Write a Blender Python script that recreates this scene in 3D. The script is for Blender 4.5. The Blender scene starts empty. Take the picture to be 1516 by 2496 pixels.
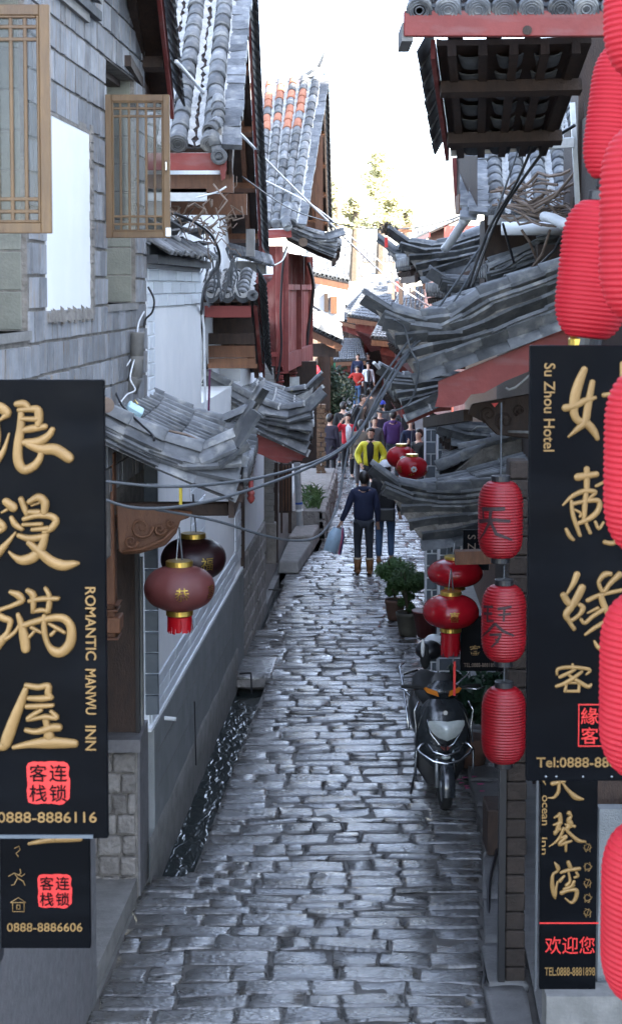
import bpy, math, random
from mathutils import Vector, Matrix, noise
R = random.Random(7)
V = Vector
PI = math.pi
sc = bpy.context.scene
col = sc.collection

# ---------------------------------------------------------------- camera
FPX, CXP, HOR, CAMZ, PITCH = 4000.0, 758.0, 700.0, 4.8, math.radians(4)
CYP = HOR + FPX*math.tan(PITCH)
cd = bpy.data.cameras.new('camera'); cam = bpy.data.objects.new('camera', cd); col.objects.link(cam)
cam.location = (0, 0, CAMZ); cam.rotation_euler = (PI/2-PITCH, 0, 0)
cd.sensor_fit = 'VERTICAL'; cd.sensor_height = 36; cd.sensor_width = 24; cd.lens = FPX/2496*36
cd.shift_y = -(1248-CYP)/2496
cd.clip_start = .1; cd.clip_end = 5000
cd.dof.use_dof = True; cd.dof.focus_distance = 24; cd.dof.aperture_fstop = 8
sc.camera = cam

# ---------------------------------------------------------------- sky, sun, exposure
SUN_EL, SUN_AZ = math.radians(33), math.radians(122)      # azimuth clockwise from +Y
w = bpy.data.worlds.new('World'); sc.world = w; w.use_nodes = True
nt = w.node_tree; nt.nodes.clear()
sky = nt.nodes.new('ShaderNodeTexSky'); sky.sky_type = 'NISHITA'; sky.sun_disc = False
sky.sun_elevation = SUN_EL; sky.sun_rotation = SUN_AZ; sky.air_density = 1.0; sky.dust_density = 6.0; sky.ozone_density = .3; sky.altitude = 2400
bg = nt.nodes.new('ShaderNodeBackground'); bg.inputs[1].default_value = .15
wo = nt.nodes.new('ShaderNodeOutputWorld')
hsv = nt.nodes.new('ShaderNodeHueSaturation'); hsv.inputs['Saturation'].default_value = .72; nt.links.new(sky.outputs[0], hsv.inputs['Color']); nt.links.new(hsv.outputs[0], bg.inputs[0]); nt.links.new(bg.outputs[0], wo.inputs[0])
sl = bpy.data.lights.new('sun', 'SUN'); sl.energy = 4.0; sl.angle = math.radians(.5); sl.color = (1, .93, .82)
so = bpy.data.objects.new('sun', sl); col.objects.link(so)
SD = V((math.sin(SUN_AZ)*math.cos(SUN_EL), math.cos(SUN_AZ)*math.cos(SUN_EL), math.sin(SUN_EL)))
so.rotation_euler = SD.to_track_quat('Z', 'Y').to_euler()
vs = sc.view_settings; vs.view_transform = 'Standard'; vs.look = 'None'; vs.gamma = 1; vs.use_curve_mapping = False
vs.exposure = 3.45
sc.display_settings.display_device = 'sRGB'
sc.cycles.max_bounces = 6; sc.cycles.diffuse_bounces = 4; sc.cycles.glossy_bounces = 2; sc.cycles.transmission_bounces = 3
sc.cycles.caustics_reflective = False; sc.cycles.caustics_refractive = False
sc.cycles.use_denoising = True
sc.cycles.sample_clamp_indirect = 4

# ---------------------------------------------------------------- pixel -> world (photograph coordinates, 1516 x 2496)
_f = V((0, math.cos(PITCH), -math.sin(PITCH))); _u = V((0, math.sin(PITCH), math.cos(PITCH)))
def ray(px, py): return _f*FPX + V((1, 0, 0))*(px-CXP) + _u*(CYP-py)
def P(px, py, Y):
    d = ray(px, py); return V((0, 0, CAMZ)) + d*(Y/d.y)
def G(px, py, z=0.0):
    d = ray(px, py); return V((0, 0, CAMZ)) + d*((z-CAMZ)/d.z)
LA, LB = -2.04, .055                                       # left house fronts: x = LA + LB*y
RA, RB = 1.12, .038                                        # right house fronts
def WL(px, py, off=0.0):
    d = ray(px, py); return V((0, 0, CAMZ)) + d*((LA+off)/(d.x-LB*d.y))
def xl(Y, off=0): return LA+LB*Y+off
def xr(Y, off=0): return RA+RB*Y+off
def lerp(a, b, t): return a+(b-a)*t
def tab(t, x):
    if x <= t[0][0]: return t[0][1]
    for (a, b), (c, d) in zip(t, t[1:]):
        if x <= c: return b+(d-b)*(x-a)/(c-a)
    return t[-1][1]

# ---------------------------------------------------------------- object helpers
def tag(o, label=None, cat=None, group=None, kind=None):
    if label: o['label'] = label
    if cat: o['category'] = cat
    if group: o['group'] = group
    if kind: o['kind'] = kind
    return o
def thing(name, label, cat, loc=(0, 0, 0), rz=0, group=None):
    o = bpy.data.objects.new(name, None); col.objects.link(o); o.location = loc; o.rotation_euler = (0, 0, rz)
    o.empty_display_size = .2
    return tag(o, label, cat, group, 'thing' if cat else None)
def inv(root):                                             # cancels the roots' own placement, so children use world coordinates
    m = Matrix.Identity(4); o = root
    chain = []
    while o: chain.append(o); o = o.parent
    for o in reversed(chain):
        m = m @ o.matrix_parent_inverse @ (Matrix.Translation(o.location) @ o.rotation_euler.to_matrix().to_4x4() if o.rotation_mode != 'QUATERNION' else Matrix.Identity(4))
    return m.inverted()
def link(name, me, parent=None, world=True, M4=None):
    o = bpy.data.objects.new(name, me); col.objects.link(o)
    if parent:
        o.parent = parent
        if world: o.matrix_parent_inverse = inv(parent)
    if M4 is not None: o.matrix_basis = M4
    return o
def mesh(verts, faces, mat, smooth=False, name='mesh', mi=None, mats=None):
    me = bpy.data.meshes.new(name); me.from_pydata([tuple(v) for v in verts], [], faces)
    for m in (mats or [mat]): me.materials.append(m)
    if mi: me.polygons.foreach_set('material_index', mi)
    if smooth: me.polygons.foreach_set('use_smooth', [True]*len(me.polygons))
    me.update(); return me
def basis(x, z, o):                                        # matrix with local X along x and local Z near z
    x = x.normalized(); y = z.cross(x).normalized(); z = x.cross(y)
    m = Matrix((x, y, z)).transposed().to_4x4(); m.translation = o; return m
BOXF = [(0, 3, 2, 1), (4, 5, 6, 7), (0, 1, 5, 4), (1, 2, 6, 5), (2, 3, 7, 6), (3, 0, 4, 7)]
class MB:
    def __init__(s): s.v = []; s.f = []
    def add(s, vs_, fs, M4=None):
        n = len(s.v)
        s.v += [M4 @ V(v) for v in vs_] if M4 is not None else [V(v) for v in vs_]
        s.f += [tuple(i+n for i in f) for f in fs]; return s
    def box(s, a, b, M4=None):
        x0, y0, z0 = a; x1, y1, z1 = b
        return s.add([(x0, y0, z0), (x1, y0, z0), (x1, y1, z0), (x0, y1, z0), (x0, y0, z1), (x1, y0, z1), (x1, y1, z1), (x0, y1, z1)], BOXF, M4)
    def bar(s, p, q, w_, h_, up=V((0, 0, 1))):             # a rectangular bar from p to q
        d = q-p
        if abs(d.normalized().dot(up)) > .98: up = V((0, 1, 0))
        return s.box((0, -w_/2, -h_/2), (d.length, w_/2, h_/2), basis(d, up, p))
    def hexa(s, pts): return s.add(pts, BOXF)
    def prism(s, poly, d):                                 # polygon (3D points) extruded by vector d
        n = len(poly); vs_ = list(poly)+[p+d for p in poly]
        fs = [tuple(range(n)), tuple(range(2*n-1, n-1, -1))]+[(i, i+n, (i+1) % n+n, (i+1) % n) for i in range(n)]
        return s.add(vs_, fs)
    def tube(s, pts, r, seg=6, caps=True):
        pts = [V(p) for p in pts]; rs = r if isinstance(r, (list, tuple)) else [r]*len(pts)
        vs_ = []; up = V((0, 0, 1)); N = None
        for i, p in enumerate(pts):
            d = (pts[min(i+1, len(pts)-1)]-pts[max(i-1, 0)]).normalized()
            if N is None:
                N = d.cross(up)
                if N.length < .1: N = d.cross(V((1, 0, 0)))
                N.normalize()
            else:
                N = (N-d*N.dot(d)); N = N.normalized() if N.length > 1e-5 else d.orthogonal().normalized()
            B = d.cross(N)
            for k in range(seg):
                a = 2*PI*k/seg; vs_.append(p+(N*math.cos(a)+B*math.sin(a))*rs[i])
        fs = []
        for i in range(len(pts)-1):
            for k in range(seg):
                a = i*seg+k; b = i*seg+(k+1) % seg; fs.append((a, b, b+seg, a+seg))
        if caps: fs += [tuple(range(seg-1, -1, -1)), tuple(range((len(pts)-1)*seg, len(pts)*seg))]
        return s.add(vs_, fs)
    def lathe(s, prof, c=(0, 0, 0), seg=16, M4=None, ax=None, sx=1, sy=1):
        c = V(c); vs_ = []; fs = []
        for r, z in prof:
            for k in range(seg):
                a = 2*PI*k/seg; vs_.append(V((r*math.cos(a)*sx, r*math.sin(a)*sy, z)))
        for i in range(len(prof)-1):
            for k in range(seg):
                a = i*seg+k; b = i*seg+(k+1) % seg; fs.append((a, b, b+seg, a+seg))
        fs += [tuple(range(seg-1, -1, -1)), tuple(range((len(prof)-1)*seg, len(prof)*seg))]
        if ax is not None: M4 = basis(V(ax).orthogonal(), V(ax), c); c = V()
        return s.add([v+c for v in vs_], fs, M4)
    def ball(s, c, r, seg=10, rings=7, sx=1, sy=1, sz=1):
        return s.lathe([(max(r*math.sin(PI*i/rings), .0005), -r*sz*math.cos(PI*i/rings)) for i in range(rings+1)], c, seg, sx=sx, sy=sy)
    def grid(s, rows, close=False):                        # rows of equal length of points
        n = len(rows[0]); vs_ = [p for r in rows for p in r]; fs = []
        for i in range(len(rows)-1):
            for k in range(n if close else n-1):
                a = i*n+k; b = i*n+(k+1) % n; fs.append((a, b, b+n, a+n))
        return s.add(vs_, fs)
    def build(s, name, mat, parent=None, smooth=False, world=True, kind=None):
        o = link(name, mesh(s.v, s.f, mat, smooth, name), parent, world)
        if kind: o['kind'] = kind
        return o
def autosmooth(o, ang=40):
    me = o.data
    import bmesh
    bm = bmesh.new(); bm.from_mesh(me)
    for f in bm.faces: f.smooth = True
    for e in bm.edges:
        e.smooth = not (len(e.link_faces) == 2 and e.calc_face_angle(0) > math.radians(ang))
    bm.to_mesh(me); bm.free(); return o
def bevel(o, w_=.004, seg=1):
    m = o.modifiers.new('bevel', 'BEVEL'); m.width = w_; m.segments = seg; m.limit_method = 'ANGLE'; return o

# ---------------------------------------------------------------- materials
def srgb(r, g, b):
    f = lambda c: (c/12.92 if c <= .04045 else ((c+.055)/1.055)**2.4)
    return (f(r/255), f(g/255), f(b/255))
def M(name, c1, c2=None, scale=4, rough=.8, bump=.3, bscale=30, rand=0, metal=0, stretch=(1, 1, 1), dist=.01, rr=0, spec=.5,
      streak=None, streak_c=None, coat=0, sss=0, detail=5, contrast=1.0, trans=0):
    m = bpy.data.materials.new(name); m.use_nodes = True; t = m.node_tree; n = t.nodes; L = t.links
    b = n['Principled BSDF']; b.inputs['Metallic'].default_value = metal; b.inputs['Roughness'].default_value = rough
    b.inputs['Specular IOR Level'].default_value = spec
    if coat: b.inputs['Coat Weight'].default_value = coat; b.inputs['Coat Roughness'].default_value = .12
    geo = n.new('ShaderNodeNewGeometry')
    mp = n.new('ShaderNodeMapping'); mp.inputs['Scale'].default_value = stretch
    L.new(geo.outputs['Position'], mp.inputs[0])
    cc = None
    if c2 is not None:
        no = n.new('ShaderNodeTexNoise'); no.inputs['Scale'].default_value = scale; no.inputs['Detail'].default_value = detail
        no.inputs['Roughness'].default_value = .62
        L.new(mp.outputs[0], no.inputs[0])
        rp = n.new('ShaderNodeValToRGB'); k = .22/contrast
        rp.color_ramp.elements[0].position = .5-k; rp.color_ramp.elements[1].position = .5+k
        rp.color_ramp.elements[0].color = (*c1, 1); rp.color_ramp.elements[1].color = (*c2, 1)
        L.new(no.outputs[0], rp.inputs[0]); cc = rp.outputs[0]
    else:
        rgb = n.new('ShaderNodeRGB'); rgb.outputs[0].default_value = (*c1, 1); cc = rgb.outputs[0]
    if streak_c is not None:
        mp2 = n.new('ShaderNodeMapping'); mp2.inputs['Scale'].default_value = streak or (1, 1, 1); L.new(geo.outputs['Position'], mp2.inputs[0])
        n2 = n.new('ShaderNodeTexNoise'); n2.inputs['Scale'].default_value = 1; n2.inputs['Detail'].default_value = 6; L.new(mp2.outputs[0], n2.inputs[0])
        r2 = n.new('ShaderNodeValToRGB'); r2.color_ramp.elements[0].position = .52; r2.color_ramp.elements[1].position = .68; L.new(n2.outputs[0], r2.inputs[0])
        mx = n.new('ShaderNodeMix'); mx.data_type = 'RGBA'; L.new(r2.outputs[0], mx.inputs[0]); L.new(cc, mx.inputs[6]); mx.inputs[7].default_value = (*streak_c, 1)
        cc = mx.outputs[2]
    if rand:
        oi = n.new('ShaderNodeObjectInfo'); mr = n.new('ShaderNodeMapRange'); mr.inputs[3].default_value = 1-rand; mr.inputs[4].default_value = 1+rand*.8
        L.new(oi.outputs['Random'], mr.inputs[0])
        hs = n.new('ShaderNodeHueSaturation'); L.new(mr.outputs[0], hs.inputs['Value']); L.new(cc, hs.inputs['Color']); cc = hs.outputs[0]
    L.new(cc, b.inputs['Base Color'])
    if rr:
        n3 = n.new('ShaderNodeTexNoise'); n3.inputs['Scale'].default_value = scale*2.3; n3.inputs['Detail'].default_value = 4; L.new(mp.outputs[0], n3.inputs[0])
        mr3 = n.new('ShaderNodeMapRange'); mr3.inputs[1].default_value = .3; mr3.inputs[2].default_value = .7
        mr3.inputs[3].default_value = rough-rr; mr3.inputs[4].default_value = rough+rr; L.new(n3.outputs[0], mr3.inputs[0]); L.new(mr3.outputs[0], b.inputs['Roughness'])
    if bump:
        nb = n.new('ShaderNodeTexNoise'); nb.inputs['Scale'].default_value = bscale; nb.inputs['Detail'].default_value = 5; L.new(mp.outputs[0], nb.inputs[0])
        bp = n.new('ShaderNodeBump'); bp.inputs['Strength'].default_value = bump; bp.inputs['Distance'].default_value = dist
        L.new(nb.outputs[0], bp.inputs['Height']); L.new(bp.outputs[0], b.inputs['Normal'])
        if coat: L.new(bp.outputs[0], b.inputs['Coat Normal'])
    if trans:
        tr = n.new('ShaderNodeBsdfTranslucent'); L.new(cc, tr.inputs[0]); ms = n.new('ShaderNodeMixShader'); ms.inputs[0].default_value = trans
        L.new(b.outputs[0], ms.inputs[1]); L.new(tr.outputs[0], ms.inputs[2]); L.new(ms.outputs[0], n['Material Output'].inputs[0])
    return m
m_stone = M('cobble', (.062, .061, .059), (.138, .135, .130), 1.6, .27, 1.0, 22, .30, dist=.0105, rr=.13, contrast=1.4, spec=.8, coat=.9, stretch=(1, 2.2, 1), streak=(5, 5, 5), streak_c=(.062, .054, .045))
m_bed = M('mortar_bed', (.05, .046, .041), (.11, .10, .088), 6, .6, .5, 20)
m_kerb = M('kerb', (.08, .078, .075), (.15, .145, .14), 5, .6, .6, 30, .15)
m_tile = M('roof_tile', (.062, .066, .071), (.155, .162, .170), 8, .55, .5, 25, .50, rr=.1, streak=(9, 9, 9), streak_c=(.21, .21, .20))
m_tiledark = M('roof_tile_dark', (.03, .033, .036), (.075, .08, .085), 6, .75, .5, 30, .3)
m_tileor = M('terracotta', (.24, .085, .045), (.36, .15, .09), 6, .7, .3, 30, .2)
m_lime = M('lime_mortar', (.26, .26, .25), (.52, .52, .51), 12, .9, 1.0, 60, dist=.02)
m_mortar = M('old_mortar', (.11, .10, .088), (.27, .25, .225), 9, .95, .9, 35, dist=.02)
m_brick = M('grey_brick', (.15, .158, .17), (.27, .28, .295), 7, .85, .5, 60, .34, streak=(11, 40, 5), streak_c=(.23, .20, .175))
m_block = M('green_block', (.16, .165, .14), (.22, .225, .19), 9, .9, .5, 60, .12)
m_white = M('whitewash', (.70, .72, .74), (.79, .80, .81), 3, .9, .2, 12, streak=(1.2, 1.2, .5), streak_c=(.72, .74, .76))
m_ftile = M('facing_tile', (.58, .63, .68), (.66, .70, .74), 8, .7, .2, 40, .12)
m_ftiledark = M('dark_facing_tile', (.07, .085, .10), (.11, .13, .15), 8, .6, .2, 40, .15)
m_render = M('grey_render', (.14, .15, .152), (.22, .228, .23), 3, .9, .8, 90, streak=(3, 3, .7), streak_c=(.19, .20, .20))
m_granite = M('granite', (.10, .098, .10), (.18, .175, .18), 14, .6, .3, 60, .08, streak=(5, 5, 1.5), streak_c=(.15, .14, .145))
m_rock = M('rubble_stone', (.17, .155, .14), (.30, .28, .26), 8, .9, .9, 25, .25, dist=.03)
m_conc = M('concrete', (.14, .137, .128), (.24, .233, .22), 6, .9, .6, 40)
m_mud = M('mud_brick', (.12, .078, .05), (.19, .125, .082), 9, .95, .9, 30, .2, dist=.03)
m_red = M('red_paint', (.17, .022, .018), (.23, .035, .028), 6, .6, .4, 25, .1, stretch=(1, 1, 1), streak=(3, 3, 12), streak_c=(.20, .06, .055))
m_redold = M('worn_red_paint', (.12, .017, .013), (.18, .030, .023), 5, .65, .4, 40, .1, streak=(5, 5, 2), streak_c=(.24, .10, .08))
m_wood = M('brown_wood', (.085, .032, .014), (.16, .068, .03), 6, .6, .5, 40, .2, stretch=(4, 4, .8))
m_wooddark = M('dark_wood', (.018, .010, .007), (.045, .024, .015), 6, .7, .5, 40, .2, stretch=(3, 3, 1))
m_oldwood = M('weathered_wood', (.12, .085, .065), (.24, .18, .14), 7, .85, .5, 40, .2)
m_sash = M('varnished_wood', (.08, .042, .014), (.15, .083, .029), 5, .5, .3, 50, .08, stretch=(5, 5, .7), coat=.1, streak=(6, 6, 2), streak_c=(.09, .045, .016))
m_board = M('sign_black', (.0007, .0011, .002), (.0013, .0019, .0033), 3, .5, .03, 40, spec=.07, rr=.1, streak=(1.5, 1.5, 6), streak_c=(.0026, .0034, .005))
m_gold = M('gold_paint', (.19, .11, .034), (.27, .16, .055), 9, .45, .15, 40, metal=.2)
m_goldm = M('gold_foil', (.45, .30, .06), (.6, .42, .10), 9, .3, .1, 40, metal=.9)
m_sealred = M('seal_red', (.55, .015, .015), (.66, .03, .025), 30, .5, .1)
m_lred = M('lantern_red', (.20, .002, .006), (.27, .004, .010), 5, .42, .05, trans=.12)
m_lbig = M('lantern_bright_red', (.40, .007, .017), (.50, .012, .026), 1.5, .6, .1, 60, trans=.28, spec=.4)
m_lflower = M('lantern_flower_red', (.42, .004, .010), (.5, .008, .016), 5, .3, .05, trans=.3)
m_lsilk = M('lantern_silk', (.28, .003, .010), (.36, .008, .015), 5, .22, .05, trans=.25)
m_ldark = M('lantern_maroon', (.105, .026, .024), (.14, .04, .036), 5, .5, .1, trans=.15)
m_lblack = M('lantern_dark_plum', (.016, .005, .006), (.026, .007, .008), 5, .4, .1, trans=.1)
m_black = M('black_plastic', (.012, .012, .014), None, rough=.4, bump=0)
m_gloss = M('black_gloss', (.010, .012, .015), (.02, .022, .026), 8, .22, .05, coat=.6)
m_cable = M('cable', (.05, .055, .062), (.07, .078, .085), 9, .5, .1)
m_rubber = M('rubber', (.015, .015, .015), None, rough=.8, bump=.3, bscale=80)
m_chrome = M('chrome', (.6, .62, .65), None, rough=.18, bump=0, metal=1)
m_zinc = M('zinc', (.35, .38, .40), (.5, .52, .54), 12, .42, .1, 60, metal=.7)
m_pvc = M('white_pipe', (.60, .63, .66), (.7, .72, .74), 5, .5, .1)
m_whiteplastic = M('white_plastic', (.75, .76, .76), None, rough=.35, bump=0)
m_amber = M('amber_lens', (.65, .20, .02), None, rough=.2, bump=0)
m_lens = M('headlamp_lens', (.40, .44, .43), (.5, .53, .52), 30, .15, .1, 90, coat=.8)
m_leaf = M('leaf', (.045, .10, .03), (.10, .18, .06), 8, .5, .2, 40, .2, trans=.2)
m_leafdark = M('dark_leaf', (.012, .035, .02), (.035, .07, .04), 8, .4, .2, 40, .2)
m_hill = M('glare_pale_slope', (.30, .29, .22), (.42, .40, .32), .05, .95, 0)  # slope colour lightened so it looks washed out by glare
m_leafglare = M('glare_pale_leaf', (.34, .34, .20), (.50, .47, .27), 6, .7, .2, 40, .2, trans=.3)  # leaf colour lightened to stand in for overexposed glare
m_bark = M('bark', (.06, .045, .03), (.12, .09, .065), 8, .9, .6, 30)
m_clay = M('clay_pot', (.10, .055, .04), (.16, .09, .065), 8, .8, .5, 40)
m_potgrey = M('glazed_pot', (.07, .065, .05), (.12, .11, .085), 8, .6, .4, 40)
m_soil = M('soil', (.02, .015, .01), None, rough=1, bump=.8)
m_paint = M('black_ink', (.02, .004, .006), None, rough=.6, bump=0)
m_skin = M('skin', (.50, .30, .21), (.55, .34, .25), 20, .55, .05)
m_hair = M('hair', (.010, .008, .007), (.02, .016, .014), 60, .4, .4, 120)
def cloth(name, c, rough=.85): return M('cloth_'+name, tuple(x*.85 for x in c), tuple(min(1, x*1.15) for x in c), 14, rough, .5, 60, dist=.006)
def glass():
    m = bpy.data.materials.new('glass'); m.use_nodes = True; t = m.node_tree; n = t.nodes
    b = n['Principled BSDF']; b.inputs['Base Color'].default_value = (.02, .025, .03, 1); b.inputs['Roughness'].default_value = .06
    tr = n.new('ShaderNodeBsdfTransparent'); ms = n.new('ShaderNodeMixShader'); ms.inputs[0].default_value = .35
    t.links.new(tr.outputs[0], ms.inputs[1]); t.links.new(b.outputs[0], ms.inputs[2]); t.links.new(ms.outputs[0], n['Material Output'].inputs[0]); return m
m_glass = glass()
def water():
    m = bpy.data.materials.new('water'); m.use_nodes = True; t = m.node_tree; n = t.nodes; L = t.links
    b = n['Principled BSDF']; b.inputs['Base Color'].default_value = (.012, .018, .018, 1); b.inputs['Roughness'].default_value = .22
    g = n.new('ShaderNodeNewGeometry'); mp = n.new('ShaderNodeMapping'); mp.inputs['Scale'].default_value = (11, 4.5, 5); L.new(g.outputs['Position'], mp.inputs[0])
    no = n.new('ShaderNodeTexNoise'); no.inputs['Scale'].default_value = 1; no.inputs['Detail'].default_value = 2; no.inputs['Distortion'].default_value = .5; L.new(mp.outputs[0], no.inputs[0])
    bp = n.new('ShaderNodeBump'); bp.inputs['Strength'].default_value = 1; bp.inputs['Distance'].default_value = .028; L.new(no.outputs[0], bp.inputs['Height']); L.new(bp.outputs[0], b.inputs['Normal']); return m
m_water = water()

# ---------------------------------------------------------------- lettering
_txt = {}
def textmesh(s, size=1.0, bold=0.0, depth=.004, bev=0.0, res=3, spacing=1.0):
    cu = bpy.data.curves.new('txt', 'FONT'); cu.body = s; cu.size = size; cu.align_x = 'CENTER'; cu.align_y = 'CENTER'
    cu.offset = bold; cu.extrude = depth; cu.bevel_depth = bev; cu.bevel_resolution = 1; cu.resolution_u = res; cu.space_character = spacing
    o = bpy.data.objects.new('txt', cu); col.objects.link(o)
    dg = bpy.context.evaluated_depsgraph_get(); dg.update()
    me = bpy.data.meshes.new_from_object(o.evaluated_get(dg))
    bpy.data.objects.remove(o); bpy.data.curves.remove(cu)
    xs = [v.co.x for v in me.vertices]; ys = [v.co.y for v in me.vertices]
    if xs:
        cx, cy = (min(xs)+max(xs))/2, (min(ys)+max(ys))/2
        for v in me.vertices: v.co.x -= cx; v.co.y -= cy
        me['w'] = max(xs)-min(xs); me['h'] = max(ys)-min(ys)
    return me
def letter(parent, s, c, h, mat, w=None, bold=0, depth=.003, bev=0, rot=0, shear=0, name='lettering', X=V((1, 0, 0)), Z=V((0, 0, 1)), brush=False):
    """text in the plane (X, Z), centred on c, scaled to height h (and width w)"""
    me = textmesh(s, 1, bold, .02, bev)
    W0, H0 = me['w'], me['h']; ky = h/H0; kx = (w/W0) if w else ky
    for v in me.vertices:
        x, y, z = v.co.x*kx, v.co.y*ky, v.co.z
        x += shear*y
        if brush:
            q = noise.noise_vector(V((x/h*2.2, y/h*2.2, c[2]*3)))*h*.05; x += q.x; y += q.y
        cr, sr = math.cos(rot), math.sin(rot)
        v.co = (x*cr-y*sr, x*sr+y*cr, z/.02*depth if not bev else z*depth/.02)
    me.materials.clear(); me.materials.append(mat)
    Y_ = Z.cross(X).normalized() if False else X.cross(Z).normalized()
    m4 = Matrix((X.normalized(), Z.normalized(), Y_)).transposed().to_4x4()
    # columns: local x->X, local y->Z, local z-> towards the reader
    m4 = Matrix.Identity(4)
    for i in range(3): m4[i][0] = X.normalized()[i]; m4[i][1] = Z.normalized()[i]; m4[i][2] = Y_[i]
    m4.translation = V(c)
    return link(name, me, parent, True, m4)
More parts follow.
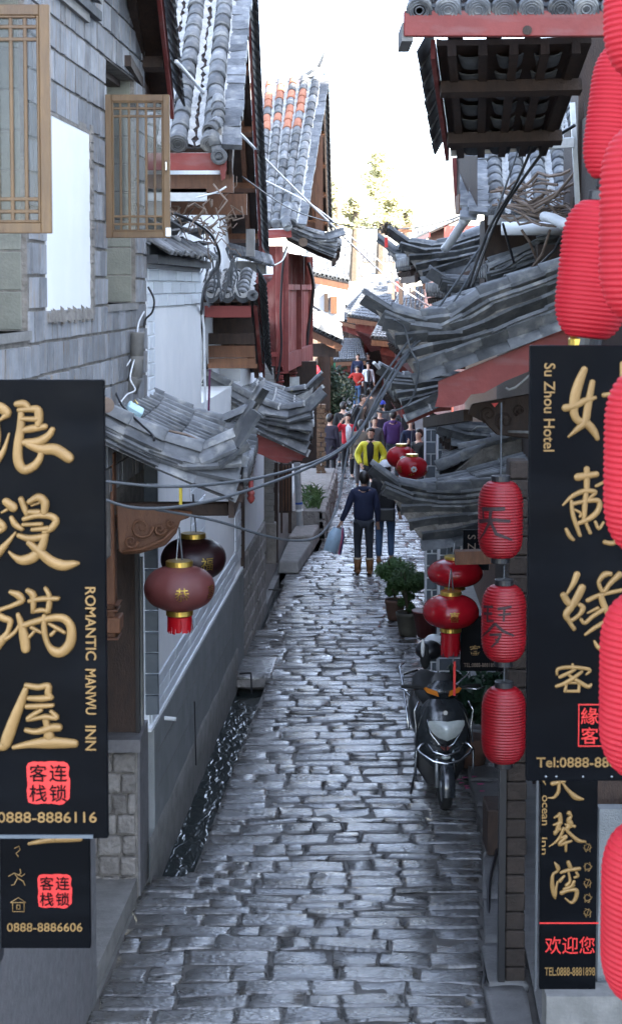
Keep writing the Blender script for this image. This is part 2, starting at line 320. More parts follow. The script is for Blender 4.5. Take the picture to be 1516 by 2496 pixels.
# raised brush characters: strokes of (x, y, width)
STROKES = {
'wave': (5.476, 0, 960, [[(-40,150,110),(30,190,140),(100,260,130),(40,325,60),(-30,370,50)], [(-60,920,120),(50,770,75),(130,530,30)], [(-30,380,60),(-5,560,60),(-30,720,60)], [(235,135,90),(330,135,110),(395,190,80)], [(265,215,75),(400,205,90),(510,215,120),(525,330,125),(520,400,100)], [(300,335,70),(500,335,85)], [(320,485,90),(450,460,110),(610,435,85)], [(290,260,90),(285,450,120),(248,700,130),(252,900,140),(325,1010,130),(450,970,120),(535,870,100),(560,760,80)], [(340,650,100),(520,640,130),(650,560,105),(705,480,85)], [(400,680,110),(560,735,140),(750,745,160),(920,850,150)]]),
'over': (5.476, 0, 960, [[(90,1440,110),(180,1510,140)], [(30,1585,30),(100,1545,45)], [(-30,1720,150),(50,1780,110),(-40,1860,60)], [(-60,2160,150),(80,2020,90),(215,1850,35)], [(290,1405,80),(340,1530,90),(370,1620,60)], [(400,1440,80),(520,1380,110),(605,1450,120),(600,1570,100)], [(380,1575,70),(520,1580,90)], [(430,1490,36),(530,1455,36)], [(160,1650,60),(210,1740,90),(300,1800,70)], [(330,1670,70),(500,1625,80),(680,1630,95),(755,1690,100),(700,1785,100),(600,1840,80)], [(320,1745,60),(560,1735,60)], [(440,1810,60),(640,1795,80)], [(260,1890,70),(400,1930,100),(560,1910,100),(625,1880,80)], [(610,1890,100),(560,2050,125),(450,2180,150),(300,2220,130),(200,2170,70),(130,2110,40)], [(400,1990,90),(560,2130,130),(700,2240,145),(850,2290,145),(980,2270,105),(1050,2260,50)]]),
'full': (5.476, 0, 1410, [[(150,180,60),(250,220,105),(305,290,90),(200,350,70),(60,400,60),(-40,430,70)], [(-30,490,110),(60,530,100),(145,570,90),(115,700,70),(60,790,110),(-40,900,145)], [(90,800,75),(200,720,60),(270,620,55)], [(380,160,75),(450,220,105),(455,330,85),(450,430,65)], [(615,130,55),(665,230,75),(660,380,85),(640,440,70)], [(400,300,60),(560,270,75),(780,265,65)], [(440,445,55),(560,420,70),(660,440,55)], [(250,480,65),(290,600,100),(330,780,140),(350,930,130)], [(330,620,85),(550,555,95),(750,520,105),(880,545,115),(955,660,125),(945,850,140),(850,970,140),(740,975,130),(650,880,80),(600,700,85),(600,500,75)], [(430,650,60),(560,720,50)], [(660,600,42),(760,655,60),(870,720,50)], [(400,780,50),(470,700,50)], [(690,750,60),(740,700,50)]]),
'house': (5.476, 0, 1410, [[(360,1425,75),(520,1450,85),(650,1430,85),(650,1530,100),(700,1590,60)], [(390,1595,70),(560,1600,90),(680,1590,75)], [(350,1480,85),(290,1650,125),(190,1900,150),(110,2120,165),(60,2230,140),(-40,2230,90)], [(370,1705,75),(540,1700,80),(710,1690,60)], [(560,1750,60),(460,1810,75),(380,1875,70),(520,1855,65),(620,1840,75),(770,1855,70),(690,1770,55)], [(360,2020,70),(500,2040,80),(700,1990,115),(790,1985,110)], [(610,1860,90),(640,1980,105),(660,2100,150)], [(190,2250,60),(400,2210,105),(650,2190,165),(850,2195,140),(1000,2200,115)]]),
'woman': (4.83, 1340, 870, [[(400,150,85),(340,300,115),(290,480,125),(280,650,105),(330,750,95),(430,785,105),(510,870,95),(555,960,60)], [(495,300,75),(470,430,85),(440,600,95),(410,760,95),(330,840,75),(215,940,28)], [(180,600,95),(280,580,85),(400,520,85),(530,480,45)], [(630,450,60),(900,420,60)], [(845,80,60),(850,420,70),(840,640,60)], [(690,650,60),(700,900,60),(960,880,60),(980,640,60),(700,640,50)]]),
'herb': (4.83, 1340, 870, [[(430,1320,75),(430,1450,75),(430,1550,70)], [(325,1415,95),(540,1380,75)], [(150,1745,25),(260,1640,55),(400,1580,65),(530,1590,55),(450,1670,40)], [(425,1570,55),(410,1700,70),(400,1860,60),(390,1930,45)], [(250,1700,45),(265,1850,55),(310,1990,55),(350,2100,45)], [(270,1730,50),(400,1700,55),(560,1690,65),(570,1790,70),(480,1890,70),(330,1960,55)], [(290,1800,35),(360,1840,35),(350,1880,35)], [(190,2030,45),(230,2110,55),(270,2150,45)], [(420,1960,45),(470,2070,45)], [(530,1940,40),(570,2020,45),(625,1950,35)], [(640,2180,55),(740,2190,60),(840,2100,60)], [(540,1520,40),(640,1470,40)], [(700,1500,60),(760,1900,60)]]),
'fate': (4.93, 1330, 1360, [[(370,200,85),(320,320,65),(250,430,38)], [(210,450,85),(270,540,85),(340,570,55)], [(430,360,100),(370,480,100),(300,590,90),(240,680,85),(290,750,55),(400,680,55),(440,600,75),(400,560,55)], [(275,760,55),(335,850,55)], [(420,740,45),(465,780,50),(560,700,55),(700,610,60)], [(770,190,60),(700,200,75),(635,280,55),(650,360,55),(690,400,55),(780,290,65),(880,200,85)], [(500,510,60),(600,460,55),(700,430,55),(920,385,50)], [(655,450,75),(690,560,85),(760,700,80)], [(500,660,28),(620,600,45)], [(470,920,35),(580,840,55),(720,760,60)], [(580,1000,30),(640,1080,60),(800,1100,60)]]),
'guest': (4.93, 1330, 1360, [[(320,1280,34),(322,1330,44)], [(130,1400,28),(150,1330,44),(320,1312,44),(520,1340,44),(482,1400,24)], [(165,1430,44),(290,1370,44),(345,1340,34)], [(430,1365,36),(330,1440,52),(220,1505,48),(125,1540,42)], [(260,1400,34),(400,1490,52),(500,1545,52),(540,1520,34)], [(245,1500,36),(228,1600,42)], [(228,1600,36),(390,1600,38)], [(400,1500,34),(390,1600,40)], [(250,1500,30),(400,1500,30)]]),
'big': (6.66, 1300, 1880, [[(300,200,75),(400,180,60),(500,160,50)], [(410,100,60),(410,200,60),(395,330,65),(330,420,48),(230,430,18)], [(470,190,40),(560,310,65),(680,420,95),(800,450,36)]]),
'lute': (6.66, 1300, 1880, [[(420,700,75),(430,800,80),(400,890,80),(375,960,75),(345,1010,60)], [(335,750,36),(420,705,60)], [(320,870,36),(440,830,65)], [(330,985,36),(420,930,60)], [(570,680,85),(600,720,55),(570,790,95),(590,850,105),(550,910,85)], [(510,860,40),(660,890,55)], [(480,930,60),(430,1050,52),(350,1150,42),(250,1220,18)], [(510,930,60),(620,1040,62),(720,1120,70),(835,1140,34)], [(450,1070,50),(530,1055,60),(440,1140,65),(420,1190,55),(540,1150,50),(610,1130,40)], [(520,1150,60),(520,1290,45)]]),
'bay': (6.66, 1300, 1880, [[(340,1480,30),(390,1560,80),(380,1620,50),(310,1680,55),(300,1850,75),(330,2000,75),(350,2060,34)], [(385,1790,34),(360,1900,50),(350,2020,50)], [(560,1480,75),(595,1560,75)], [(440,1640,50),(560,1600,60),(740,1575,60)], [(420,1780,60),(490,1700,45)], [(690,1640,50),(715,1695,50),(660,1720,40)], [(565,1640,40),(585,1780,50),(530,1850,65)], [(490,1910,55),(600,1870,60),(650,1790,60)], [(450,1970,75),(560,1930,60),(690,1930,75),(680,2050,70),(610,2130,50),(510,2060,26)], [(520,1900,40),(650,1850,45)]]),
'earth': (1, 0, 0, [[(72,2056,8),(120,2047,15),(170,2044,17),(196,2044,14)], [(100,2022,10),(160,2018,12)], [(132,1990,14),(132,2046,15)]]),
}
def brush(root, key, Y, mat=m_gold, depth=.010, name='character'):
    sc_, ox, oy, st = STROKES[key]; mb = MB(); prof = [(-1, 0), (-.9, .62), (-.62, .96), (0, 1.04), (.62, .96), (.9, .62), (1, 0)]
    for si, pts in enumerate(st):
        p = [(ox+x/sc_, oy+y/sc_, w_/sc_) for x, y, w_ in pts]; sm = []
        for i in range(len(p)-1):
            a, b, c, d = [V(q) for q in (p[max(i-1, 0)], p[i], p[i+1], p[min(i+2, len(p)-1)])]
            for k in range(6): u = k/6; sm.append(.5*((2*b)+(c-a)*u+(2*a-5*b+4*c-d)*u*u+(3*b-a-3*c+d)*u**3))
        sm.append(V(p[-1]))
        d0 = (sm[0]-sm[1]); d0.z = 0; d0 = d0.normalized(); d1 = (sm[-1]-sm[-2]); d1.z = 0; d1 = d1.normalized()
        head = [V((*(sm[0]+d0*sm[0].z*.5*math.sin(t))[:2], sm[0].z*math.cos(t))) for t in (1.45, 1.1, .75, .4)]; tail = [V((*(sm[-1]+d1*sm[-1].z*.5*math.sin(t))[:2], sm[-1].z*math.cos(t))) for t in (.4, .75, 1.1, 1.45)]
        sm = head+sm+tail; rows_ = []
        for i, q in enumerate(sm):
            t_ = sm[min(i+1, len(sm)-1)]-sm[max(i-1, 0)]; t_.z = 0; t_ = t_.normalized() if t_.length else V((1, 0, 0)); nx_, ny_ = -t_.y, t_.x; hw = max(q.z, .3)*.5
            dd = depth*(1+.05*si % .3)*min(1, hw*2*Y/4000/.02)
            rows_.append([P(q.x+nx_*hw*a, q.y+ny_*hw*a, Y)+V((0, -.001-dd*h_, 0)) for a, h_ in prof])
        mb.grid(rows_)
    return mb.build(name, mat, root, True)
# ---------------------------------------------------------------- roof tiles
def barrel_mesh(L, r, seg=7, name='tile', mat=None, seed=0):
    q = random.Random(seed); vs_ = []; ends = [(-.014, r*1.08), (L*.93, r*.88), (L, r*.82)]
    for x, rr in ends:
        for k in range(seg):
            a = PI*k/(seg-1); vs_.append((x+q.uniform(-.003, .003), math.cos(a)*rr, math.sin(a)*rr*1.15))
    for x, rr in (ends[0], ends[2]):
        for k in range(seg):
            a = PI*k/(seg-1); vs_.append((x, math.cos(a)*(rr-.014), math.sin(a)*(rr-.014)))
    fs = []
    for i in range(2):
        for k in range(seg-1): a = i*seg+k; fs.append((a, a+seg, a+seg+1, a+1))
    for k in range(seg-1): a = 3*seg+k; fs.append((a, a+1, a+seg+1, a+seg))
    for k in range(seg-1): fs.append((k, k+1, 3*seg+k+1, 3*seg+k)); fs.append((2*seg+k, 4*seg+k, 4*seg+k+1, 2*seg+k+1))
    me = mesh(vs_, fs, mat or m_tile, True, name)
    me.polygons.foreach_set('use_smooth', [i < 2*(seg-1) for i in range(len(me.polygons))]); return me
_bm = {}
def barrel(L, r, mat, i):
    k = (round(L, 3), round(r, 3), mat.name, i % 3)
    if k not in _bm: _bm[k] = barrel_mesh(L, r, mat=mat, seed=i % 3)
    return _bm[k]
def flat_mesh(L, w_, t, seed, mat):
    q = random.Random(seed); j = lambda a: q.uniform(-a, a)
    vs_ = [(-.01+j(.006), -w_/2, 0), (L+j(.006), -w_/2+j(.008), 0), (L+j(.006), w_/2+j(.008), 0), (-.01+j(.006), w_/2, 0)]
    vs_ = vs_+[(x, y, t) for x, y, z in vs_]
    return mesh(vs_, BOXF, mat, False, 'tile')
def flat(L, w_, t, mat, i):
    k = ('f', round(L, 3), round(w_, 3), round(t, 3), mat.name, i % 4)
    if k not in _bm: _bm[k] = flat_mesh(L, w_, t, i % 4, mat)
    return _bm[k]
def along(pts, step):                                      # positions and directions every step along a polyline
    pts = [V(p) for p in pts]; out = []; left = 0.0; tot = 0
    seglen = [(b-a).length for a, b in zip(pts, pts[1:])]; T = sum(seglen); n = max(1, round(T/step)); st = T/n
    def at(s):
        for (a, b), l in zip(zip(pts, pts[1:]), seglen):
            if s <= l or (a, b) == (pts[-2], pts[-1]): return a+(b-a)*(s/l if l else 0)
            s -= l
        return pts[-1]
    for i in range(n): a, b = at(i*st), at((i+1)*st); out.append((a, b))
    return out
_ring = {}
def ring(r):
    if r not in _ring:
        vs_ = []; fs = []
        for x in (-.012, .012):
            for k in range(8): a = PI*k/7; vs_.append((x+(.004 if k % 2 else -.003), math.cos(a)*r*1.12, math.sin(a)*r*1.27))
        for k in range(7): fs.append((k, k+8, k+9, k+1))
        _ring[r] = mesh(vs_, fs, m_lime, True, 'mortar_joint')
    return _ring[r]
def run(parent, pts, L=.24, r=.06, mat=None, up=V((0, 0, 1)), name='tile', kind='barrel', w_=.2, t=.022, jit=.006, limit=None, sink=None, joint=False, tip=0, taper=False):
    """lay tiles along a polyline (from its lowest end); each is an object"""
    mat = mat or m_tile; n = 0
    for i, (a, b) in enumerate(along(pts, L)):
        d = b-a; l = d.length
        me = barrel(round(l*1.06, 2), r, mat, R.randrange(3)) if kind == 'barrel' else flat(round(l*1.03, 2), w_, t, mat, R.randrange(4))
        j = V((R.uniform(-jit, jit), R.uniform(-jit, jit), R.uniform(-jit, jit)*.5))
        m4 = basis(d+V((R.uniform(-.02, .02), R.uniform(-.02, .02), 0))*l*(1 if jit else 0), up, a+j)
        if kind == 'flat': m4 = m4 @ Matrix.Rotation(R.uniform(-.13, .13)+tip, 4, 'X')
        if taper and i < 3: f_ = (.5, .75, .9)[i]; m4 = m4 @ Matrix.Diagonal((1, f_, f_, 1))
        if sink is not None:                               # joined instead of one object each
            sink.add([v.co for v in me.vertices], [tuple(p.vertices) for p in me.polygons], m4)
        else: link(name, me, parent, True, m4)
        if joint and kind == 'barrel': link('mortar_joint', ring(round(r, 3)), parent, True, m4)
        n += 1
    return n
def disc_mesh():
    mb = MB(); mb.lathe([(.001, 0), (.060, 0), (.064, .004), (.064, .03), (.001, .03)], seg=14)
    for rr in (.048, .034, .020): mb.lathe([(rr-.004, -.004), (rr, -.007), (rr+.004, -.004), (rr+.004, .002), (rr-.004, .002)], seg=14)
    return mesh(mb.v, mb.f, m_tile, False, 'eave_disc')
me_disc = disc_mesh()
def quad_roof(root, EL, ER, RR, RL, rows, L=.24, r=.06, each=True, mortar=False, discs=False, matf=None, thick=.05, under=None, pans=.13, drip=False):
    """one roof slope: eave left/right, ridge right/left, barrel rows over stepped pan tiles"""
    EL, ER, RR, RL = map(V, (EL, ER, RR, RL)); up = (ER-EL).cross(RL-EL).normalized()
    if up.z < 0: up = -up
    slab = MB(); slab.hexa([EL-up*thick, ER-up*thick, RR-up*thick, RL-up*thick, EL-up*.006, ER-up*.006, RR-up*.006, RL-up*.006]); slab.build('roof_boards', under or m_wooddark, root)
    pan = MB(); mo = MB(); bt = MB() if not each else None
    for i in range(rows+1):
        a0 = max(0, (i-.5+.28)/rows if i else 0); a1 = min(1, (i+.5-.28)/rows)
        # pan strip between barrel rows i-1 and i
        c0 = (i-.5)/rows; c1 = (i+.5)/rows; c0 = max(c0, 0); c1 = min(c1, 1)
        A0, A1, B0, B1 = lerp(EL, ER, c0), lerp(EL, ER, c1), lerp(RL, RR, c0), lerp(RL, RR, c1)
        ln = (B0-A0).length; n = max(2, int(ln/pans))
        for k in range(n):
            t0 = k/n; t1 = (k+1.25)/n; t1 = min(t1, 1.0)
            p = [lerp(A0, B0, t0), lerp(A1, B1, t0), lerp(A1, B1, t1), lerp(A0, B0, t1)]
            m0, m1 = lerp(p[0], p[1], .5), lerp(p[3], p[2], .5); h = R.uniform(.024, .034); sg = (p[1]-p[0]).length*.22
            q = R.uniform(-.004, .004)
            vs_ = [p[0]+up*(h+q), m0+up*(h-sg*.55), p[1]+up*(h-q), p[2]+up*.004, m1-up*(sg*.55-.004), p[3]+up*.004,
                   p[0]+up*(h-.02), m0+up*(h-.02-sg*.55), p[1]+up*(h-.02)]
            pan.add(vs_, [(0, 1, 4, 5), (1, 2, 3, 4), (6, 7, 1, 0), (7, 8, 2, 1)])
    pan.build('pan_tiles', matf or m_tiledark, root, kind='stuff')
    for i in range(rows):
        a = (i+.5)/rows; P0 = lerp(EL, ER, a)+up*.012; P1 = lerp(RL, RR, a)+up*.012
        lat = (ER-EL).normalized(); off = lat*R.uniform(-.012, .012); P0 += off
        mt = None
        if matf and isinstance(matf, dict): pass
        run(root, [P0, P1], L, r, None, up, sink=bt)
        d = (P1-P0).normalized()
        if discs: link('eave_disc', me_disc, root, True, basis(lat, -d, P0+up*.028-d*.012) @ Matrix.Rotation(PI, 4, 'X') @ Matrix.Scale(r/.06, 4))
        if mortar:
            for s in (-1, 1):
                n = int((P1-P0).length/.06)
                rows_ = []
                for k in range(n+1):
                    c = lerp(P0, P1, k/n); w0 = r*R.uniform(.86, .98); w1 = r*R.uniform(1.25, 1.75)
                    rows_.append([c+lat*s*w0+up*R.uniform(.026, .038), c+lat*s*w1+up*R.uniform(.002, .012)])
                mo.grid(rows_)
    if mortar: mo.build('mortar_bedding', m_lime, root, kind='stuff')
    if bt: bt.build('barrel_tiles', m_tile, root, kind='stuff')
    return up
def verge(root, a, b, board=m_red, out=V((1, 0, 0)), w_=.16, t=.03, slates=True, L=.17, name='bargeboard', drop=.0, sl=.2):
    """board under a roof edge from a (low) to b (high), with a row of slates hanging over it"""
    mb = MB(); mb.bar(a-V((0, 0, w_/2+drop)), b-V((0, 0, w_/2+drop)), t, w_); mb.build(name, board, root)
    if slates:
        for p, q in along([a, b], L):
            d = q-p; m4 = basis(d+V((0, 0, -.03)), V((0, 0, 1)), p+out*.05) @ Matrix.Rotation(math.radians(-62 if out.x > 0 else 62), 4, 'X')
            link('slate', flat(round(d.length*1.2, 2), sl, .016, m_tiledark, R.randrange(4)), root, True, m4)
def rafters(root, a0, a1, b0, b1, n, up, mat=None, cross=2):
    """rafters under a slope: a0,a1 along one end, b0,b1 along the other; cross beams under them"""
    for i in range(n):
        t = (i+.5)/n; p, q = lerp(a0, a1, t)-up*.09, lerp(b0, b1, t)-up*.09
        MB().bar(p, q, .06, .08, up).build('rafter', mat or m_wood, root)
    for k in range(cross):
        t = (k+.5)/cross if cross > 1 else .5
        MB().bar(lerp(a0, b0, t)-up*.17, lerp(a1, b1, t)-up*.17, .10, .09, up).build('purlin', mat or m_wood, root)
def pent(name, label, Yn, Yf, ridge, low, surf, board=None, wall_side=-1, rowstep=.2, r=.058, L=.25, far=True, dx=0.0, group=None, dark_under=True, horn2=True, layers=2, end_drip=True, fill_m=None):
    """pent roof leaning on a house front and falling towards the street. ridge, low and surf are curves across the street
    (photograph pixels at the near verge's distance): upturned verge ridge, lower verge edge, tile surface. wall first, eave last."""
    root = thing(name, label, 'roof', P(*low[0], Yn), group=group)
    px = lambda pts, Y=Yn: [P(a, b, Yn) for a, b in pts]
    rd, lo, sf = px(ridge), px(low), px(surf)
    def at(pts, Y): return [p+V((dx*(Y-Yn), Y-Yn, 0)) for p in pts]
    # surface rows
    n = int((Yf-Yn-.1)/rowstep); T = lambda pts: list(reversed(pts))
    pan = MB()
    for i in range(n+1):
        Y = Yn+.1+i*(Yf-Yn-.2)/n; s_ = at(sf, Y)
        e = max(0, 1-((min(Y-Yn, Yf-Y) if far else Y-Yn)/.7))                   # rows near the verges are swept up
        s2 = []
        for k, p in enumerate(s_): s2.append(p+V((0, 0, .10*e*(k/(len(s_)-1)))))
        run(root, T(s2), L, r, jit=.004, joint=fill_m is m_lime)
        for a, b in along(T(s2), .12):
            hh = rowstep*.62; q = V((0, hh, 0)); d = V((0, 0, R.uniform(.012, .022)))
            c0, c1, c2, c3 = a-q*0+V((0, .03, 0)), a+q, b+q+(b-a)*.2, b+V((0, .03, 0))+(b-a)*.2
            pan.add([c0+d, (c0+c1)/2-V((0, 0, .02))+d, c1+d, c2-d*.5, (c2+c3)/2-V((0, 0, .03)), c3-d*.5, c0-V((0, 0, .01)), (c0+c1)/2-V((0, 0, .035)), c1-V((0, 0, .01))],
                    [(0, 1, 4, 5), (1, 2, 3, 4), (6, 7, 1, 0), (7, 8, 2, 1)])
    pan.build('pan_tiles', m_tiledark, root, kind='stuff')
    # boards and rafters beneath
    sl = MB()
    for a, b in zip(sf, sf[1:]):
        d1, d2 = V((0, 0, .05)), V((0, 0, .09)); o0 = V((0, 0, 0)); o1 = V((dx*(Yf-Yn), Yf-Yn, 0))
        sl.hexa([a-d2, b-d2, b-d2+o1, a-d2+o1, a-d1, b-d1, b-d1+o1, a-d1+o1])
    sl.build('roof_boards', m_wooddark, root)
    k = 0; Y = Yn+.15
    while Y < Yf:
        s_ = at([sf[0], sf[-1]], Y); MB().bar(s_[0]-V((0, 0, .17)), s_[1]-V((0, 0, .15)), .06, .07).build('rafter', m_wooddark, root); Y += .35
    e0, e1 = sf[-1], at([sf[-1]], Yf)[0]
    ins = V((-(sf[-1]-sf[0]).x, 0, 0)).normalized()*.08
    MB().bar(e0-V((0, 0, .20))+ins, e1-V((0, 0, .20))+ins, .04, .14).build('eave_board', board['mat'] if board else m_wooddark, root)
    if end_drip:
        for i in range(n+1):
            Y = Yn+.1+i*(Yf-Yn-.2)/n; p = at([sf[-1]], Y)[0]
            link('eave_disc', me_disc, root, True, basis(V((0, 1, 0)), -ins, p+V((0, 0, .015))) @ Matrix.Rotation(0, 4, 'X'))
            MB().add([p+V((0, .04, .01)), p+V((0, .16, .01)), p+V((0, .13, -.07)), p+V((0, .1, -.1)), p+V((0, .07, -.07))]+[q-ins*.15 for q in (p+V((0, .04, .01)), p+V((0, .16, .01)), p+V((0, .13, -.07)), p+V((0, .1, -.1)), p+V((0, .07, -.07)))],
                     [(0, 1, 2, 3, 4), (9, 8, 7, 6, 5), (0, 5, 6, 1), (1, 6, 7, 2), (2, 7, 8, 3), (3, 8, 9, 4), (4, 9, 5, 0)]).build('drip_tile', m_tile, root)
    # verges
    for (Y, sgn) in ((Yn, -1), (Yf, 1)):
        if sgn == 1 and not far: break
        rr, ll = at(rd, Y), at(lo, Y)
        run(root, T(rr), L*1.05, r*1.12, jit=.003, joint=fill_m is m_lime, taper=True)
        for k in range(1, layers+1):
            off = V((0, sgn*(.04+.012*k), -.05*k)); q = [p+off for p in rr]
            run(root, T(q[:-1] if k > 1 else q), L*.95, kind='flat', w_=.17, t=.028, jit=.008, tip=sgn*.6)
        # mortar web between the ridge and the verge's lower edge
        m = max(len(rr), len(ll)); top = [p+V((0, 0, -.05)) for p in rr[:-1]]+[lerp(rr[-2], rr[-1], .35)+V((0, 0, -.06))]
        poly = top+list(reversed(ll)); y0 = -.02
        web = MB().prism([p+V((0, y0, 0)) for p in poly], V((0, .08, 0))); web.build('verge_mortar', fill_m or m_mortar, root)
        # flat tiles over the lower edge, then a run of barrel tiles right under it
        q = [p+V((0, sgn*.06, .03)) for p in ll]; run(root, T(q), L*.95, kind='flat', w_=.19, t=.028, jit=.01, tip=sgn*.85)
        for f in ((.26, .5, .76) if layers > 1 and sgn == -1 else ()):
            q = [lerp(a, P_, f)+V((0, sgn*.05, 0)) for a, P_ in zip([lerp(ll[0], ll[-1], t/(len(top)-1)) for t in range(len(top))], top)]
            run(root, T(q), L*.9, kind='flat', w_=.17, t=.028, jit=.012, tip=sgn*.6)
        q = [p+V((0, sgn*.04, -.065)) for p in ll]; run(root, T(q), L*1.05, r*1.05, m_tile if sgn < 0 else m_tiledark, jit=.003, joint=fill_m is m_lime)
    if board:
        pts = [P(a, b, Yn) for a, b in board['poly']]
        MB().prism([p+V((0, .02, 0)) for p in pts], V((0, .03, 0))).build('painted_board', board['mat'], root)
    return root
# ================================================================ SETTING: ground, street, channel
SL = [(10, -1.49), (13.0, -1.33), (13.15, -.97), (20.1, -.52), (20.2, -.93), (22.8, -.79), (22.9, -.68), (26.4, -.43), (26.5, -.50), (29.5, -.14), (29.6, .12), (32.8, .33), (41, .30), (52, .75), (67, 1.0), (90, 1.2)]
SR = [(9, 1.12), (11.3, 1.20), (14, 1.5), (20, 1.62), (27, 2.05), (41, 2.9), (67, 3.3), (90, 4)]
sL = lambda Y: tab(SL, Y); sR = lambda Y: tab(SR, Y)
def zg(Y): return 0 if Y < 55 else (Y-55)*.012
g = MB(); g.add([(-900, -60, -.62), (900, -60, -.62), (900, 2400, -.62), (-900, 2400, -.62)], [(0, 1, 2, 3)])
tag(g.build('ground', m_conc), kind='structure')
bed = MB(); ys = [4, 7, 10, 13.0, 13.15, 16, 20.1, 20.2, 22.8, 22.9, 26.4, 26.5, 29.5, 29.6, 32.8, 36, 41, 52, 60, 67, 90]
for a, b in zip(ys, ys[1:]):
    bed.hexa([V((sL(a), a, -.6)), V((40, a, -.6)), V((40, b, -.6)), V((sL(b), b, -.6)), V((sL(a), a, zg(a)-.022)), V((40, a, zg(a)-.022)), V((40, b, zg(b)-.022)), V((sL(b), b, zg(b)-.022))])
street = tag(bed.build('street', m_bed), kind='structure')
lb = MB()                                                  # ground behind the left house fronts
lb.hexa([V((-40, 4, -.6)), V((xl(4), 4, -.6)), V((xl(33), 33, -.6)), V((-40, 33, -.6)), V((-40, 4, -.04)), V((xl(4), 4, -.04)), V((xl(33), 33, -.04)), V((-40, 33, -.04))])
lb.hexa([V((-40, 33, -.6)), V((.30, 33, -.6)), V((1.2, 90, -.6)), V((-40, 90, -.6)), V((-40, 33, -.04)), V((.30, 33, -.04)), V((1.2, 90, .3)), V((-40, 90, .3))])
tag(lb.build('terrain', m_conc), kind='structure')
wt = MB(); NX = 5
for (a, b) in ((12.6, 20.6), (22.5, 26.8), (29.2, 33)):
    rows = []
    n = int((b-a)/.10)
    for i in range(n+1):
        Y = lerp(a, b, i/n); x0 = xl(Y)-.02; x1 = sL(Y)+.1 if sL(Y) > xl(Y)+.2 else xl(Y)+.6
        rows.append([V((lerp(x0, x1, k/NX), Y, -.20+noise.noise(V((lerp(x0, x1, k/NX)*5, Y*3.0, 0)))*.013)) for k in range(NX+1)])
    wt.grid(rows)
tag(wt.build('water', m_water, smooth=True), kind='structure')

def stone_mesh(c, L_, seed, mb=None, topz=0.0, nx=5, ny=4, worn=.0055):
    """paving stone with corner points c (4, counter-clockwise, near left first)"""
    q = random.Random(seed); vs_ = []; fs = []
    dzx, dzy = q.uniform(-.006, .006), q.uniform(-.012, .006)
    for j in range(ny):
        for i in range(nx):
            u, v = i/(nx-1), j/(ny-1)
            # inner columns sit close to the rim: a worn, rounded arris
            u2 = [0, .07, .5, .93, 1][i] if nx == 5 else u; v2 = [0, .14, .86, 1][j] if ny == 4 else v
            p = lerp(lerp(c[0], c[1], u2), lerp(c[3], c[2], u2), v2)
            rim = (i in (0, nx-1)) or (j in (0, ny-1))
            jx = q.uniform(-.016, .016) if rim else q.uniform(-.02, .02)
            jy = q.uniform(-.016, .016)
            z = topz+dzx*(u-.5)*2+dzy*(v-.5)*2+q.uniform(-.0055, .0055)-(worn if rim else 0)-(worn*.7 if (i in (0, nx-1)) and (j in (0, ny-1)) else 0)
            vs_.append(V((p.x+jx, p.y+jy, p.z+z)))
    for j in range(ny-1):
        for i in range(nx-1): a = j*nx+i; fs.append((a, a+1, a+nx+1, a+nx))
    ring = list(range(nx))+[nx*j+nx-1 for j in range(1, ny)]+[nx*(ny-1)+i for i in range(nx-2, -1, -1)]+[nx*j for j in range(ny-2, 0, -1)]
    n = len(vs_); vs_ += [vs_[k]-V((0, 0, .06)) for k in ring]
    for k in range(len(ring)): fs.append((ring[k], n+k, n+(k+1) % len(ring), ring[(k+1) % len(ring)]))
    if mb is not None: mb.add(vs_, fs)
    else: return mesh(vs_, fs, m_stone, True, 'cobblestone')
far_st = MB(); near_n = 0; Y = 10.0; row = 0; curve = lambda x: .05*math.sin(x*1.7+row*.9)*.6-.03*x
while Y < 66:
    d = R.uniform(.13, .30) if Y < 30 else R.uniform(.22, .38)
    x = sL(Y)+R.uniform(0, .04); xe = sR(Y)
    cY = lambda x, Y=Y, r_=row: .035*math.sin(x*1.9+r_*.35)+.015*math.sin(x*6+r_)
    while x < xe-.06:
        w_ = R.uniform(.22, .62)
        if R.random() < .15: w_ *= .6
        x1 = min(x+w_, xe) if xe-(x+w_) > .12 else xe
        gx, gy = R.uniform(.003, .013), R.uniform(.003, .013)
        c = [V((x+gx/2, Y+gy/2+cY(x), zg(Y))), V((x1-gx/2, Y+gy/2+cY(x1), zg(Y))), V((x1-gx/2, Y+d-gy/2+cY(x1), zg(Y+d))), V((x+gx/2, Y+d-gy/2+cY(x), zg(Y+d)))]
        k = R.uniform(-.014, .014); c[1].y += k; c[0].y -= k; c[2].x += R.uniform(-.015, .015); c[3].x += R.uniform(-.015, .015)
        if d > .24 and w_ < .35 and R.random() < .3:       # a pair of small stones in one course
            mids = (c[0]+c[3])/2, (c[1]+c[2])/2
            sub = [[c[0], c[1], mids[1]-V((0, .007, 0)), mids[0]-V((0, .007, 0))], [mids[0]+V((0, .007, 0)), mids[1]+V((0, .007, 0)), c[2], c[3]]]
        else: sub = [c]
        for s_ in sub:
            tz = R.uniform(-.012, .004)-.006
            if near_n < 300: link('cobblestone', stone_mesh(s_, 0, R.random(), topz=tz), street); near_n += 1
            else: stone_mesh(s_, 0, R.random(), far_st, tz)
        x = x1
    Y += d; row += 1
far_st.build('far_cobblestones', m_stone, street, smooth=True, kind='stuff')
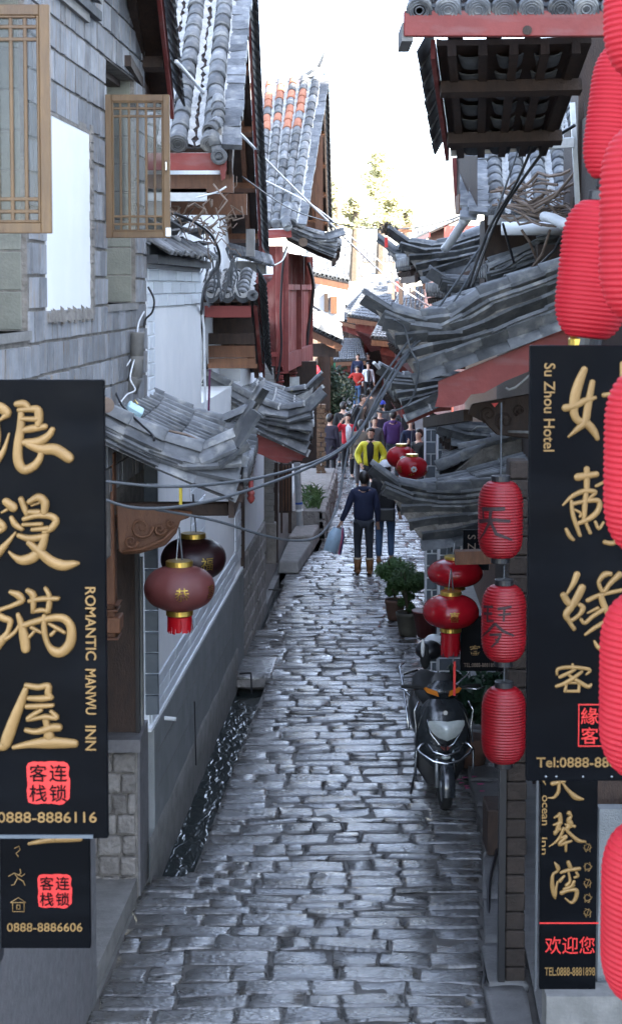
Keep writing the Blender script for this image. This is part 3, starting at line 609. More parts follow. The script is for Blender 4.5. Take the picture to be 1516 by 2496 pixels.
# kerb slabs on the right between the street and the fronts
Y = 10.2
while Y < 24:
    l = R.uniform(.55, 1.0); a, b = Y, Y+l-.012
    x0, x1 = sR(a)+.01, sR(b)+.01; e = R.uniform(.26, .34)
    me = stone_mesh([V((x0, a, 0)), V((x0+e, a, 0)), V((x1+e, b, 0)), V((x1, b, 0))], 0, R.random(), topz=.035); me.materials.clear(); me.materials.append(m_kerb)
    link('kerb_stone', me, street); Y += l
yard = MB(); yard.hexa([V((sR(9)+.3, 9, -.03)), V((8, 9, -.03)), V((8, 24, -.03)), V((sR(24)+.3, 24, -.03)), V((sR(9)+.3, 9, .03)), V((8, 9, .03)), V((8, 24, .03)), V((sR(24)+.3, 24, .03))])
tag(yard.build('pavement', m_kerb), kind='structure')
# channel: bridging slabs, rubble edge, grate
ch = thing('channel_bridge', 'thick stone slab bridging the water channel beside the grey wall', 'stone slab', (-.8, 20.2, 0))
sm = MB(); stone_mesh([V((-.98, 20.0, .02)), V((-.50, 20.0, .02)), V((-.42, 21.1, .02)), V((-.9, 21.1, .02))], 0, 3, sm, 0); sm.build('slab', m_stone, ch, True)
MB().hexa([V((-.99, 19.97, -.13)), V((-.53, 19.97, -.13)), V((-.42, 21.1, -.13)), V((-.9, 21.1, -.13)), V((-.99, 20.0, -.03)), V((-.53, 20.0, -.03)), V((-.42, 21.1, -.03)), V((-.9, 21.1, -.03))]).build('slab_edge', m_rock, ch)
t = thing('channel_bracket', 'thin bent iron rod standing in the channel by the slab', 'iron rod', (-.8, 19.3, -.3))
MB().tube([P(585, 1642, 19.0), P(612, 1640, 18.9), P(614, 1690, 18.7)], .012).build('rod', m_black, t)
gr = thing('drain_grate', 'dark iron bar grate across the water channel', 'grate', (-.6, 26.2, -.1))
for k in range(10):
    x = -.66+k*.035; MB().box((x, 26.0, -.32), (x+.012, 26.02, -.04)).build('bar', m_black, gr)
MB().box((-.68, 25.99, -.05), (-.30, 26.03, -.02)).build('frame', m_black, gr)
# short bridging stretch and the block steps on the left further on
def block(root, pts4, z0, z1, mat, name='stone'):
    MB().hexa([V((p[0], p[1], z0)) for p in pts4]+[V((p[0]+R.uniform(-.01, .01), p[1]+R.uniform(-.01, .01), z1)) for p in pts4]).build(name, mat, root)
st = thing('doorstep', 'worn pale stone doorstep beside the channel under the drainpipe', 'doorstep', (-.3, 29.0, 0))
bevel(MB().hexa([V((-.55, 27.3, 0)), V((-.20, 27.3, 0)), V((.02, 29.4, 0)), V((-.42, 29.4, 0)), V((-.54, 27.4, .2)), V((-.22, 27.4, .2)), V((0, 29.4, .22)), V((-.42, 29.4, .22))]).build('stone', m_conc, st), .03, 2)
bevel(MB().hexa([V((-.42, 29.5, 0)), V((.04, 29.5, 0)), V((.16, 30.8, 0)), V((-.3, 30.8, 0)), V((-.42, 29.5, .30)), V((.04, 29.5, .33)), V((.16, 30.8, .33)), V((-.3, 30.8, .30))]).build('stone', m_rock, st), .04, 2)

# ================================================================ helpers for house fronts
def front(root, Y0, Y1, z0, z1, mat, off=0, th=.25, name='wall', side=-1):
    f = xl if side < 0 else xr; s = -1 if side < 0 else 1
    a, b = f(Y0, off), f(Y1, off)
    return MB().hexa([V((a, Y0, z0)), V((a+s*th, Y0, z0)), V((b+s*th, Y1, z0)), V((b, Y1, z0)), V((a, Y0, z1)), V((a+s*th, Y0, z1)), V((b+s*th, Y1, z1)), V((b, Y1, z1))]).build(name, mat, root)
_tm = {}
def slab_mesh(l, h, t, mat, i, jit=.0):
    k = (round(l, 3), round(h, 3), round(t, 3), mat.name, i % 5)
    if k not in _tm:
        q = random.Random(i % 5); j = lambda: q.uniform(-jit, jit); e = min(.006, t*.4)
        vs_ = [(0, 0, 0), (l, 0, 0), (l, 0, h), (0, 0, h)]+[(e+j(), t+j()*.5, e+j()), (l-e+j(), t+j()*.5, e+j()), (l-e+j(), t+j()*.5, h-e+j()), (e+j(), t+j()*.5, h-e+j())]
        _tm[k] = mesh(vs_, [(0, 1, 2, 3), (7, 6, 5, 4), (0, 4, 5, 1), (1, 5, 6, 2), (2, 6, 7, 3), (3, 7, 4, 0)], mat, False, 'brick')
    return _tm[k]
def course(root, o, d, Lh, z0, z1, w_, h_, gap, t, mat, nrm, name='brick', bond=True, jit=.004, holes=None, vary=0, sink=None, proud=.0):
    """bricks over a vertical rectangle: origin o, unit direction d, length Lh; nrm points out of the wall"""
    d = V(d).normalized(); nrm = V(nrm).normalized(); rws = max(1, round((z1-z0)/h_)); hh = (z1-z0)/rws; flip = d.cross(V((0, 0, 1))).dot(nrm) > 0
    for r_ in range(rws):
        s_ = -(w_/2 if (bond and r_ % 2) else 0)
        while s_ < Lh-.02:
            ww = w_*(1+R.uniform(-vary, vary)); a, b = max(s_, 0), min(s_+ww, Lh); s_ += ww
            if b-a < .05: continue
            zc = z0+r_*hh
            if holes:
                for (h0, h1, g0, g1) in holes:
                    if g0 < zc+hh/2 < g1:
                        if h0 <= a and b <= h1: b = a
                        elif a < h0 < b: b = h0
                        elif a < h1 < b: a = h1
                if b-a < .05: continue
            l = round(b-a-gap, 2); me = slab_mesh(l, round(hh-gap, 3), t, mat, R.randrange(5), jit)
            p = V(o)+d*(a+gap/2); p.z = zc+gap/2+R.uniform(-.002, .002); p += nrm*R.uniform(-.003, .003+proud)
            m4 = Matrix.Identity(4)
            for i in range(3): m4[i][0] = d[i]; m4[i][1] = nrm[i]; m4[i][2] = (0, 0, 1)[i]
            m4.translation = p
            if sink is not None: sink.add([v.co for v in me.vertices], [tuple(q.vertices) for q in me.polygons], m4)
            else: link(name, me, root, True, m4)
DL = V((LB, 1, 0)).normalized(); NL = V((1, -LB, 0)).normalized()
def lfield(root, Y0, Y1, z0, z1, w_, h_, gap, t, mat, off=0, **k):
    Lh = (V((xl(Y1), Y1, 0))-V((xl(Y0), Y0, 0))).length
    course(root, (xl(Y0, off), Y0, 0), DL, Lh, z0, z1, w_, h_, gap, t, mat, NL, **k)
def wrapx(me_fn): pass
# ================================================================ LEFT SIDE
def zat(py, Y): return P(758, py, Y).z
def yl(px, off=0, py=900): return WL(px, py, off).y        # distance at which the left front crosses this image column
# ---- house A: grey brick upper storey with two windows
A = thing('brick_house', 'grey brick house on the left with a whitewashed panel and open wooden windows', 'house', (xl(10)-.2, 10, 0))
front(A, 5.5, 13.25, 4.05, 6.75, m_mortar, -.03, .12, 'wall_backing') if False else None
A0, A1 = 6.2, 13.2
YP0, YP1 = yl(118, py=600), yl(224, py=600)                # white panel
ZP0, ZP1 = 4.62, 5.80
W1 = (6.3, yl(76), 4.56, 6.75)                             # window openings (Y0, Y1, z0, z1)
W2 = (yl(266), yl(337), 4.68, 6.38)
A_hole = [((q0-A0)/DL.y, (q1-A0)/DL.y, g0, g1) for q0, q1, g0, g1 in (W1, W2, (YP0-.02, YP1, ZP0, ZP1))]
lfield(A, A0, A1, 3.35, 6.95, .21, .185, .010, .045, m_brick, off=-.045, holes=A_hole, vary=.45)
# solid wall behind the bricks, built round the openings
def piece(Y0, Y1, z0, z1, mat=m_mortar, off=-.014, th=.3, name='wall'): front(A, Y0, Y1, z0, z1, mat, off, th, name)
piece(A0, A1, 2.9, 4.56); piece(A0, W1[1], W1[3], 7.1); piece(W1[1], W2[0], 4.56, 7.1); piece(W2[0], W2[1], 4.56, W2[2]); piece(W2[0], W2[1], W2[3], 7.1); piece(W2[1], A1, 4.56, 7.1)
pn = front(A, YP0-.02, YP1, ZP0, ZP1, m_white, -.004, .02, 'white_panel')
mo = MB(); Y = YP0; xl_ = xl; xl = lambda Y_, off=0: xl_(Y_, off+.034)                                         # ragged render edge of the panel
for k in range(26):
    a = lerp(YP0-.03, YP1+.02, k/26); b = lerp(YP0-.03, YP1+.02, (k+1)/26); h = R.uniform(.03, .075)
    mo.hexa([V((xl(a, -.04), a, ZP0-h*.6)), V((xl(a, -.02), a, ZP0-h*.6)), V((xl(b, -.02), b, ZP0-h*.6)), V((xl(b, -.04), b, ZP0-h*.6)), V((xl(a, -.04), a, ZP0+h)), V((xl(a, -.026), a, ZP0+h*.8)), V((xl(b, -.026), b, ZP0+h*.7)), V((xl(b, -.04), b, ZP0+h*.8))])
for k in range(22):
    a = lerp(ZP0, ZP1+.06, k/22); b = lerp(ZP0, ZP1+.06, (k+1)/22); h = R.uniform(.01, .04); Yc = YP1
    mo.hexa([V((xl(Yc-h, -.04), Yc-h, a)), V((xl(Yc-h, -.02), Yc-h, a)), V((xl(Yc+.05, -.02), Yc+.05, a)), V((xl(Yc+.05, -.04), Yc+.05, a)), V((xl(Yc-h, -.04), Yc-h, b)), V((xl(Yc-h, -.026), Yc-h, b)), V((xl(Yc+.05, -.026), Yc+.05, b)), V((xl(Yc+.05, -.04), Yc+.05, b))])
mo.build('ragged_render', m_mortar, A, kind='stuff'); xl = xl_
front(A, YP0-.02, YP1+.02, ZP1, ZP1+.05, m_mortar, 0, .06, 'panel_moulding')
for (a, b, z0, z1) in (W1, W2):                            # far reveal of green-grey blocks, dark room, sill, window head
    zz = z0; n = max(1, round((z1-z0)/.21)); hh = (z1-z0)/n
    for k in range(n): bevel(MB().box((xl(b)-.30, b-.006, z0+k*hh+.004), (xl(b)-.045, b+.10, z0+(k+1)*hh-.004)).build('reveal_block', m_block, A), .006)
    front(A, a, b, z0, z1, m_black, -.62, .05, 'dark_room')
    front(A, a, b, z0-.05, z0, m_conc, .01, .34, 'sill')
    MB().box((xl(b)-.34, b-.05, z0), (xl(b)-.29, b-.008, z1)).build('window_frame', m_sash, A)
    front(A, a, b, z1-.05, z1, m_wooddark, -.12, .1, 'window_head')
# open wooden sashes, hung on the wall and standing out over the street
def sash(root, x0, x1, z0, z1, Y, nv, stile, handle=False, t=.035, skew=0.0):
    s_ = thing('x', None, None) if False else None
    q = []
    def bx(n, a, b, m=m_sash, d=t, dy=0): q.append(bevel(MB().box((a[0], Y-d/2+dy, a[1]), (b[0], Y+d/2+dy, b[1])).build(n, m, root), .003))
    bx('stile', (x0, z0), (x0+stile, z1)); bx('stile', (x1-stile, z0), (x1, z1)); bx('rail', (x0+stile, z0), (x1-stile, z0+stile)); bx('rail', (x0+stile, z1-stile), (x1-stile, z1))
    i0, i1, j0, j1 = x0+stile, x1-stile, z0+stile, z1-stile
    bd = .012
    for a, b in (((i0, j0), (i0+bd, j1)), ((i1-bd, j0), (i1, j1)), ((i0+bd, j0), (i1-bd, j0+bd)), ((i0+bd, j1-bd), (i1-bd, j1))): bx('bead', a, b, m_sash, t*.6, -.004)
    W_, H_ = i1-i0, j1-j0
    for k in range(nv):
        x = lerp(i0, i1, (k+1)/(nv+1)); bx('lattice_bar', (x-.008, j0), (x+.008, j1), m_sash, .014, -.004)
    for f in (.055, .115, .885, .945):
        z = lerp(j0, j1, f); bx('lattice_bar', (i0, z-.008), (i1, z+.008), m_sash, .012, -.006)
    MB().box((i0, Y+.008, j0), (i1, Y+.011, j1)).build('pane', m_glass, root)
    if handle:
        MB().tube([V((x1-stile*.5, Y-.02, lerp(z0, z1, .46))), V((x1-stile*.5, Y-.055, lerp(z0, z1, .475))), V((x1-stile*.5, Y-.055, lerp(z0, z1, .525))), V((x1-stile*.5, Y-.02, lerp(z0, z1, .54)))], .006).build('handle', m_chrome, root)
        MB().box((x1-.03, Y-.025, z0+.01), (x1+.004, Y+.02, z0+.07)).build('hinge', m_zinc, root)
a, b = P(260, 580, 11.4), P(414, 231, 11.4)
s2 = thing('window_sash', 'complete open wooden window sash with lattice and small metal handle', 'window', (a.x, 11.4, a.z), group='open lattice window sashes')
sash(s2, a.x, b.x, a.z, b.z, 11.4, 5, .045, True)
a, b = P(-130, 569, 7.1), P(122, 12, 7.1)
s1 = thing('window_sash', 'larger open wooden window sash cut by the picture edge above the gold lettered board', 'window', (a.x, 7.1, a.z), group='open lattice window sashes')
sash(s1, a.x, b.x, a.z, b.z, 7.1, 5, .045)
# tiled cornice over the first window, broken tile edge
cor = MB()
ca, cb = WL(112, 75), WL(212, 165)
for k in range(26):
    Y = lerp(6.9, yl(232, py=100), k/26); x = xl(Y)
    z = lerp(7.02, 6.34, k/26)+.0
    me = flat(.10, .15, .03, m_tile, R.randrange(4))
    z = 6.62+.12
    link('cornice_tile', me, A, True, basis(V((1, 0, -.55+R.uniform(-.06, .06))), V((0, 0, 1)), V((x-.02, Y, z+R.uniform(-.01, .01)))))
    link('cornice_tile', me, A, True, basis(V((1, 0, -.3)), V((0, 0, 1)), V((x-.03, Y+.04, z-.05))))
front(A, 6.9, yl(232, py=100), 6.56, 6.62, m_tiledark, .05, .15, 'cornice_moulding'); front(A, 6.9, yl(232, py=100)-.3, 6.50, 6.56, m_conc, .025, .12, 'cornice_moulding')
# roof of house A: seen from below, falling away from the camera
ridge_l, ridge_r = V((-3.0, 9.0, 8.2)), V((-1.02, 9.0, 8.2)); e_l, e_r = V((-3.0, 14.0, 6.42)), V((-1.19, 14.0, 6.42))
AR = thing('roof_overhang', 'dark roof overhang above the small lattice window with a red bargeboard', 'roof', (-1.3, 12, 6.8))
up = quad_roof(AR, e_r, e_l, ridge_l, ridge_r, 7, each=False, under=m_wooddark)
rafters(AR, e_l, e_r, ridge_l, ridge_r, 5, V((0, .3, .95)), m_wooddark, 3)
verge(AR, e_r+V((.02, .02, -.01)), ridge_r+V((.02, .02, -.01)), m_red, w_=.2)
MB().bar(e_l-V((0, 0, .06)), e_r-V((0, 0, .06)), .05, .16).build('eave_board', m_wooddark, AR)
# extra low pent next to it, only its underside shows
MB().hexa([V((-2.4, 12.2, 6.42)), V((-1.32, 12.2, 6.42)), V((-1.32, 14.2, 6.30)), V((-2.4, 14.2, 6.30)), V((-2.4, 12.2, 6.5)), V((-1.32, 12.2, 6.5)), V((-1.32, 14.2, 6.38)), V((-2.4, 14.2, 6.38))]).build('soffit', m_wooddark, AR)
# ground storey of A: shop opening behind the carved canopy, granite apron below
zs = 1.62
AG = thing('corner_shop', 'shop front under the near left canopy with granite apron and stone sill', 'shop front', (xl(11), 11, 0))
front(AG, 12.66, 13.1, 0, 1.2, m_granite, 0, .3, 'granite_apron')
MB().box((-2.2, 12.72, 1.3), (-1.375, 12.78, 3.6)).build('shade_sheet', m_wooddark, AG); MB().box((-1.375, 12.70, 1.3), (-1.345, 12.80, 2.9)).build('door_frame', m_black, AG)  # first box: dark sheet standing for the shade inside the shop opening
MB().box((-2.2, 12.5, 1.2), (-1.32, 13.1, 1.3)).build('sill', m_granite, AG)
front(AG, 7.4, 10.8, 0, 1.75, m_granite, 0, .3, 'granite_wall'); front(AG, 10.8, 12.62, 0, .16, m_conc, -.02, .8, 'doorstep')
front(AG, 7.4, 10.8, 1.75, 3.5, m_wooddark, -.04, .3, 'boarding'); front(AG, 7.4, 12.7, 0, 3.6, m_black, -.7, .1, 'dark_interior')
# carved jamb stone and brick pilaster
z0, z1 = 1.25, 2.65
MB().box((xl(12.9)-.16, 12.86, z0), (xl(12.9)-.09, 13.0, z1+.2)).build('door_frame', m_black, AG)
cv = MB().box((xl(12.95)-.09, 12.9, z0), (xl(12.95)-.015, 13.02, z1)); cv.build('carved_jamb', m_conc, AG)
cm = MB()
for k in range(34):
    for j in range(2): cm.ball((xl(12.95)-.07+j*.03+R.uniform(-.006, .006), 12.895, z0+.05+k*.04+R.uniform(-.01, .01)), R.uniform(.009, .014), 6, 4)
cm.build('carving', m_rock, AG, kind='stuff')
course(AG, (xl(13.1)-.02, 13.06, 0), (1, 0, 0), .12, 1.35, 3.4, .3, .17, .008, .03, m_ftiledark, (0, -1, 0))
# rubble pier with a granite course seen below the sill
pr = thing('rubble_pier', 'rubble stone pier beneath the shop window sill', 'stone pier', (-1.6, 12.65, 0))
for r_ in range(7):
    x = -1.80
    while x < -1.37:
        l = min(R.uniform(.09, .2), -1.36-x); z0_ = .02+r_*.165
        bevel(MB().box((x, 12.60+R.uniform(-.012, .012), z0_), (x+l-.012, 12.7, z0_+.153)).build('stone', m_rock, pr), .02, 2); x += l
MB().box((-1.85, 12.63, 0), (-1.36, 12.71, 1.2)).build('mortar_core', m_mortar, pr)

# ---- house B: whitewashed wall framed with painted tile courses
B = thing('white_house', 'whitewashed house wall banded with grey tiles and thin white joints', 'house', (xl(15), 15, 0))
YB0, YB1, YBm = 13.3, 21.0, 16.9
front(B, YB0, YBm, 1.2, 5.02, m_white, -.02, .4); front(B, YBm, YB1, 1.2, 3.6, m_white, -.02, .4)
lfield(B, YB0+.02, YBm-.02, 4.63, 4.96, .55, .11, .010, .012, m_ftile, off=-.018)
lfield(B, YB0+.02, YB0+.36, 3.4, 4.63, .17, .11, .010, .012, m_ftile, off=-.018)
# lower wall: blue-white panels between tile columns, then grey render with incised lines
def zl(px, py): return WL(px, py).z
for (a, b) in ((YB0+.05, YB0+.5), (15.95, 17.1), (20.2, 20.95)):
    lfield(B, a, b, 1.32, 3.3, .4, .16, .010, .012, m_ftile, off=-.018)
lfield(B, YB0+.05, 20.2, 1.18, 1.52, .7, .11, .010, .012, m_ftile, off=-.017)
front(B, YB0, YB1, -.35, 1.17, m_render, .02, .4, 'rendered_base')
front(B, YB0-.1, YB1, 1.17, 1.20, m_white, .012, .1, 'white_ledge')
for z in (.92, .62): 
    front(B, YB0+.2, YB1, z, z+.012, m_kerb, .0225, .01, 'painted_line')
# bulging plinth at the water
rows = []
for i in range(60):
    Y = lerp(12.95, 20.1, i/59); q = noise.noise(V((Y*1.3, 0, 0)))*.03
    rows.append([V((xl(Y)+.02, Y, .34+q*1.5)), V((xl(Y)+.035+q*.5, Y, .30+q)), V((xl(Y)+.03+q*.4, Y, .1)), V((xl(Y)+.02+q*.3, Y, -.4))])
MB().grid(rows).build('rough_plinth', m_conc, B, True)
MB().tube([WL(396, 1750), WL(396, 1750)+V((.12, -.02, -.005))], .018, 8).build('spout', m_pvc, B)
MB().tube([WL(462, 1710)+V((.05, 0, 0)), WL(466, 1865)+V((.05, 0, 0))], .006).build('rod', m_black, B)
# white downpipe and dark cables at its far corner
dp = thing('downpipe', 'slim white downpipe on the far corner of the white wall', 'pipe', (xl(YBm)+.02, YBm, 3.6))
MB().tube([P(487, 655, YBm), P(489, 730, YBm), P(498, 800, YBm), P(501, 1000, YBm)], .014).build('pipe', m_pvc, dp)
MB().tube([P(512, 900, YBm), P(509, 1005, YBm)], .012).build('cable', cloth('plum', (.12, .03, .08)), dp)
# capping of tiles on the wall
cap = thing('wall_capping', 'ragged capping of weathered tiles on the whitewashed wall', 'wall capping', (xl(14.5), 14.5, 5.0))
front(cap, YB0-.1, YBm, 4.99, 5.06, m_tiledark, .09, .5, 'capping_course'); front(cap, YB0-.1, YBm, 5.06, 5.14, m_tiledark, .02, .4, 'capping_course')
for k in range(40):
    Y = lerp(YB0-.1, YBm-.1, k/40)
    for (dx, dz, l, dip) in ((-.06, .20, .26, -.55), (-.14, .24, .2, -.4)):
        link('capping_tile', barrel(l, .05, m_tile, k) if k % 2 else flat(l, .11, .02, m_tile, k), cap, True, basis(V((1, R.uniform(-.12, .12), dip+R.uniform(-.12, .08))), V((0, 0, 1)), V((xl(Y)+dx+R.uniform(-.02, .02), Y, 5.06+dz*.7))))
front(cap, YB0-.1, YBm, 5.14, 5.28, m_mortar, -.12, .3, 'mortar_core')
# broken tiles and branches thrown on top
for k in range(26):
    a = V((R.uniform(-2.0, -1.15), R.uniform(13.6, 16.8), 5.30+R.uniform(-.06, .12)))
    link('loose_tile', flat(.2, .14, .02, m_tile, k) if k % 3 else barrel(.2, .055, m_tile, k), cap, True, basis(V((R.uniform(-1, 1), R.uniform(-1, 1), R.uniform(-.5, .5))), V((0, .3, 1)), a))

# ---- house C: tall roof with gable towards the street
C = thing('gabled_house', 'tall gabled house with weathered grey barrel tiles bedded in white mortar', 'house', (-1.6, 18, 0))
EL, ER, RR, RL = V((-2.98, 14.5, 6.02)), V((-.74, 14.5, 6.02)), V((-.74, 18.2, 8.45)), V((-2.98, 18.2, 8.45))
upc = quad_roof(C, EL, ER, RR, RL, 8, L=.26, r=.085, mortar=True, discs=True, pans=.11)
run(C, [ER+V((.04, 0, -.01)), RR+V((.04, 0, -.01))], .17, kind='flat', w_=.17, t=.05, up=upc, jit=.014)
MB().bar(EL+V((0, .03, -.12)), ER+V((0, .03, -.12)), .04, .15).build('eave_board', m_red, C)
MB().bar(EL+V((0, .25, -.30)), ER+V((.05, .25, -.30)), .1, .16).build('beam', m_wood, C)
MB().bar(V((-3, 14.75, 5.62)), V((-.93, 14.75, 5.62)), .1, .11).build('gutter', m_zinc, C)
MB().bar(V((-3, 16.0, 5.6)), V((-.62, 16.0, 5.6)), .12, .2).build('beam', m_wood, C)
F1, F2 = V((-3.05, 23.2, 5.30)), V((-.73, 23.2, 5.30))
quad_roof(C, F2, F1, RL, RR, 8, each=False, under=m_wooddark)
rafters(C, F1, F2, RL, RR, 9, V((0, .5, .85)), m_wood, 5)
verge(C, F2+V((.03, 0, -.0)), RR+V((.03, 0, -.0)), m_redold, w_=.18, sl=.24)
verge(C, ER+V((.03, .1, -.1)), RR+V((.03, 0, -.06)), m_wooddark, w_=.16, slates=False)
# horn tile and upturned end at the near right corner
link('eave_disc', me_disc, C, True, basis(V((1, 0, 0)), V((0, 1, 0)), P(534, 381, 14.4)) @ Matrix.Scale(1.15, 4))
run(C, [P(530, 395, 14.45)+V((0, 0, .03)), P(512, 320, 14.5), P(532, 300, 14.7), P(532, 240, 15.0)], .12, .06)
MB().prism([P(536, 388, 14.46), P(552, 395, 14.46), P(549, 435, 14.46), P(541, 440, 14.46), P(537, 420, 14.46)], V((0, .03, 0))).build('carved_end', m_redold, C)
bevel(MB().box(P(492, 345, 14.6), P(545, 318, 14.9)).build('broken_mortar', m_mortar, C), .02, 2)
gw = MB(); gw.hexa([V((-3, 15.6, 4.8)), V((-1.36, 15.6, 4.8)), V((-1.12, 22.6, 3.2)), V((-3, 22.6, 3.2)), V((-3, 15.6, 6.4)), V((-1.36, 15.6, 6.4)), V((-1.12, 22.6, 5.4)), V((-3, 22.6, 5.4))])
gw.prism([V((-1.36, 15.6, 6.35)), V((-1.26, 18.2, 8.2)), V((-1.12, 22.6, 5.4))], V((-.3, 0, 0))); gw.build('wall', m_white, C)
MB().box((-1.0, 21.9, 4.2), (-.80, 22.2, 5.15)).build('chimney_stack', m_conc, C)
# ---- little porch roof (far slope seen from below) on the street front
E = thing('jutting_porch', 'small jutting porch with white mortar scallops over a red eave board', 'porch', (-.9, 19, 4.5))
EL, ER, RR, RL = P(497, 742, 18.5), P(612, 742, 18.5), P(622, 668, 19.6), P(510, 668, 19.6)
quad_roof(E, EL+V((0, 0, .07)), ER+V((0, 0, .07)), RR, RL, 3, L=.2, r=.075, mortar=True, discs=False)
for k in range(3):                                        # white scalloped bedding on the eave
    x0, x1 = lerp(EL.x, ER.x, k/3), lerp(EL.x, ER.x, (k+1)/3); pts = [V((lerp(x0, x1, t/8), 18.46, EL.z+.13-.06*math.sin(PI*t/8)+.02*(1 if t in (0, 8) else 0))) for t in range(9)]
    MB().prism(pts+[p+V((0, 0, .055)) for p in reversed(pts)], V((0, .06, 0))).build('mortar_scallop', m_lime, E)
    pts2 = [p-V((0, 0, .005)) for p in pts]; MB().prism(pts2+[p-V((0, 0, .05)) for p in reversed(pts2)], V((0, .05, 0))).build('drip_tile', m_tiledark, E)
link('eave_disc', me_disc, E, True, basis(V((1, 0, 0)), V((0, 1, 0)), P(616, 720, 18.4)) @ Matrix.Scale(1.0, 4))
bevel(MB().box(P(499, 774, 18.52), P(613, 745, 18.58)).build('eave_board', m_red, E), .004)
FR, FL = P(640, 900, 22.5), P(530, 900, 22.5)
quad_roof(E, FR, FL, RL, RR, 4, each=False, under=m_wooddark)
rafters(E, FL, FR, RL, RR, 4, V((0, .4, .9)), m_wood, 1)
verge(E, FR+V((.02, 0, .02)), RR+V((.02, 0, .02)), m_redold, w_=.14, sl=.24, L=.14)
run(E, [P(633, 885, 19.3), P(628, 800, 19.0), P(616, 722, 18.5)], .2, .045, m_tiledark)
MB().prism([P(617, 745, 18.5), P(627, 745, 18.5), P(640, 900, 19.4), P(633, 912, 19.4)], V((0, .03, 0))).build('bargeboard', m_redold, E)
for (y0, y1) in ((812, 840), (842, 872), (873, 898)):
    bevel(MB().box(P(503, y1, 19.6), P(628, y0, 19.65)).build('plank', m_wood if y0 > 815 else m_wooddark, E), .004)
MB().box(P(503, 812, 20.2), P(628, 770, 20.25)).build('dark_recess', m_wooddark, E)
MB().tube([P(497, 770, 18.5), P(499, 900, 18.5)], .02).build('post', m_wooddark, E)
# tile rubble, wall and small ledge between B and the porch
ls = thing('tiled_ledge', 'short ledge of old tiles in front of the white gable wall', 'ledge', P(600, 640, 21.0))
for k in range(22):
    p = P(lerp(560, 655, k/21), lerp(612, 640, k/21), 21.0); link('tile', barrel(.2, .04, m_tile, k), ls, True, basis(V((.25, -.8, -.6)), V((0, 0, 1)), p+V((0, .1, .06))))
MB().box(P(560, 668, 21.05), P(650, 640, 21.4)).build('wall', m_conc, ls)
MB().box(P(600, 625, 20.6), P(622, 560, 20.9)).build('stone_post', m_conc, ls)
# ---- leaning roof 1 (near left canopy)
pent('tiled_canopy', 'near left shop canopy with two upturned corner ridges above the maroon lanterns', 11.3, 13.7,
     ridge=[(226, 988), (292, 1020), (356, 1056), (430, 1082), (497, 1100), (556, 1080), (598, 1036), (622, 985)],
     low=[(226, 1042), (372, 1112), (480, 1160), (573, 1196)],
     surf=[(226, 1000), (292, 1036), (400, 1094), (500, 1140), (592, 1168)], rowstep=.21, L=.27)
cf = thing('timber_bracket', 'dark brown timber frame with carved brackets under the near left canopy', 'timber frame', P(290, 1500, 11.5))
MB().hexa([P(226, 1075, 11.45), P(560, 1215, 11.45), P(560, 1215, 12.6), P(226, 1075, 12.6), P(226, 1050, 11.45), P(575, 1200, 11.45), P(575, 1200, 12.6), P(226, 1050, 12.6)]).build('fascia_beam', m_wooddark, cf)
bevel(MB().box(P(252, 1560, 11.55), P(284, 1100, 11.7)).build('post', m_wood, cf), .008)
pts = [P(a, b, 11.5) for a, b in ((284, 1232), (470, 1248), (462, 1262), (440, 1270), (430, 1300), (404, 1330), (380, 1338), (340, 1350), (300, 1352), (290, 1345))]
bevel(MB().prism(pts, V((0, .06, 0))).build('carved_bracket', m_wood, cf), .008)
cm = MB()
for (cx, cy, r0) in ((345, 1285, 30), (320, 1320, 18), (390, 1290, 16), (415, 1275, 10)):
    sp = [P(cx+r0*(1-t/14)*math.cos(t*.75), cy+r0*(1-t/14)*math.sin(t*.75), 11.47) for t in range(13)]
    cm.tube(sp, [.012*(1-t/20) for t in range(13)], 6)
cm.tube([P(300, 1345, 11.47), P(350, 1338, 11.47), P(400, 1315, 11.47), P(428, 1285, 11.47)], .014, 6); cm.build('carved_scroll', m_wood, cf, True, kind='stuff')
bevel(MB().box(P(270, 1258, 11.56), P(560, 1222, 11.66)).build('cross_beam', m_wooddark, cf), .01)
for (y0, y1, x1) in ((1462, 1476, 300), (1478, 1488, 296), (1492, 1545, 302), (1546, 1556, 298)):
    bevel(MB().box(P(258, y1, 11.5), P(x1, y0, 11.72)).build('carved_foot', m_wood, cf), .01, 2)
bm_ = MB().box(P(225, 1560, 11.78), P(268, 1230, 11.82)); bm_.build('panel', m_wooddark, cf)
# ---- leaning roof 2
pent('tiled_canopy', 'second left canopy with white jointed ridges and a red scalloped board at the stone wall', 20.0, 23.4,
     ridge=[(500, 912), (575, 952), (650, 994), (712, 1002), (752, 985), (790, 945)],
     low=[(512, 990), (600, 1030), (690, 1072), (748, 1098)],
     surf=[(500, 925), (590, 978), (680, 1020), (757, 1062)], rowstep=.22, L=.3, r=.065,
     board={'poly': [(600, 1042), (745, 1105), (736, 1124), (715, 1122), (700, 1130), (676, 1126), (655, 1118), (640, 1110), (622, 1104)], 'mat': m_red}, fill_m=m_lime)
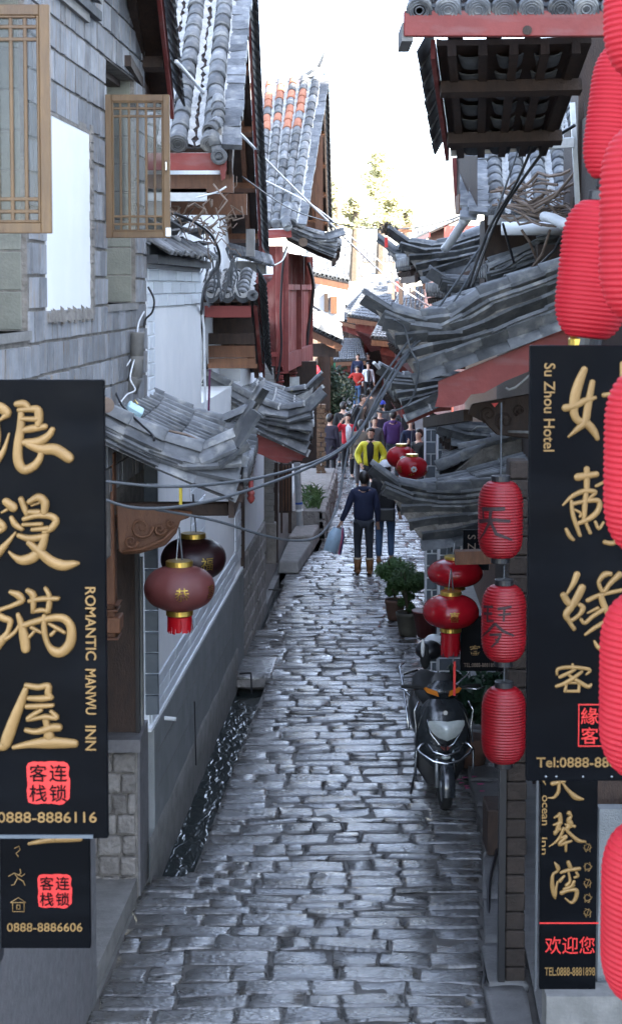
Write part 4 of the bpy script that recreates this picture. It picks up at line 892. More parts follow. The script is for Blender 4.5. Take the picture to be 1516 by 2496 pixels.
# ---- house D below it
D = thing('stone_house', 'house beneath the second canopy with rubble base, wavy brick pier and brown door', 'house', (xl(24), 24, 0))
front(D, 21.05, 24.6, 1.3, 3.9, m_white, -.02, .4)
front(D, 21.0, 24.6, -.4, 1.3, m_mortar, -.06, .4, 'wall_backing')
for r_ in range(6):
    Y = 21.05
    while Y < 24.4:
        l = R.uniform(.3, .7); l = min(l, 24.55-Y); z0 = -.1+r_*.235
        bevel(MB().hexa([V((xl(Y)-.06, Y, z0)), V((xl(Y)+.02, Y, z0)), V((xl(Y+l)+.02, Y+l-.02, z0)), V((xl(Y+l)-.06, Y+l-.02, z0)), V((xl(Y)-.06, Y, z0+.21)), V((xl(Y)+.015+R.uniform(-.01, .02), Y, z0+.21)), V((xl(Y+l)+.015, Y+l-.02, z0+.21)), V((xl(Y+l)-.06, Y+l-.02, z0+.21))]).build('stone', m_rock, D), .015); Y += l
MB().box(P(582, 1385, 21.0), P(597, 1190, 21.1)).build('door_post', m_wooddark, D)
front(D, 24.6, 31, -.4, 4.2, m_conc, -.25, .3, 'wall')
k = 0; z = 1.25                                            # wavy pier of thin bricks
zb, zt = zat(1275, 24.7), zat(895, 24.7)
n = 26
for k in range(n):
    z = lerp(zb, zt, k/n); s_ = .02*math.sin(k*2.2); me = slab_mesh(.17, round((zt-zb)/n-.006, 3), .14, m_conc, k, .004)
    o = link('brick', me, D, True, Matrix.Translation(V((P(641, 1200, 24.7).x+s_*.4, 24.85, z)))); o.matrix_basis = Matrix.Translation(V((P(641, 1200, 24.7).x+s_*.3, 24.85, z))) @ Matrix.Rotation(PI, 4, 'X') @ Matrix.Scale(-1, 4, (0, 0, 1)) if False else Matrix.Translation(V((P(641, 1200, 24.7).x+s_*.3, 24.70, z)))
bevel(MB().box(P(642, 1375, 24.66), P(674, 1270, 24.9)).build('pier_base', m_rock, D), .02, 2)
for (x0, x1) in ((667, 678), (684, 689), (703, 711)): MB().box(P(x0, 1372 if x0 < 670 else 1300, 25.0+(x0-667)*.06), P(x1, 1125, 25.15+(x0-667)*.06)).build('door_post', m_wooddark, D)
MB().box(P(680, 1250, 26.5), P(712, 1130, 26.55)).build('door', m_wooddark, D)
for k in range(4): MB().box(P(683+k*7, 1245, 26.42), P(685+k*7, 1135, 26.48)).build('door_bar', m_wood, D)
front(D, 25.2, 31, .0, .95, m_rock, -.08, .2, 'stone_wall')
dpp = thing('drainpipe', 'galvanised drainpipe with a blue band standing on the doorstep', 'pipe', P(730, 1285, 29.2))
MB().tube([P(724, 1128, 29.0), P(727, 1200, 29.0), P(731, 1282, 29.0)], .062, 10).build('pipe', m_zinc, dpp)
MB().tube([P(728.5, 1224, 29.0), P(728.8, 1229, 29.0)], .066, 10).build('band', cloth('blueband', (.03, .08, .3)), dpp)
MB().tube([P(729, 1241, 29.0), P(729.4, 1246, 29.0)], .07, 10).build('clamp', m_whiteplastic, dpp)
# hanging carved bud under the first canopy's eave
bud = thing('hanging_bud', 'red carved wooden bud hanging below the canopy eave', 'carved pendant', P(611, 1215, 11.9))
MB().lathe([(.004, -.07), (.02, -.055), (.03, -.03), (.022, -.005), (.028, .0), (.028, .02), (.018, .03), (.018, .12)], P(612, 1205, 12.2), 8).build('bud', m_red, bud, True)
# ---- house F: orange-tiled roof and red timber front
F = thing('red_timber_house', 'house with patches of orange roof tiles and a red timber front', 'house', (-.4, 32, 0))
EL, ER, RR, RL = P(560, 556, 28), P(722, 548, 28), P(786, 186, 33.2), P(560, 212, 33.2)
qf = quad_roof(F, EL, ER, RR, RL, 8, L=.34, r=.085, mortar=True, discs=True, pans=.16)
for o in list(F.children):
    if o.name.startswith('tile') and o.matrix_basis.translation.z > 7.6 and o.matrix_basis.translation.x < -.15 and R.random() < .5:
        me = o.data.copy(); me.materials.clear(); me.materials.append(m_tileor); o.data = me
run(F, [ER+V((.05, 0, 0)), RR+V((.03, 0, 0))], .3, kind='flat', w_=.24, t=.03, jit=.008)
run(F, [P(560, 214, 33.2), P(640, 207, 33.2), P(710, 196, 33.2), P(760, 182, 33.2), P(785, 160, 33.2), P(796, 128, 33.2)], .32, .06, m_conc)
run(F, [P(560, 218, 33.2), P(640, 212, 33.2), P(710, 202, 33.2), P(765, 188, 33.2)], .3, kind='flat', w_=.3, t=.04)
MB().bar(EL+V((0, .03, -.14)), ER+V((-.08, .03, -.14)), .05, .14).build('eave_board', m_red, F)
run(F, [P(700, 505, 28.3), P(694, 540, 27.95), P(700, 556, 27.9)], .2, .09); link('eave_disc', me_disc, F, True, basis(V((1, 0, 0)), V((0, 1, 0)), P(701, 552, 27.85)) @ Matrix.Scale(1.3, 4))
F1, F2 = P(640, 560, 38.5), P(797, 560, 38.5)
quad_roof(F, F2, F1, RL, RR, 6, each=False, under=m_wooddark)
rafters(F, F1, F2, RL, RR, 8, V((0, .5, .85)), m_wood, 5)
verge(F, F2+V((.02, 0, 0)), RR+V((.02, 0, 0)), m_oldwood, w_=.2, sl=.22, L=.22)
# timber framing of the open gable
for (a, b) in (((742, 565), (742, 470)), ((778, 560), (778, 330)), ((760, 500), (760, 400))): MB().bar(P(*a, 31), P(*b, 31), .14, .14).build('gable_post', m_wood, F)
for (a, b) in (((735, 505), (785, 470)), ((735, 548), (785, 552)), ((745, 440), (785, 440))): MB().bar(P(*a, 31.2), P(*b, 31.2), .12, .14).build('gable_beam', m_wood, F)
MB().box(P(600, 560, 33), P(740, 470, 33.2)).build('gable_wall', m_white, F)
# red front: board panel facing us, shutters receding
MB().box(P(628, 862, 28.6), P(676, 600, 28.7)).build('board_panel', m_redold, F)
bevel(MB().box(P(672, 905, 28.45), P(690, 600, 28.6)).build('post', m_redold, F), .01)
MB().box(P(630, 892, 28.5), P(680, 862, 28.6)).build('sill_board', m_red, F); MB().box(P(640, 870, 28.42), P(678, 858, 28.5)).build('sill_rail', m_red, F)
def fx(px, Yr=28.6): return P(px, 800, Yr)
pa, pb = P(690, 0, 28.6), P(752, 0, 33.5)                 # the receding front line
def fr(t, z): return V((lerp(pa.x, pb.x, t), lerp(pa.y, pb.y, t), z))
zT, zS, zB = zat(618, 30), zat(700, 30), zat(860, 30)
for k in range(4):
    a, b = k/4+.01, (k+1)/4-.01
    MB().hexa([fr(a, zS), fr(b, zS), fr(b, zS)+V((-.05, 0, 0)), fr(a, zS)+V((-.05, 0, 0)), fr(a, zT), fr(b, zT), fr(b, zT)+V((-.05, 0, 0)), fr(a, zT)+V((-.05, 0, 0))]).build('lattice_shutter', m_wooddark, F)
    for j in range(5):
        t = lerp(a, b, (j+.5)/5); MB().bar(fr(t, zS)+V((.02, 0, 0)), fr(t, zT)+V((.02, 0, 0)), .02, .03).build('lattice_bar', m_redold, F)
    for j in range(4):
        t0, t1 = lerp(a, b, j/4), lerp(a, b, (j+1)/4-.02)
        MB().hexa([fr(t0, zB), fr(t1, zB), fr(t1, zB)+V((-.06, 0, 0)), fr(t0, zB)+V((-.06, 0, 0)), fr(t0, zS), fr(t1, zS), fr(t1, zS)+V((-.06, 0, 0)), fr(t0, zS)+V((-.06, 0, 0))]).build('plank', m_redold, F)
    MB().bar(fr(a, zS)+V((.04, 0, 0)), fr(b, zS)+V((.04, 0, 0)), .06, .1).build('rail', m_redold, F)
for t in (0, .5, 1): MB().bar(fr(t, zB-.3)+V((.03, 0, 0)), fr(t, zT)+V((.03, 0, 0)), .12, .12).build('post', m_redold, F)
MB().bar(fr(0, zB-.12)+V((.05, 0, 0)), fr(1, zB-.12)+V((.05, 0, 0)), .08, .3).build('apron_beam', m_redold, F)
for (px, Y) in ((683, 28.5), (714, 30.6)):                # carved drop ends of the posts
    for (y0, y1, hw) in ((892, 905, 9), (906, 912, 11), (913, 926, 8), (927, 934, 10), (935, 945, 6)):
        bevel(MB().box(P(px-hw, y1, Y-.05), P(px+hw, y0, Y+.1)).build('carved_drop', m_redold, F), .01)
MB().box(P(650, 1130, 31), P(772, 880, 31.2)).build('lower_wall', m_wooddark, F)
MB().box(P(706, 955, 30.4), P(730, 918, 30.6)).build('meter_box', m_zinc, F)
MB().box(P(708, 955, 30.35), P(724, 948, 30.4)).build('sticker', cloth('yellow_sticker', (.6, .55, .05)), F)
MB().box((-5, 29, 0), (P(640, 0, 29).x-.1, 36, 6.1)).build('wall', m_white, F)
pent('tiled_canopy', 'grey tile canopy jutting from the red timber house below the orange roof', 29.0, 32.5,
     ridge=[(690, 532), (730, 555), (778, 575), (815, 570), (838, 560)], low=[(700, 568), (760, 598), (815, 620)], surf=[(695, 545), (760, 580), (828, 606)], rowstep=.25, L=.34, r=.07)
MB().lathe([(.08, 0), (.08, .3)], ax=(0, 1, 0), c=P(739, 590, 28.8), seg=12).build('log_end', m_oldwood, F)
# security camera
sc_ = thing('security_camera', 'white dome security camera hanging by the red board panel', 'camera', P(651, 660, 27.8))
MB().lathe([(.02, .02), (.10, .0), (.105, -.13), (.10, -.14)], P(651, 650, 27.8), 16).build('housing', m_whiteplastic, sc_, True)
MB().lathe([(.09, .02), (.085, -.03), (.05, -.07), (.005, -.085)], P(651, 676, 27.8), 14).build('dome', m_glass, sc_, True)
MB().tube([P(635, 645, 27.9), P(651, 648, 27.8)], .02).build('arm', m_whiteplastic, sc_)
# ================================================================ RIGHT SIDE
# ---- near house: roof eave with discs, then the underside of its far slope
N = thing('overhanging_house', 'upper right house corner with dark overhang and round eave tiles on a red beam', 'house', (1.5, 10.6, 6.5))
Y0 = 10.6; EL, ER = P(990, 38, Y0), P(1600, 34, Y0); RL, RR = EL+V((.1, .7, .46)), ER+V((.1, .7, .46))
quad_roof(N, EL, ER, RR, RL, 9, L=.24, r=.078, discs=True, mortar=False, pans=.12)
bevel(MB().box(P(984, 88, Y0-.02), P(1600, 30, Y0+.05)).build('eave_beam', m_red, N), .006)
MB().lathe([(.03, 0), (.03, .012)], ax=(0, -1, 0), c=P(1284, 74, Y0-.02), seg=12).build('knot', m_wooddark, N)
MB().box(P(979, 100, Y0+.0), P(996, 84, Y0+.5)).build('beam_end', m_conc, N)
FL, FR = P(1096, 352, 13.6), P(1345, 345, 13.6); RL, RR = P(1062, 95, 11.4), P(1440, 88, 11.4)
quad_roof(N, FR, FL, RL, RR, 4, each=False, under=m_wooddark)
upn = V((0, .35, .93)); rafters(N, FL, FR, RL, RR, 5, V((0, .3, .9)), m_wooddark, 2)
nt_ = (FL-RL)
for i in range(3):                                         # curved tile undersides seen between the rafters
    a = (i+1)/4
    for k in range(7):
        p = lerp(lerp(RL, FL, (k+.3)/7), lerp(RR, FR, (k+.3)/7), a-.02)-V((0, .0, .075))
        link('pan_tile', barrel(.22, .09, m_tiledark, k), N, True, basis(nt_, V((0, -.3, -1)), p) @ Matrix.Scale(.3, 4, (0, 0, 1)))
verge(N, FL+V((-.02, 0, 0)), RL+V((-.02, 0, 0)), m_redold, out=V((-1, 0, 0)), w_=.14, sl=.2, L=.32)
gt = thing('gutter', 'pale grey box gutter under the dark roof overhang at upper right', 'gutter', P(1095, 370, 13.7))
bevel(MB().hexa([P(1097, 382, 13.6), P(1400, 360, 13.6), P(1400, 360, 13.75), P(1097, 382, 13.75), P(1097, 352, 13.6), P(1400, 334, 13.6), P(1400, 334, 13.75), P(1097, 352, 13.75)]).build('trough', m_zinc, gt), .005)
MB().box(P(1125, 380, 13.55), P(1130, 348, 13.6)).build('strap', m_black, gt)
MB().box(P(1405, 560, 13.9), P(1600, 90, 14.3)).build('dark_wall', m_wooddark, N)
for px in (1412, 1447): MB().bar(P(px, 600, 13.8), P(px-18, 250, 13.8), .04, .04).build('post', m_zinc if px < 1430 else m_wooddark, N)
# ---- steep tiled roof behind it
S_ = thing('steep_house', 'house with steep lime-bedded barrel-tiled roof below the upper right overhang', 'house', P(1160, 520, 15.5))
EL, ER, RR, RL = P(1180, 528, 15.5), P(1520, 528, 15.5), P(1460, 250, 19.0), P(1172, 250, 19.0)
quad_roof(S_, EL, ER, RR, RL, 6, L=.25, r=.08, mortar=True, discs=True, pans=.11)
d_ = [EL+V((-.04, 0, .02)), RL+V((-.04, 0, .02))]; run(S_, d_, .16, kind='flat', w_=.22, t=.03, jit=.01)
run(S_, [EL+V((-.14, .05, -.03)), RL+V((-.14, .05, -.03))], .16, kind='flat', w_=.16, t=.03, jit=.01)
bevel(MB().box(P(1190, 548, 15.45), P(1360, 526, 15.55)).build('eave_board', m_conc, S_), .004)
MB().hexa([P(1110, 505, 17), P(1163, 530, 15.6), P(1163, 530, 15.9), P(1110, 505, 17.3), P(1112, 380, 17), P(1163, 380, 15.6), P(1163, 380, 15.9), P(1112, 380, 17.3)]).build('gable_boards', m_wooddark, S_)
MB().bar(P(1106, 385, 17), P(1114, 512, 17), .04, .1).build('bargeboard', m_redold, S_)
MB().box(P(1118, 518, 16.2), P(1160, 478, 16.6)).build('gable_beam', m_wood, S_)
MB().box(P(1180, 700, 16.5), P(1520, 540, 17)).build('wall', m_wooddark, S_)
pp = thing('gutter_pipe', 'thick white horizontal gutter pipe under the barrel-tiled roof', 'pipe', P(1225, 555, 15.3))
MB().tube([P(1222, 557, 15.3), P(1395, 557, 15.3)], .062, 12).build('pipe', m_pvc, pp, True)
pp = thing('drain_pipe', 'diagonal white drainpipe falling to the upturned far right roof', 'pipe', P(1090, 600, 17))
MB().tube([P(1152, 505, 16.4), P(1140, 525, 16.5), P(1092, 598, 17.5), P(1084, 606, 17.6)], .048, 12).build('pipe', m_pvc, pp, True)
MB().tube([P(1136, 531, 16.55), P(1130, 540, 16.6)], .055, 12).build('collar', m_pvc, pp, True)
pp = thing('elbow_pipe', 'short pale blue elbow pipe beside the red lanterns', 'pipe', P(1330, 540, 12))
MB().tube([P(1326, 528, 12.6), P(1345, 532, 12.3), P(1372, 545, 12), P(1400, 550, 11.8)], .04, 12).build('pipe', m_pvc, pp, True)
# house bodies standing behind the right fronts (their street faces are in deep shade)
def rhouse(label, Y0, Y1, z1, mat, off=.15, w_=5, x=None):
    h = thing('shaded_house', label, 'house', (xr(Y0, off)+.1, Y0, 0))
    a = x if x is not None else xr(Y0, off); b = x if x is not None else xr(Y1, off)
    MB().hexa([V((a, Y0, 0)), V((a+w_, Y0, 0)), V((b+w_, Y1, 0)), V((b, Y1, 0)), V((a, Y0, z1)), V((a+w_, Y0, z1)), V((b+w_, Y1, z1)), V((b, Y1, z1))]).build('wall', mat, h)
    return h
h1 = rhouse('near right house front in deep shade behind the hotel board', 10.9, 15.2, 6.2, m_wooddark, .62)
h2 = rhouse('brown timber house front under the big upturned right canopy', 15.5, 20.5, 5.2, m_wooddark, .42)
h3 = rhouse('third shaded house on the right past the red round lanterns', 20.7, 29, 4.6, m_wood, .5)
# ---- pents on the right
pent('tiled_canopy', 'big upturned right canopy with a wide dark red board beside the hotel board', 13.0, 15.6,
     ridge=[(1400, 640), (1300, 678), (1175, 722), (1080, 786), (982, 772), (930, 745), (885, 716)],
     low=[(1400, 770), (1290, 812), (1130, 872), (1012, 915)],
     surf=[(1400, 660), (1290, 702), (1160, 752), (1060, 800), (985, 828)], rowstep=.2, L=.26, r=.068, layers=2, far=False,
     board={'poly': [(1400, 790), (1290, 838), (1068, 930), (1068, 966), (1060, 992), (1100, 994), (1130, 985), (1148, 962), (1180, 958), (1230, 930), (1290, 905), (1400, 860)], 'mat': m_red})
pent('tiled_canopy', 'smaller right canopy half hidden behind the big one, above the strolling crowd', 18.5, 21.0,
     ridge=[(1120, 920), (1060, 915), (1000, 922), (960, 915), (922, 890)], low=[(1110, 960), (1050, 985), (990, 1012)], surf=[(1120, 928), (1040, 945), (965, 960)], rowstep=.24, L=.28, r=.065, far=False,
     board={'poly': [(1100, 980), (985, 1022), (992, 1034), (1010, 1028), (1040, 1015), (1060, 1005), (1100, 1000)], 'mat': m_red}, fill_m=m_lime)
MB()
pt = thing('white_rod', 'short white plastic rod poking out of the canopy tip', 'rod', P(915, 893, 18.3)); MB().tube([P(911, 884, 18.3), P(924, 897, 18.4)], .02, 8).build('rod', m_whiteplastic, pt)
pent('tiled_canopy', 'tile-rowed canopy behind the lowest one, falling towards the flower lanterns', 17.0, 20.2,
     ridge=[(1440, 1010), (1340, 1040), (1200, 1075), (1120, 1092)], low=[(1440, 1120), (1290, 1140), (1150, 1175), (1065, 1190)], surf=[(1440, 1025), (1330, 1062), (1200, 1108), (1068, 1165)], rowstep=.24, L=.30, r=.08, dx=.13, far=False, layers=0)
pent('tiled_canopy', 'lowest right canopy with a long upturned nose over the white-capped man', 15.6, 16.9,
     ridge=[(1420, 1150), (1290, 1172), (1130, 1196), (1050, 1196), (975, 1182), (935, 1160), (903, 1132)],
     low=[(1420, 1230), (1290, 1264), (1130, 1310), (1030, 1322)],
     surf=[(1420, 1120), (1290, 1160), (1130, 1210), (1010, 1232)], rowstep=.22, L=.31, r=.075, layers=3, far=False)
pent('tiled_canopy', 'narrow right canopy tip hanging over the white-jointed tile wall', 18.6, 19.8,
     ridge=[(1330, 1040), (1230, 1052), (1150, 1046), (1096, 1040), (1066, 1026), (1044, 1010)], low=[(1330, 1080), (1200, 1082), (1100, 1070)], surf=[(1330, 1046), (1200, 1062), (1085, 1058)], rowstep=.24, L=.3, r=.06, far=False)
pent('tiled_canopy', 'upturned canopy with thin tile ridge above the yellow and blue cloth', 17.5, 20.5,
     ridge=[(1360, 650), (1290, 655), (1180, 685), (1100, 690), (1075, 675), (1045, 655)], low=[(1360, 700), (1200, 722), (1100, 716)], surf=[(1360, 655), (1200, 695), (1090, 705)], rowstep=.24, L=.28, r=.06, far=False)
pent('tiled_canopy', 'far right roof corner catching the drainpipe, curling up to a leafy tip', 22.0, 25.5,
     ridge=[(1330, 500), (1230, 545), (1150, 580), (1080, 600), (1010, 598), (975, 582), (945, 556)], low=[(1330, 590), (1230, 620), (1120, 655), (1030, 680)], surf=[(1330, 520), (1220, 570), (1100, 622), (1000, 640)], rowstep=.26, L=.36, r=.08, layers=2)
pent('tiled_canopy', 'cluttered small roof tangled in cables left of the red lanterns', 15.9, 17.4,
     ridge=[(1380, 575), (1290, 600), (1230, 640), (1195, 650)], low=[(1380, 640), (1290, 665), (1190, 690)], surf=[(1380, 590), (1290, 620), (1200, 665)], rowstep=.22, L=.26, r=.06, far=False)
# eave rafters, dark room behind the canopy board and a carved bracket
bk = thing('canopy_bracket', 'dim carved wooden bracket under the big right canopy', 'bracket', P(1200, 1000, 14.0))
pts = [P(a, b, 14.0) for a, b in ((1290, 960), (1150, 985), (1140, 1010), (1180, 1030), (1210, 1060), (1290, 1070))]
bevel(MB().prism(pts, V((0, .06, 0))).build('carved_board', m_wooddark, bk), .01)
cm = MB()
for (cx, cy, r0) in ((1190, 1010, 22), (1230, 1025, 24), (1265, 1000, 14)):
    cm.tube([P(cx+r0*(1-t/14)*math.cos(t*.75+2), cy+r0*(1-t/14)*math.sin(t*.75+2), 13.98) for t in range(13)], [.014*(1-t/20) for t in range(13)], 6)
cm.build('carved_scroll', m_wooddark, bk, True, kind='stuff')
MB().bar(P(1140, 1012, 14.2), P(1040, 1030, 16), .08, .1).build('beam', m_wooddark, bk)
rf = thing('paper_pennant', 'tiny red paper pennant under the big right canopy', 'pennant', P(1205, 985, 13.9))
MB().prism([P(1197, 983, 13.9), P(1214, 982, 13.9), P(1205, 993, 13.9)], V((0, .01, 0))).build('pennant', m_sealred, rf)
hk = thing('bent_conduit', 'bent pale conduit curving below the dark red canopy board', 'conduit', P(1235, 945, 12.9))
MB().tube([P(1232, 945, 12.8), P(1240, 950, 12.8), P(1256, 944, 12.8), P(1275, 928, 12.8), P(1300, 905, 12.8)], .01).build('conduit', m_conc, hk, True)
hk = thing('conduit', 'grey conduit running from the narrow canopy towards the hotel board', 'conduit', P(1180, 1045, 15))
MB().tube([P(1150, 1050, 18.0), P(1165, 1040, 17), P(1200, 1042, 15), P(1240, 1052, 14), P(1300, 1054, 13)], .013).build('conduit', m_conc, hk, True)
# ---- tile walls with white joints
tw = thing('tile_pillar', 'slate-blue tiled pillar with white joints behind the hanging flower lanterns', 'pillar', P(1060, 1200, 22))
def tiled(root, p0, p1, z0, z1, th, nx_, h_, mat=m_ftiledark):
    """tiled upright panel facing the camera from p0 to p1 with a return along the street"""
    a, b = V(p0), V(p1); a.z = b.z = 0
    MB().hexa([a+V((0, .012, z0)), b+V((0, .012, z0)), b+V((0, th, z0)), a+V((0, th, z0)), a+V((0, .012, z1)), b+V((0, .012, z1)), b+V((0, th, z1)), a+V((0, th, z1))]).build('grout_core', m_white, root)
    course(root, (a.x, a.y, 0), (1, 0, 0), (b-a).length, z0, z1, (b-a).length/nx_, h_, .018, .012, mat, (0, -1, 0), name='facing_tile')
tiled(tw, P(1036, 1200, 23), P(1062, 1200, 23), zat(1340, 23), zat(1018, 23), .3, 1.0, .17)
tiled(tw, P(1066, 1200, 22.7), P(1100, 1200, 22.7), zat(1340, 22.7), zat(1035, 22.7), .3, 1.4, .17)
tw2 = thing('tile_pillar', 'tiled pillar with white joints standing behind the clipped shrubs', 'pillar', P(1070, 1380, 18.5))
tiled(tw2, P(1038, 1380, 19.5), P(1066, 1380, 19.5), 0, zat(1290, 19.5), .3, 1.0, .15)
tiled(tw2, P(1070, 1380, 19.0), P(1126, 1380, 19.0), 0, zat(1290, 19.0), .3, 1.6, .15)
MB().box(P(1098, 1345, 18.4), P(1102, 1200, 18.45)).build('post', m_black, tw2)
# shop board and beam behind the middle lanterns
sb = thing('shop_board', 'black inn board with a golden character and phone number behind the scooter', 'sign board', P(1180, 1600, 14.2))
bevel(MB().box(P(1122, 1636, 14.2), P(1262, 1500, 14.26)).build('board', m_board, sb), .004)
MB().box(P(1128, 1390, 14.4), P(1190, 1290, 14.45)).build('upper_board', m_board, sb)
letter(sb, '客', P(1157, 1585, 14.19), .09, m_gold, bold=.005, brush=True, name='character')
letter(sb, 'TEL:0888-8881898', P(1170, 1621, 14.19), .034, m_oldwood, w=.29)
letter(sb, 'S Z', P(1149, 1322, 14.39), .07, m_oldwood, rot=-PI/2)
MB().bar(P(1108, 1358, 13.6), P(1245, 1355, 13.6), .12, .11).build('lantern_beam', m_wood, sb)
# post of stacked bricks beside the street, right
m_brown = M('dark_brown_brick', (.018, .013, .010), (.04, .028, .022), 12, .9, .9, 40, .2)  # very dark brown brick
ps = thing('brick_pier', 'slim pier of rough brown bricks behind the middle string of lanterns', 'pier', P(1262, 2100, 10.9))
zb = -.03
for k in range(28):
    bevel(MB().box((1.335+R.uniform(-.005, .005), 11.0, k*.13), (1.47+R.uniform(-.005, .005), 11.2, k*.13+.122)).build('brick', m_brown, ps), .01)
MB().box((1.285, 10.98, 0), (1.33, 11.05, 1.6)).build('post', m_black, ps)
rw = thing('base_wall', 'pale plastered wall base and ledge under the narrow inn board', 'wall', P(1400, 2450, 9))
MB().box(P(1330, 2560, 9.7), P(1620, 2395, 9.9)).build('wall', m_conc, rw)
MB().box(P(1455, 2400, 10.0), P(1620, 1960, 10.1)).build('grey_panel', m_render, rw)
MB().box(P(1420, 1960, 10.3), P(1620, 1200, 10.5)).build('dark_panel', m_wooddark, rw)
# potted greenery behind the scooter
# ---- unseen tall house, added to keep the sun off the alley
T1 = thing('unseen_shade_house', 'unseen tall house added beyond the right edge to shade the alley', 'house', (9, 12, 0))
TX0, TX1, TY0, TY1, TZ = 6.5, 14, -14, 26, 14.5
MB().box((TX0, TY0, 0), (TX1, TY1, TZ)).build('wall', m_white, T1)
MB().prism([V((TX0-.6, TY0-.5, TZ)), V((TX1+.6, TY0-.5, TZ)), V(((TX0+TX1)/2, TY0-.5, TZ+2.2))], V((0, TY1-TY0+1, 0))).build('roof', m_tile, T1)

for (Ya, Yb_, x0, zt, lab) in ((29.3, 38, 3.3, 5.6, 'fourth right house set back behind the canopies with the crowd before it'), (38.4, 44.8, 3.9, 6.0, 'fifth right house whose tiled eave shades the crowd'), (50.2, 60, 4.3, 6.4, 'sixth right house near the far end of the street'), (60.5, 69, 4.9, 6.9, 'seventh right house beside the house closing the street'), (69.4, 79, 5.6, 8.0, 'tall last house on the right at the street end')):
    hq = thing('shaded_house', lab, 'house', (x0+3, Ya, 0))  # right row added, heights set to shade the crowd and street end
    MB().box((x0, Ya, -.1), (x0+6, Yb_, zt-.6)).build('wall', m_redold, hq)
    quad_roof(hq, V((x0-.6, Yb_, zt-.9)), V((x0-.6, Ya, zt-.9)), V((x0+2.5, Ya, zt+.5)), V((x0+2.5, Yb_, zt+.5)), int((Yb_-Ya)/.34), L=.4, r=.09, each=False, pans=.2)
    MB().hexa([V((x0+2.5, Ya, zt+.38)), V((x0+6, Ya, zt-.9)), V((x0+6, Yb_, zt-.9)), V((x0+2.5, Yb_, zt+.38)), V((x0+2.5, Ya, zt+.5)), V((x0+6, Ya, zt-.8)), V((x0+6, Yb_, zt-.8)), V((x0+2.5, Yb_, zt+.5))]).build('rear_slope', m_tile, hq)
    MB().bar(V((x0-.62, Ya, zt-1.0)), V((x0-.62, Yb_, zt-1.0)), .05, .18).build('eave_board', m_red, hq)
# ================================================================ FAR END OF THE STREET
def fquad(name, label, el, er, rr, rl, rows, cat='roof', tiles=m_tile, root=None, r=.09, thick=.08, L=.4, fascia=None):
    own = root is None
    root = root or thing(name, label, 'house', P(*el))
    EL, ER, RR, RL = P(*el), P(*er), P(*rr), P(*rl)
    quad_roof(root, EL, ER, RR, RL, rows, L=L, r=r, each=False, pans=.2, thick=thick, matf=m_lime if tiles is m_lime else None)
    if tiles is m_lime:
        for o in root.children:
            if o.name.startswith('barrel_tiles'): o.data.materials[0] = m_lime
    if own: MB().hexa([EL+V((.3, .5, -.5)), ER+V((-.3, .5, -.5)), RR+V((-.3, 0, -2.2)), RL+V((.3, 0, -2.2)), EL+V((.3, .5, -.02)), ER+V((-.3, .5, -.02)), RR+V((-.3, 0, -.35)), RL+V((.3, 0, -.35))]).build('wall', m_redold, root)
    run(root, [RL+V((0, 0, .05)), RR+V((0, 0, .05))], .4, .09)
    if fascia: MB().bar(EL-V((0, 0, .12)), ER-V((0, 0, .12)), .05, .16).build('eave_board', fascia, root)
    return root
def fwall(root, a, b, depth, mat, name='wall'): return MB().box(P(*a), P(*b)+V((0, depth, 0))).build(name, mat, root)
# left, sunlit
q = thing('sunlit_house', 'sunlit cream house past the red timber house with two tile canopies', 'house', P(780, 1000, 45))
fwall(q, (700, 782, 46), (838, 600, 46), 6, m_white); fwall(q, (700, 1100, 46.2), (806, 782, 46.2), 5, m_mud, 'lower_wall'); fwall(q, (778, 1000, 46.1), (804, 850, 46.1), .1, m_wooddark, 'doorway')
fwall(q, (754, 745, 45.9), (766, 690, 45.9), .1, m_wood, 'window'); fwall(q, (790, 760, 45.9), (800, 715, 45.9), .1, m_wooddark, 'window'); fwall(q, (806, 764, 45.9), (822, 722, 45.9), .1, m_wood, 'window')
fwall(q, (748, 1010, 45.8), (774, 800, 45.8), .2, m_oldwood, 'post')
fquad('x', '', (748, 668, 43), (850, 690, 43), (835, 640, 46), (748, 622, 46), 10, root=q, fascia=m_wood)
fquad('x', '', (752, 800, 41), (832, 838, 41), (828, 800, 43.5), (752, 752, 43.5), 8, root=q, fascia=m_wood)
run(q, [P(752, 790, 40.9), P(800, 812, 40.9), P(832, 826, 40.9)], .3, .1)
fwall(q, (756, 870, 41.2), (826, 838, 41.2), .3, m_wooddark, 'eave_beam')
mp = thing('mud_pier', 'mud brick pier beside the climbing plant', 'pier', P(780, 1150, 37))
zb, zt = 0, zat(985, 37); n = 20
for k in range(n):
    for j in range(2):
        bevel(MB().box(V((P(771, 0, 37).x+(j*.12 if k % 2 else j*.09), 37, zb+(zt-zb)*k/n)), V((P(771, 0, 37).x+(j*.12 if k % 2 else j*.09)+(.1), 37.25, zb+(zt-zb)*(k+.9)/n))).build('brick', m_mud, mp), .01)
lw = thing('planter_wall', 'low rubble retaining wall with grasses left of the dark-coated walker', 'low wall', P(750, 1200, 34))
MB().hexa([V((-.45, 31, 0)), V((.26, 31, 0)), V((.62, 38, 0)), V((-.2, 38, 0)), V((-.45, 31, .55)), V((.2, 31, .55)), V((.55, 38, .6)), V((-.2, 38, .6))]).build('wall', m_rock, lw)
rows = 3
for r_ in range(rows):
    Y = 31.0
    while Y < 37.6:
        l = R.uniform(.4, .9); x = lerp(.24, .60, (Y-31)/7); z = r_*.19
        bevel(MB().box((x-.1, Y, z), (x+.03+R.uniform(0, .02), Y+l-.03, z+.175)).build('stone', m_rock, lw), .02); Y += l
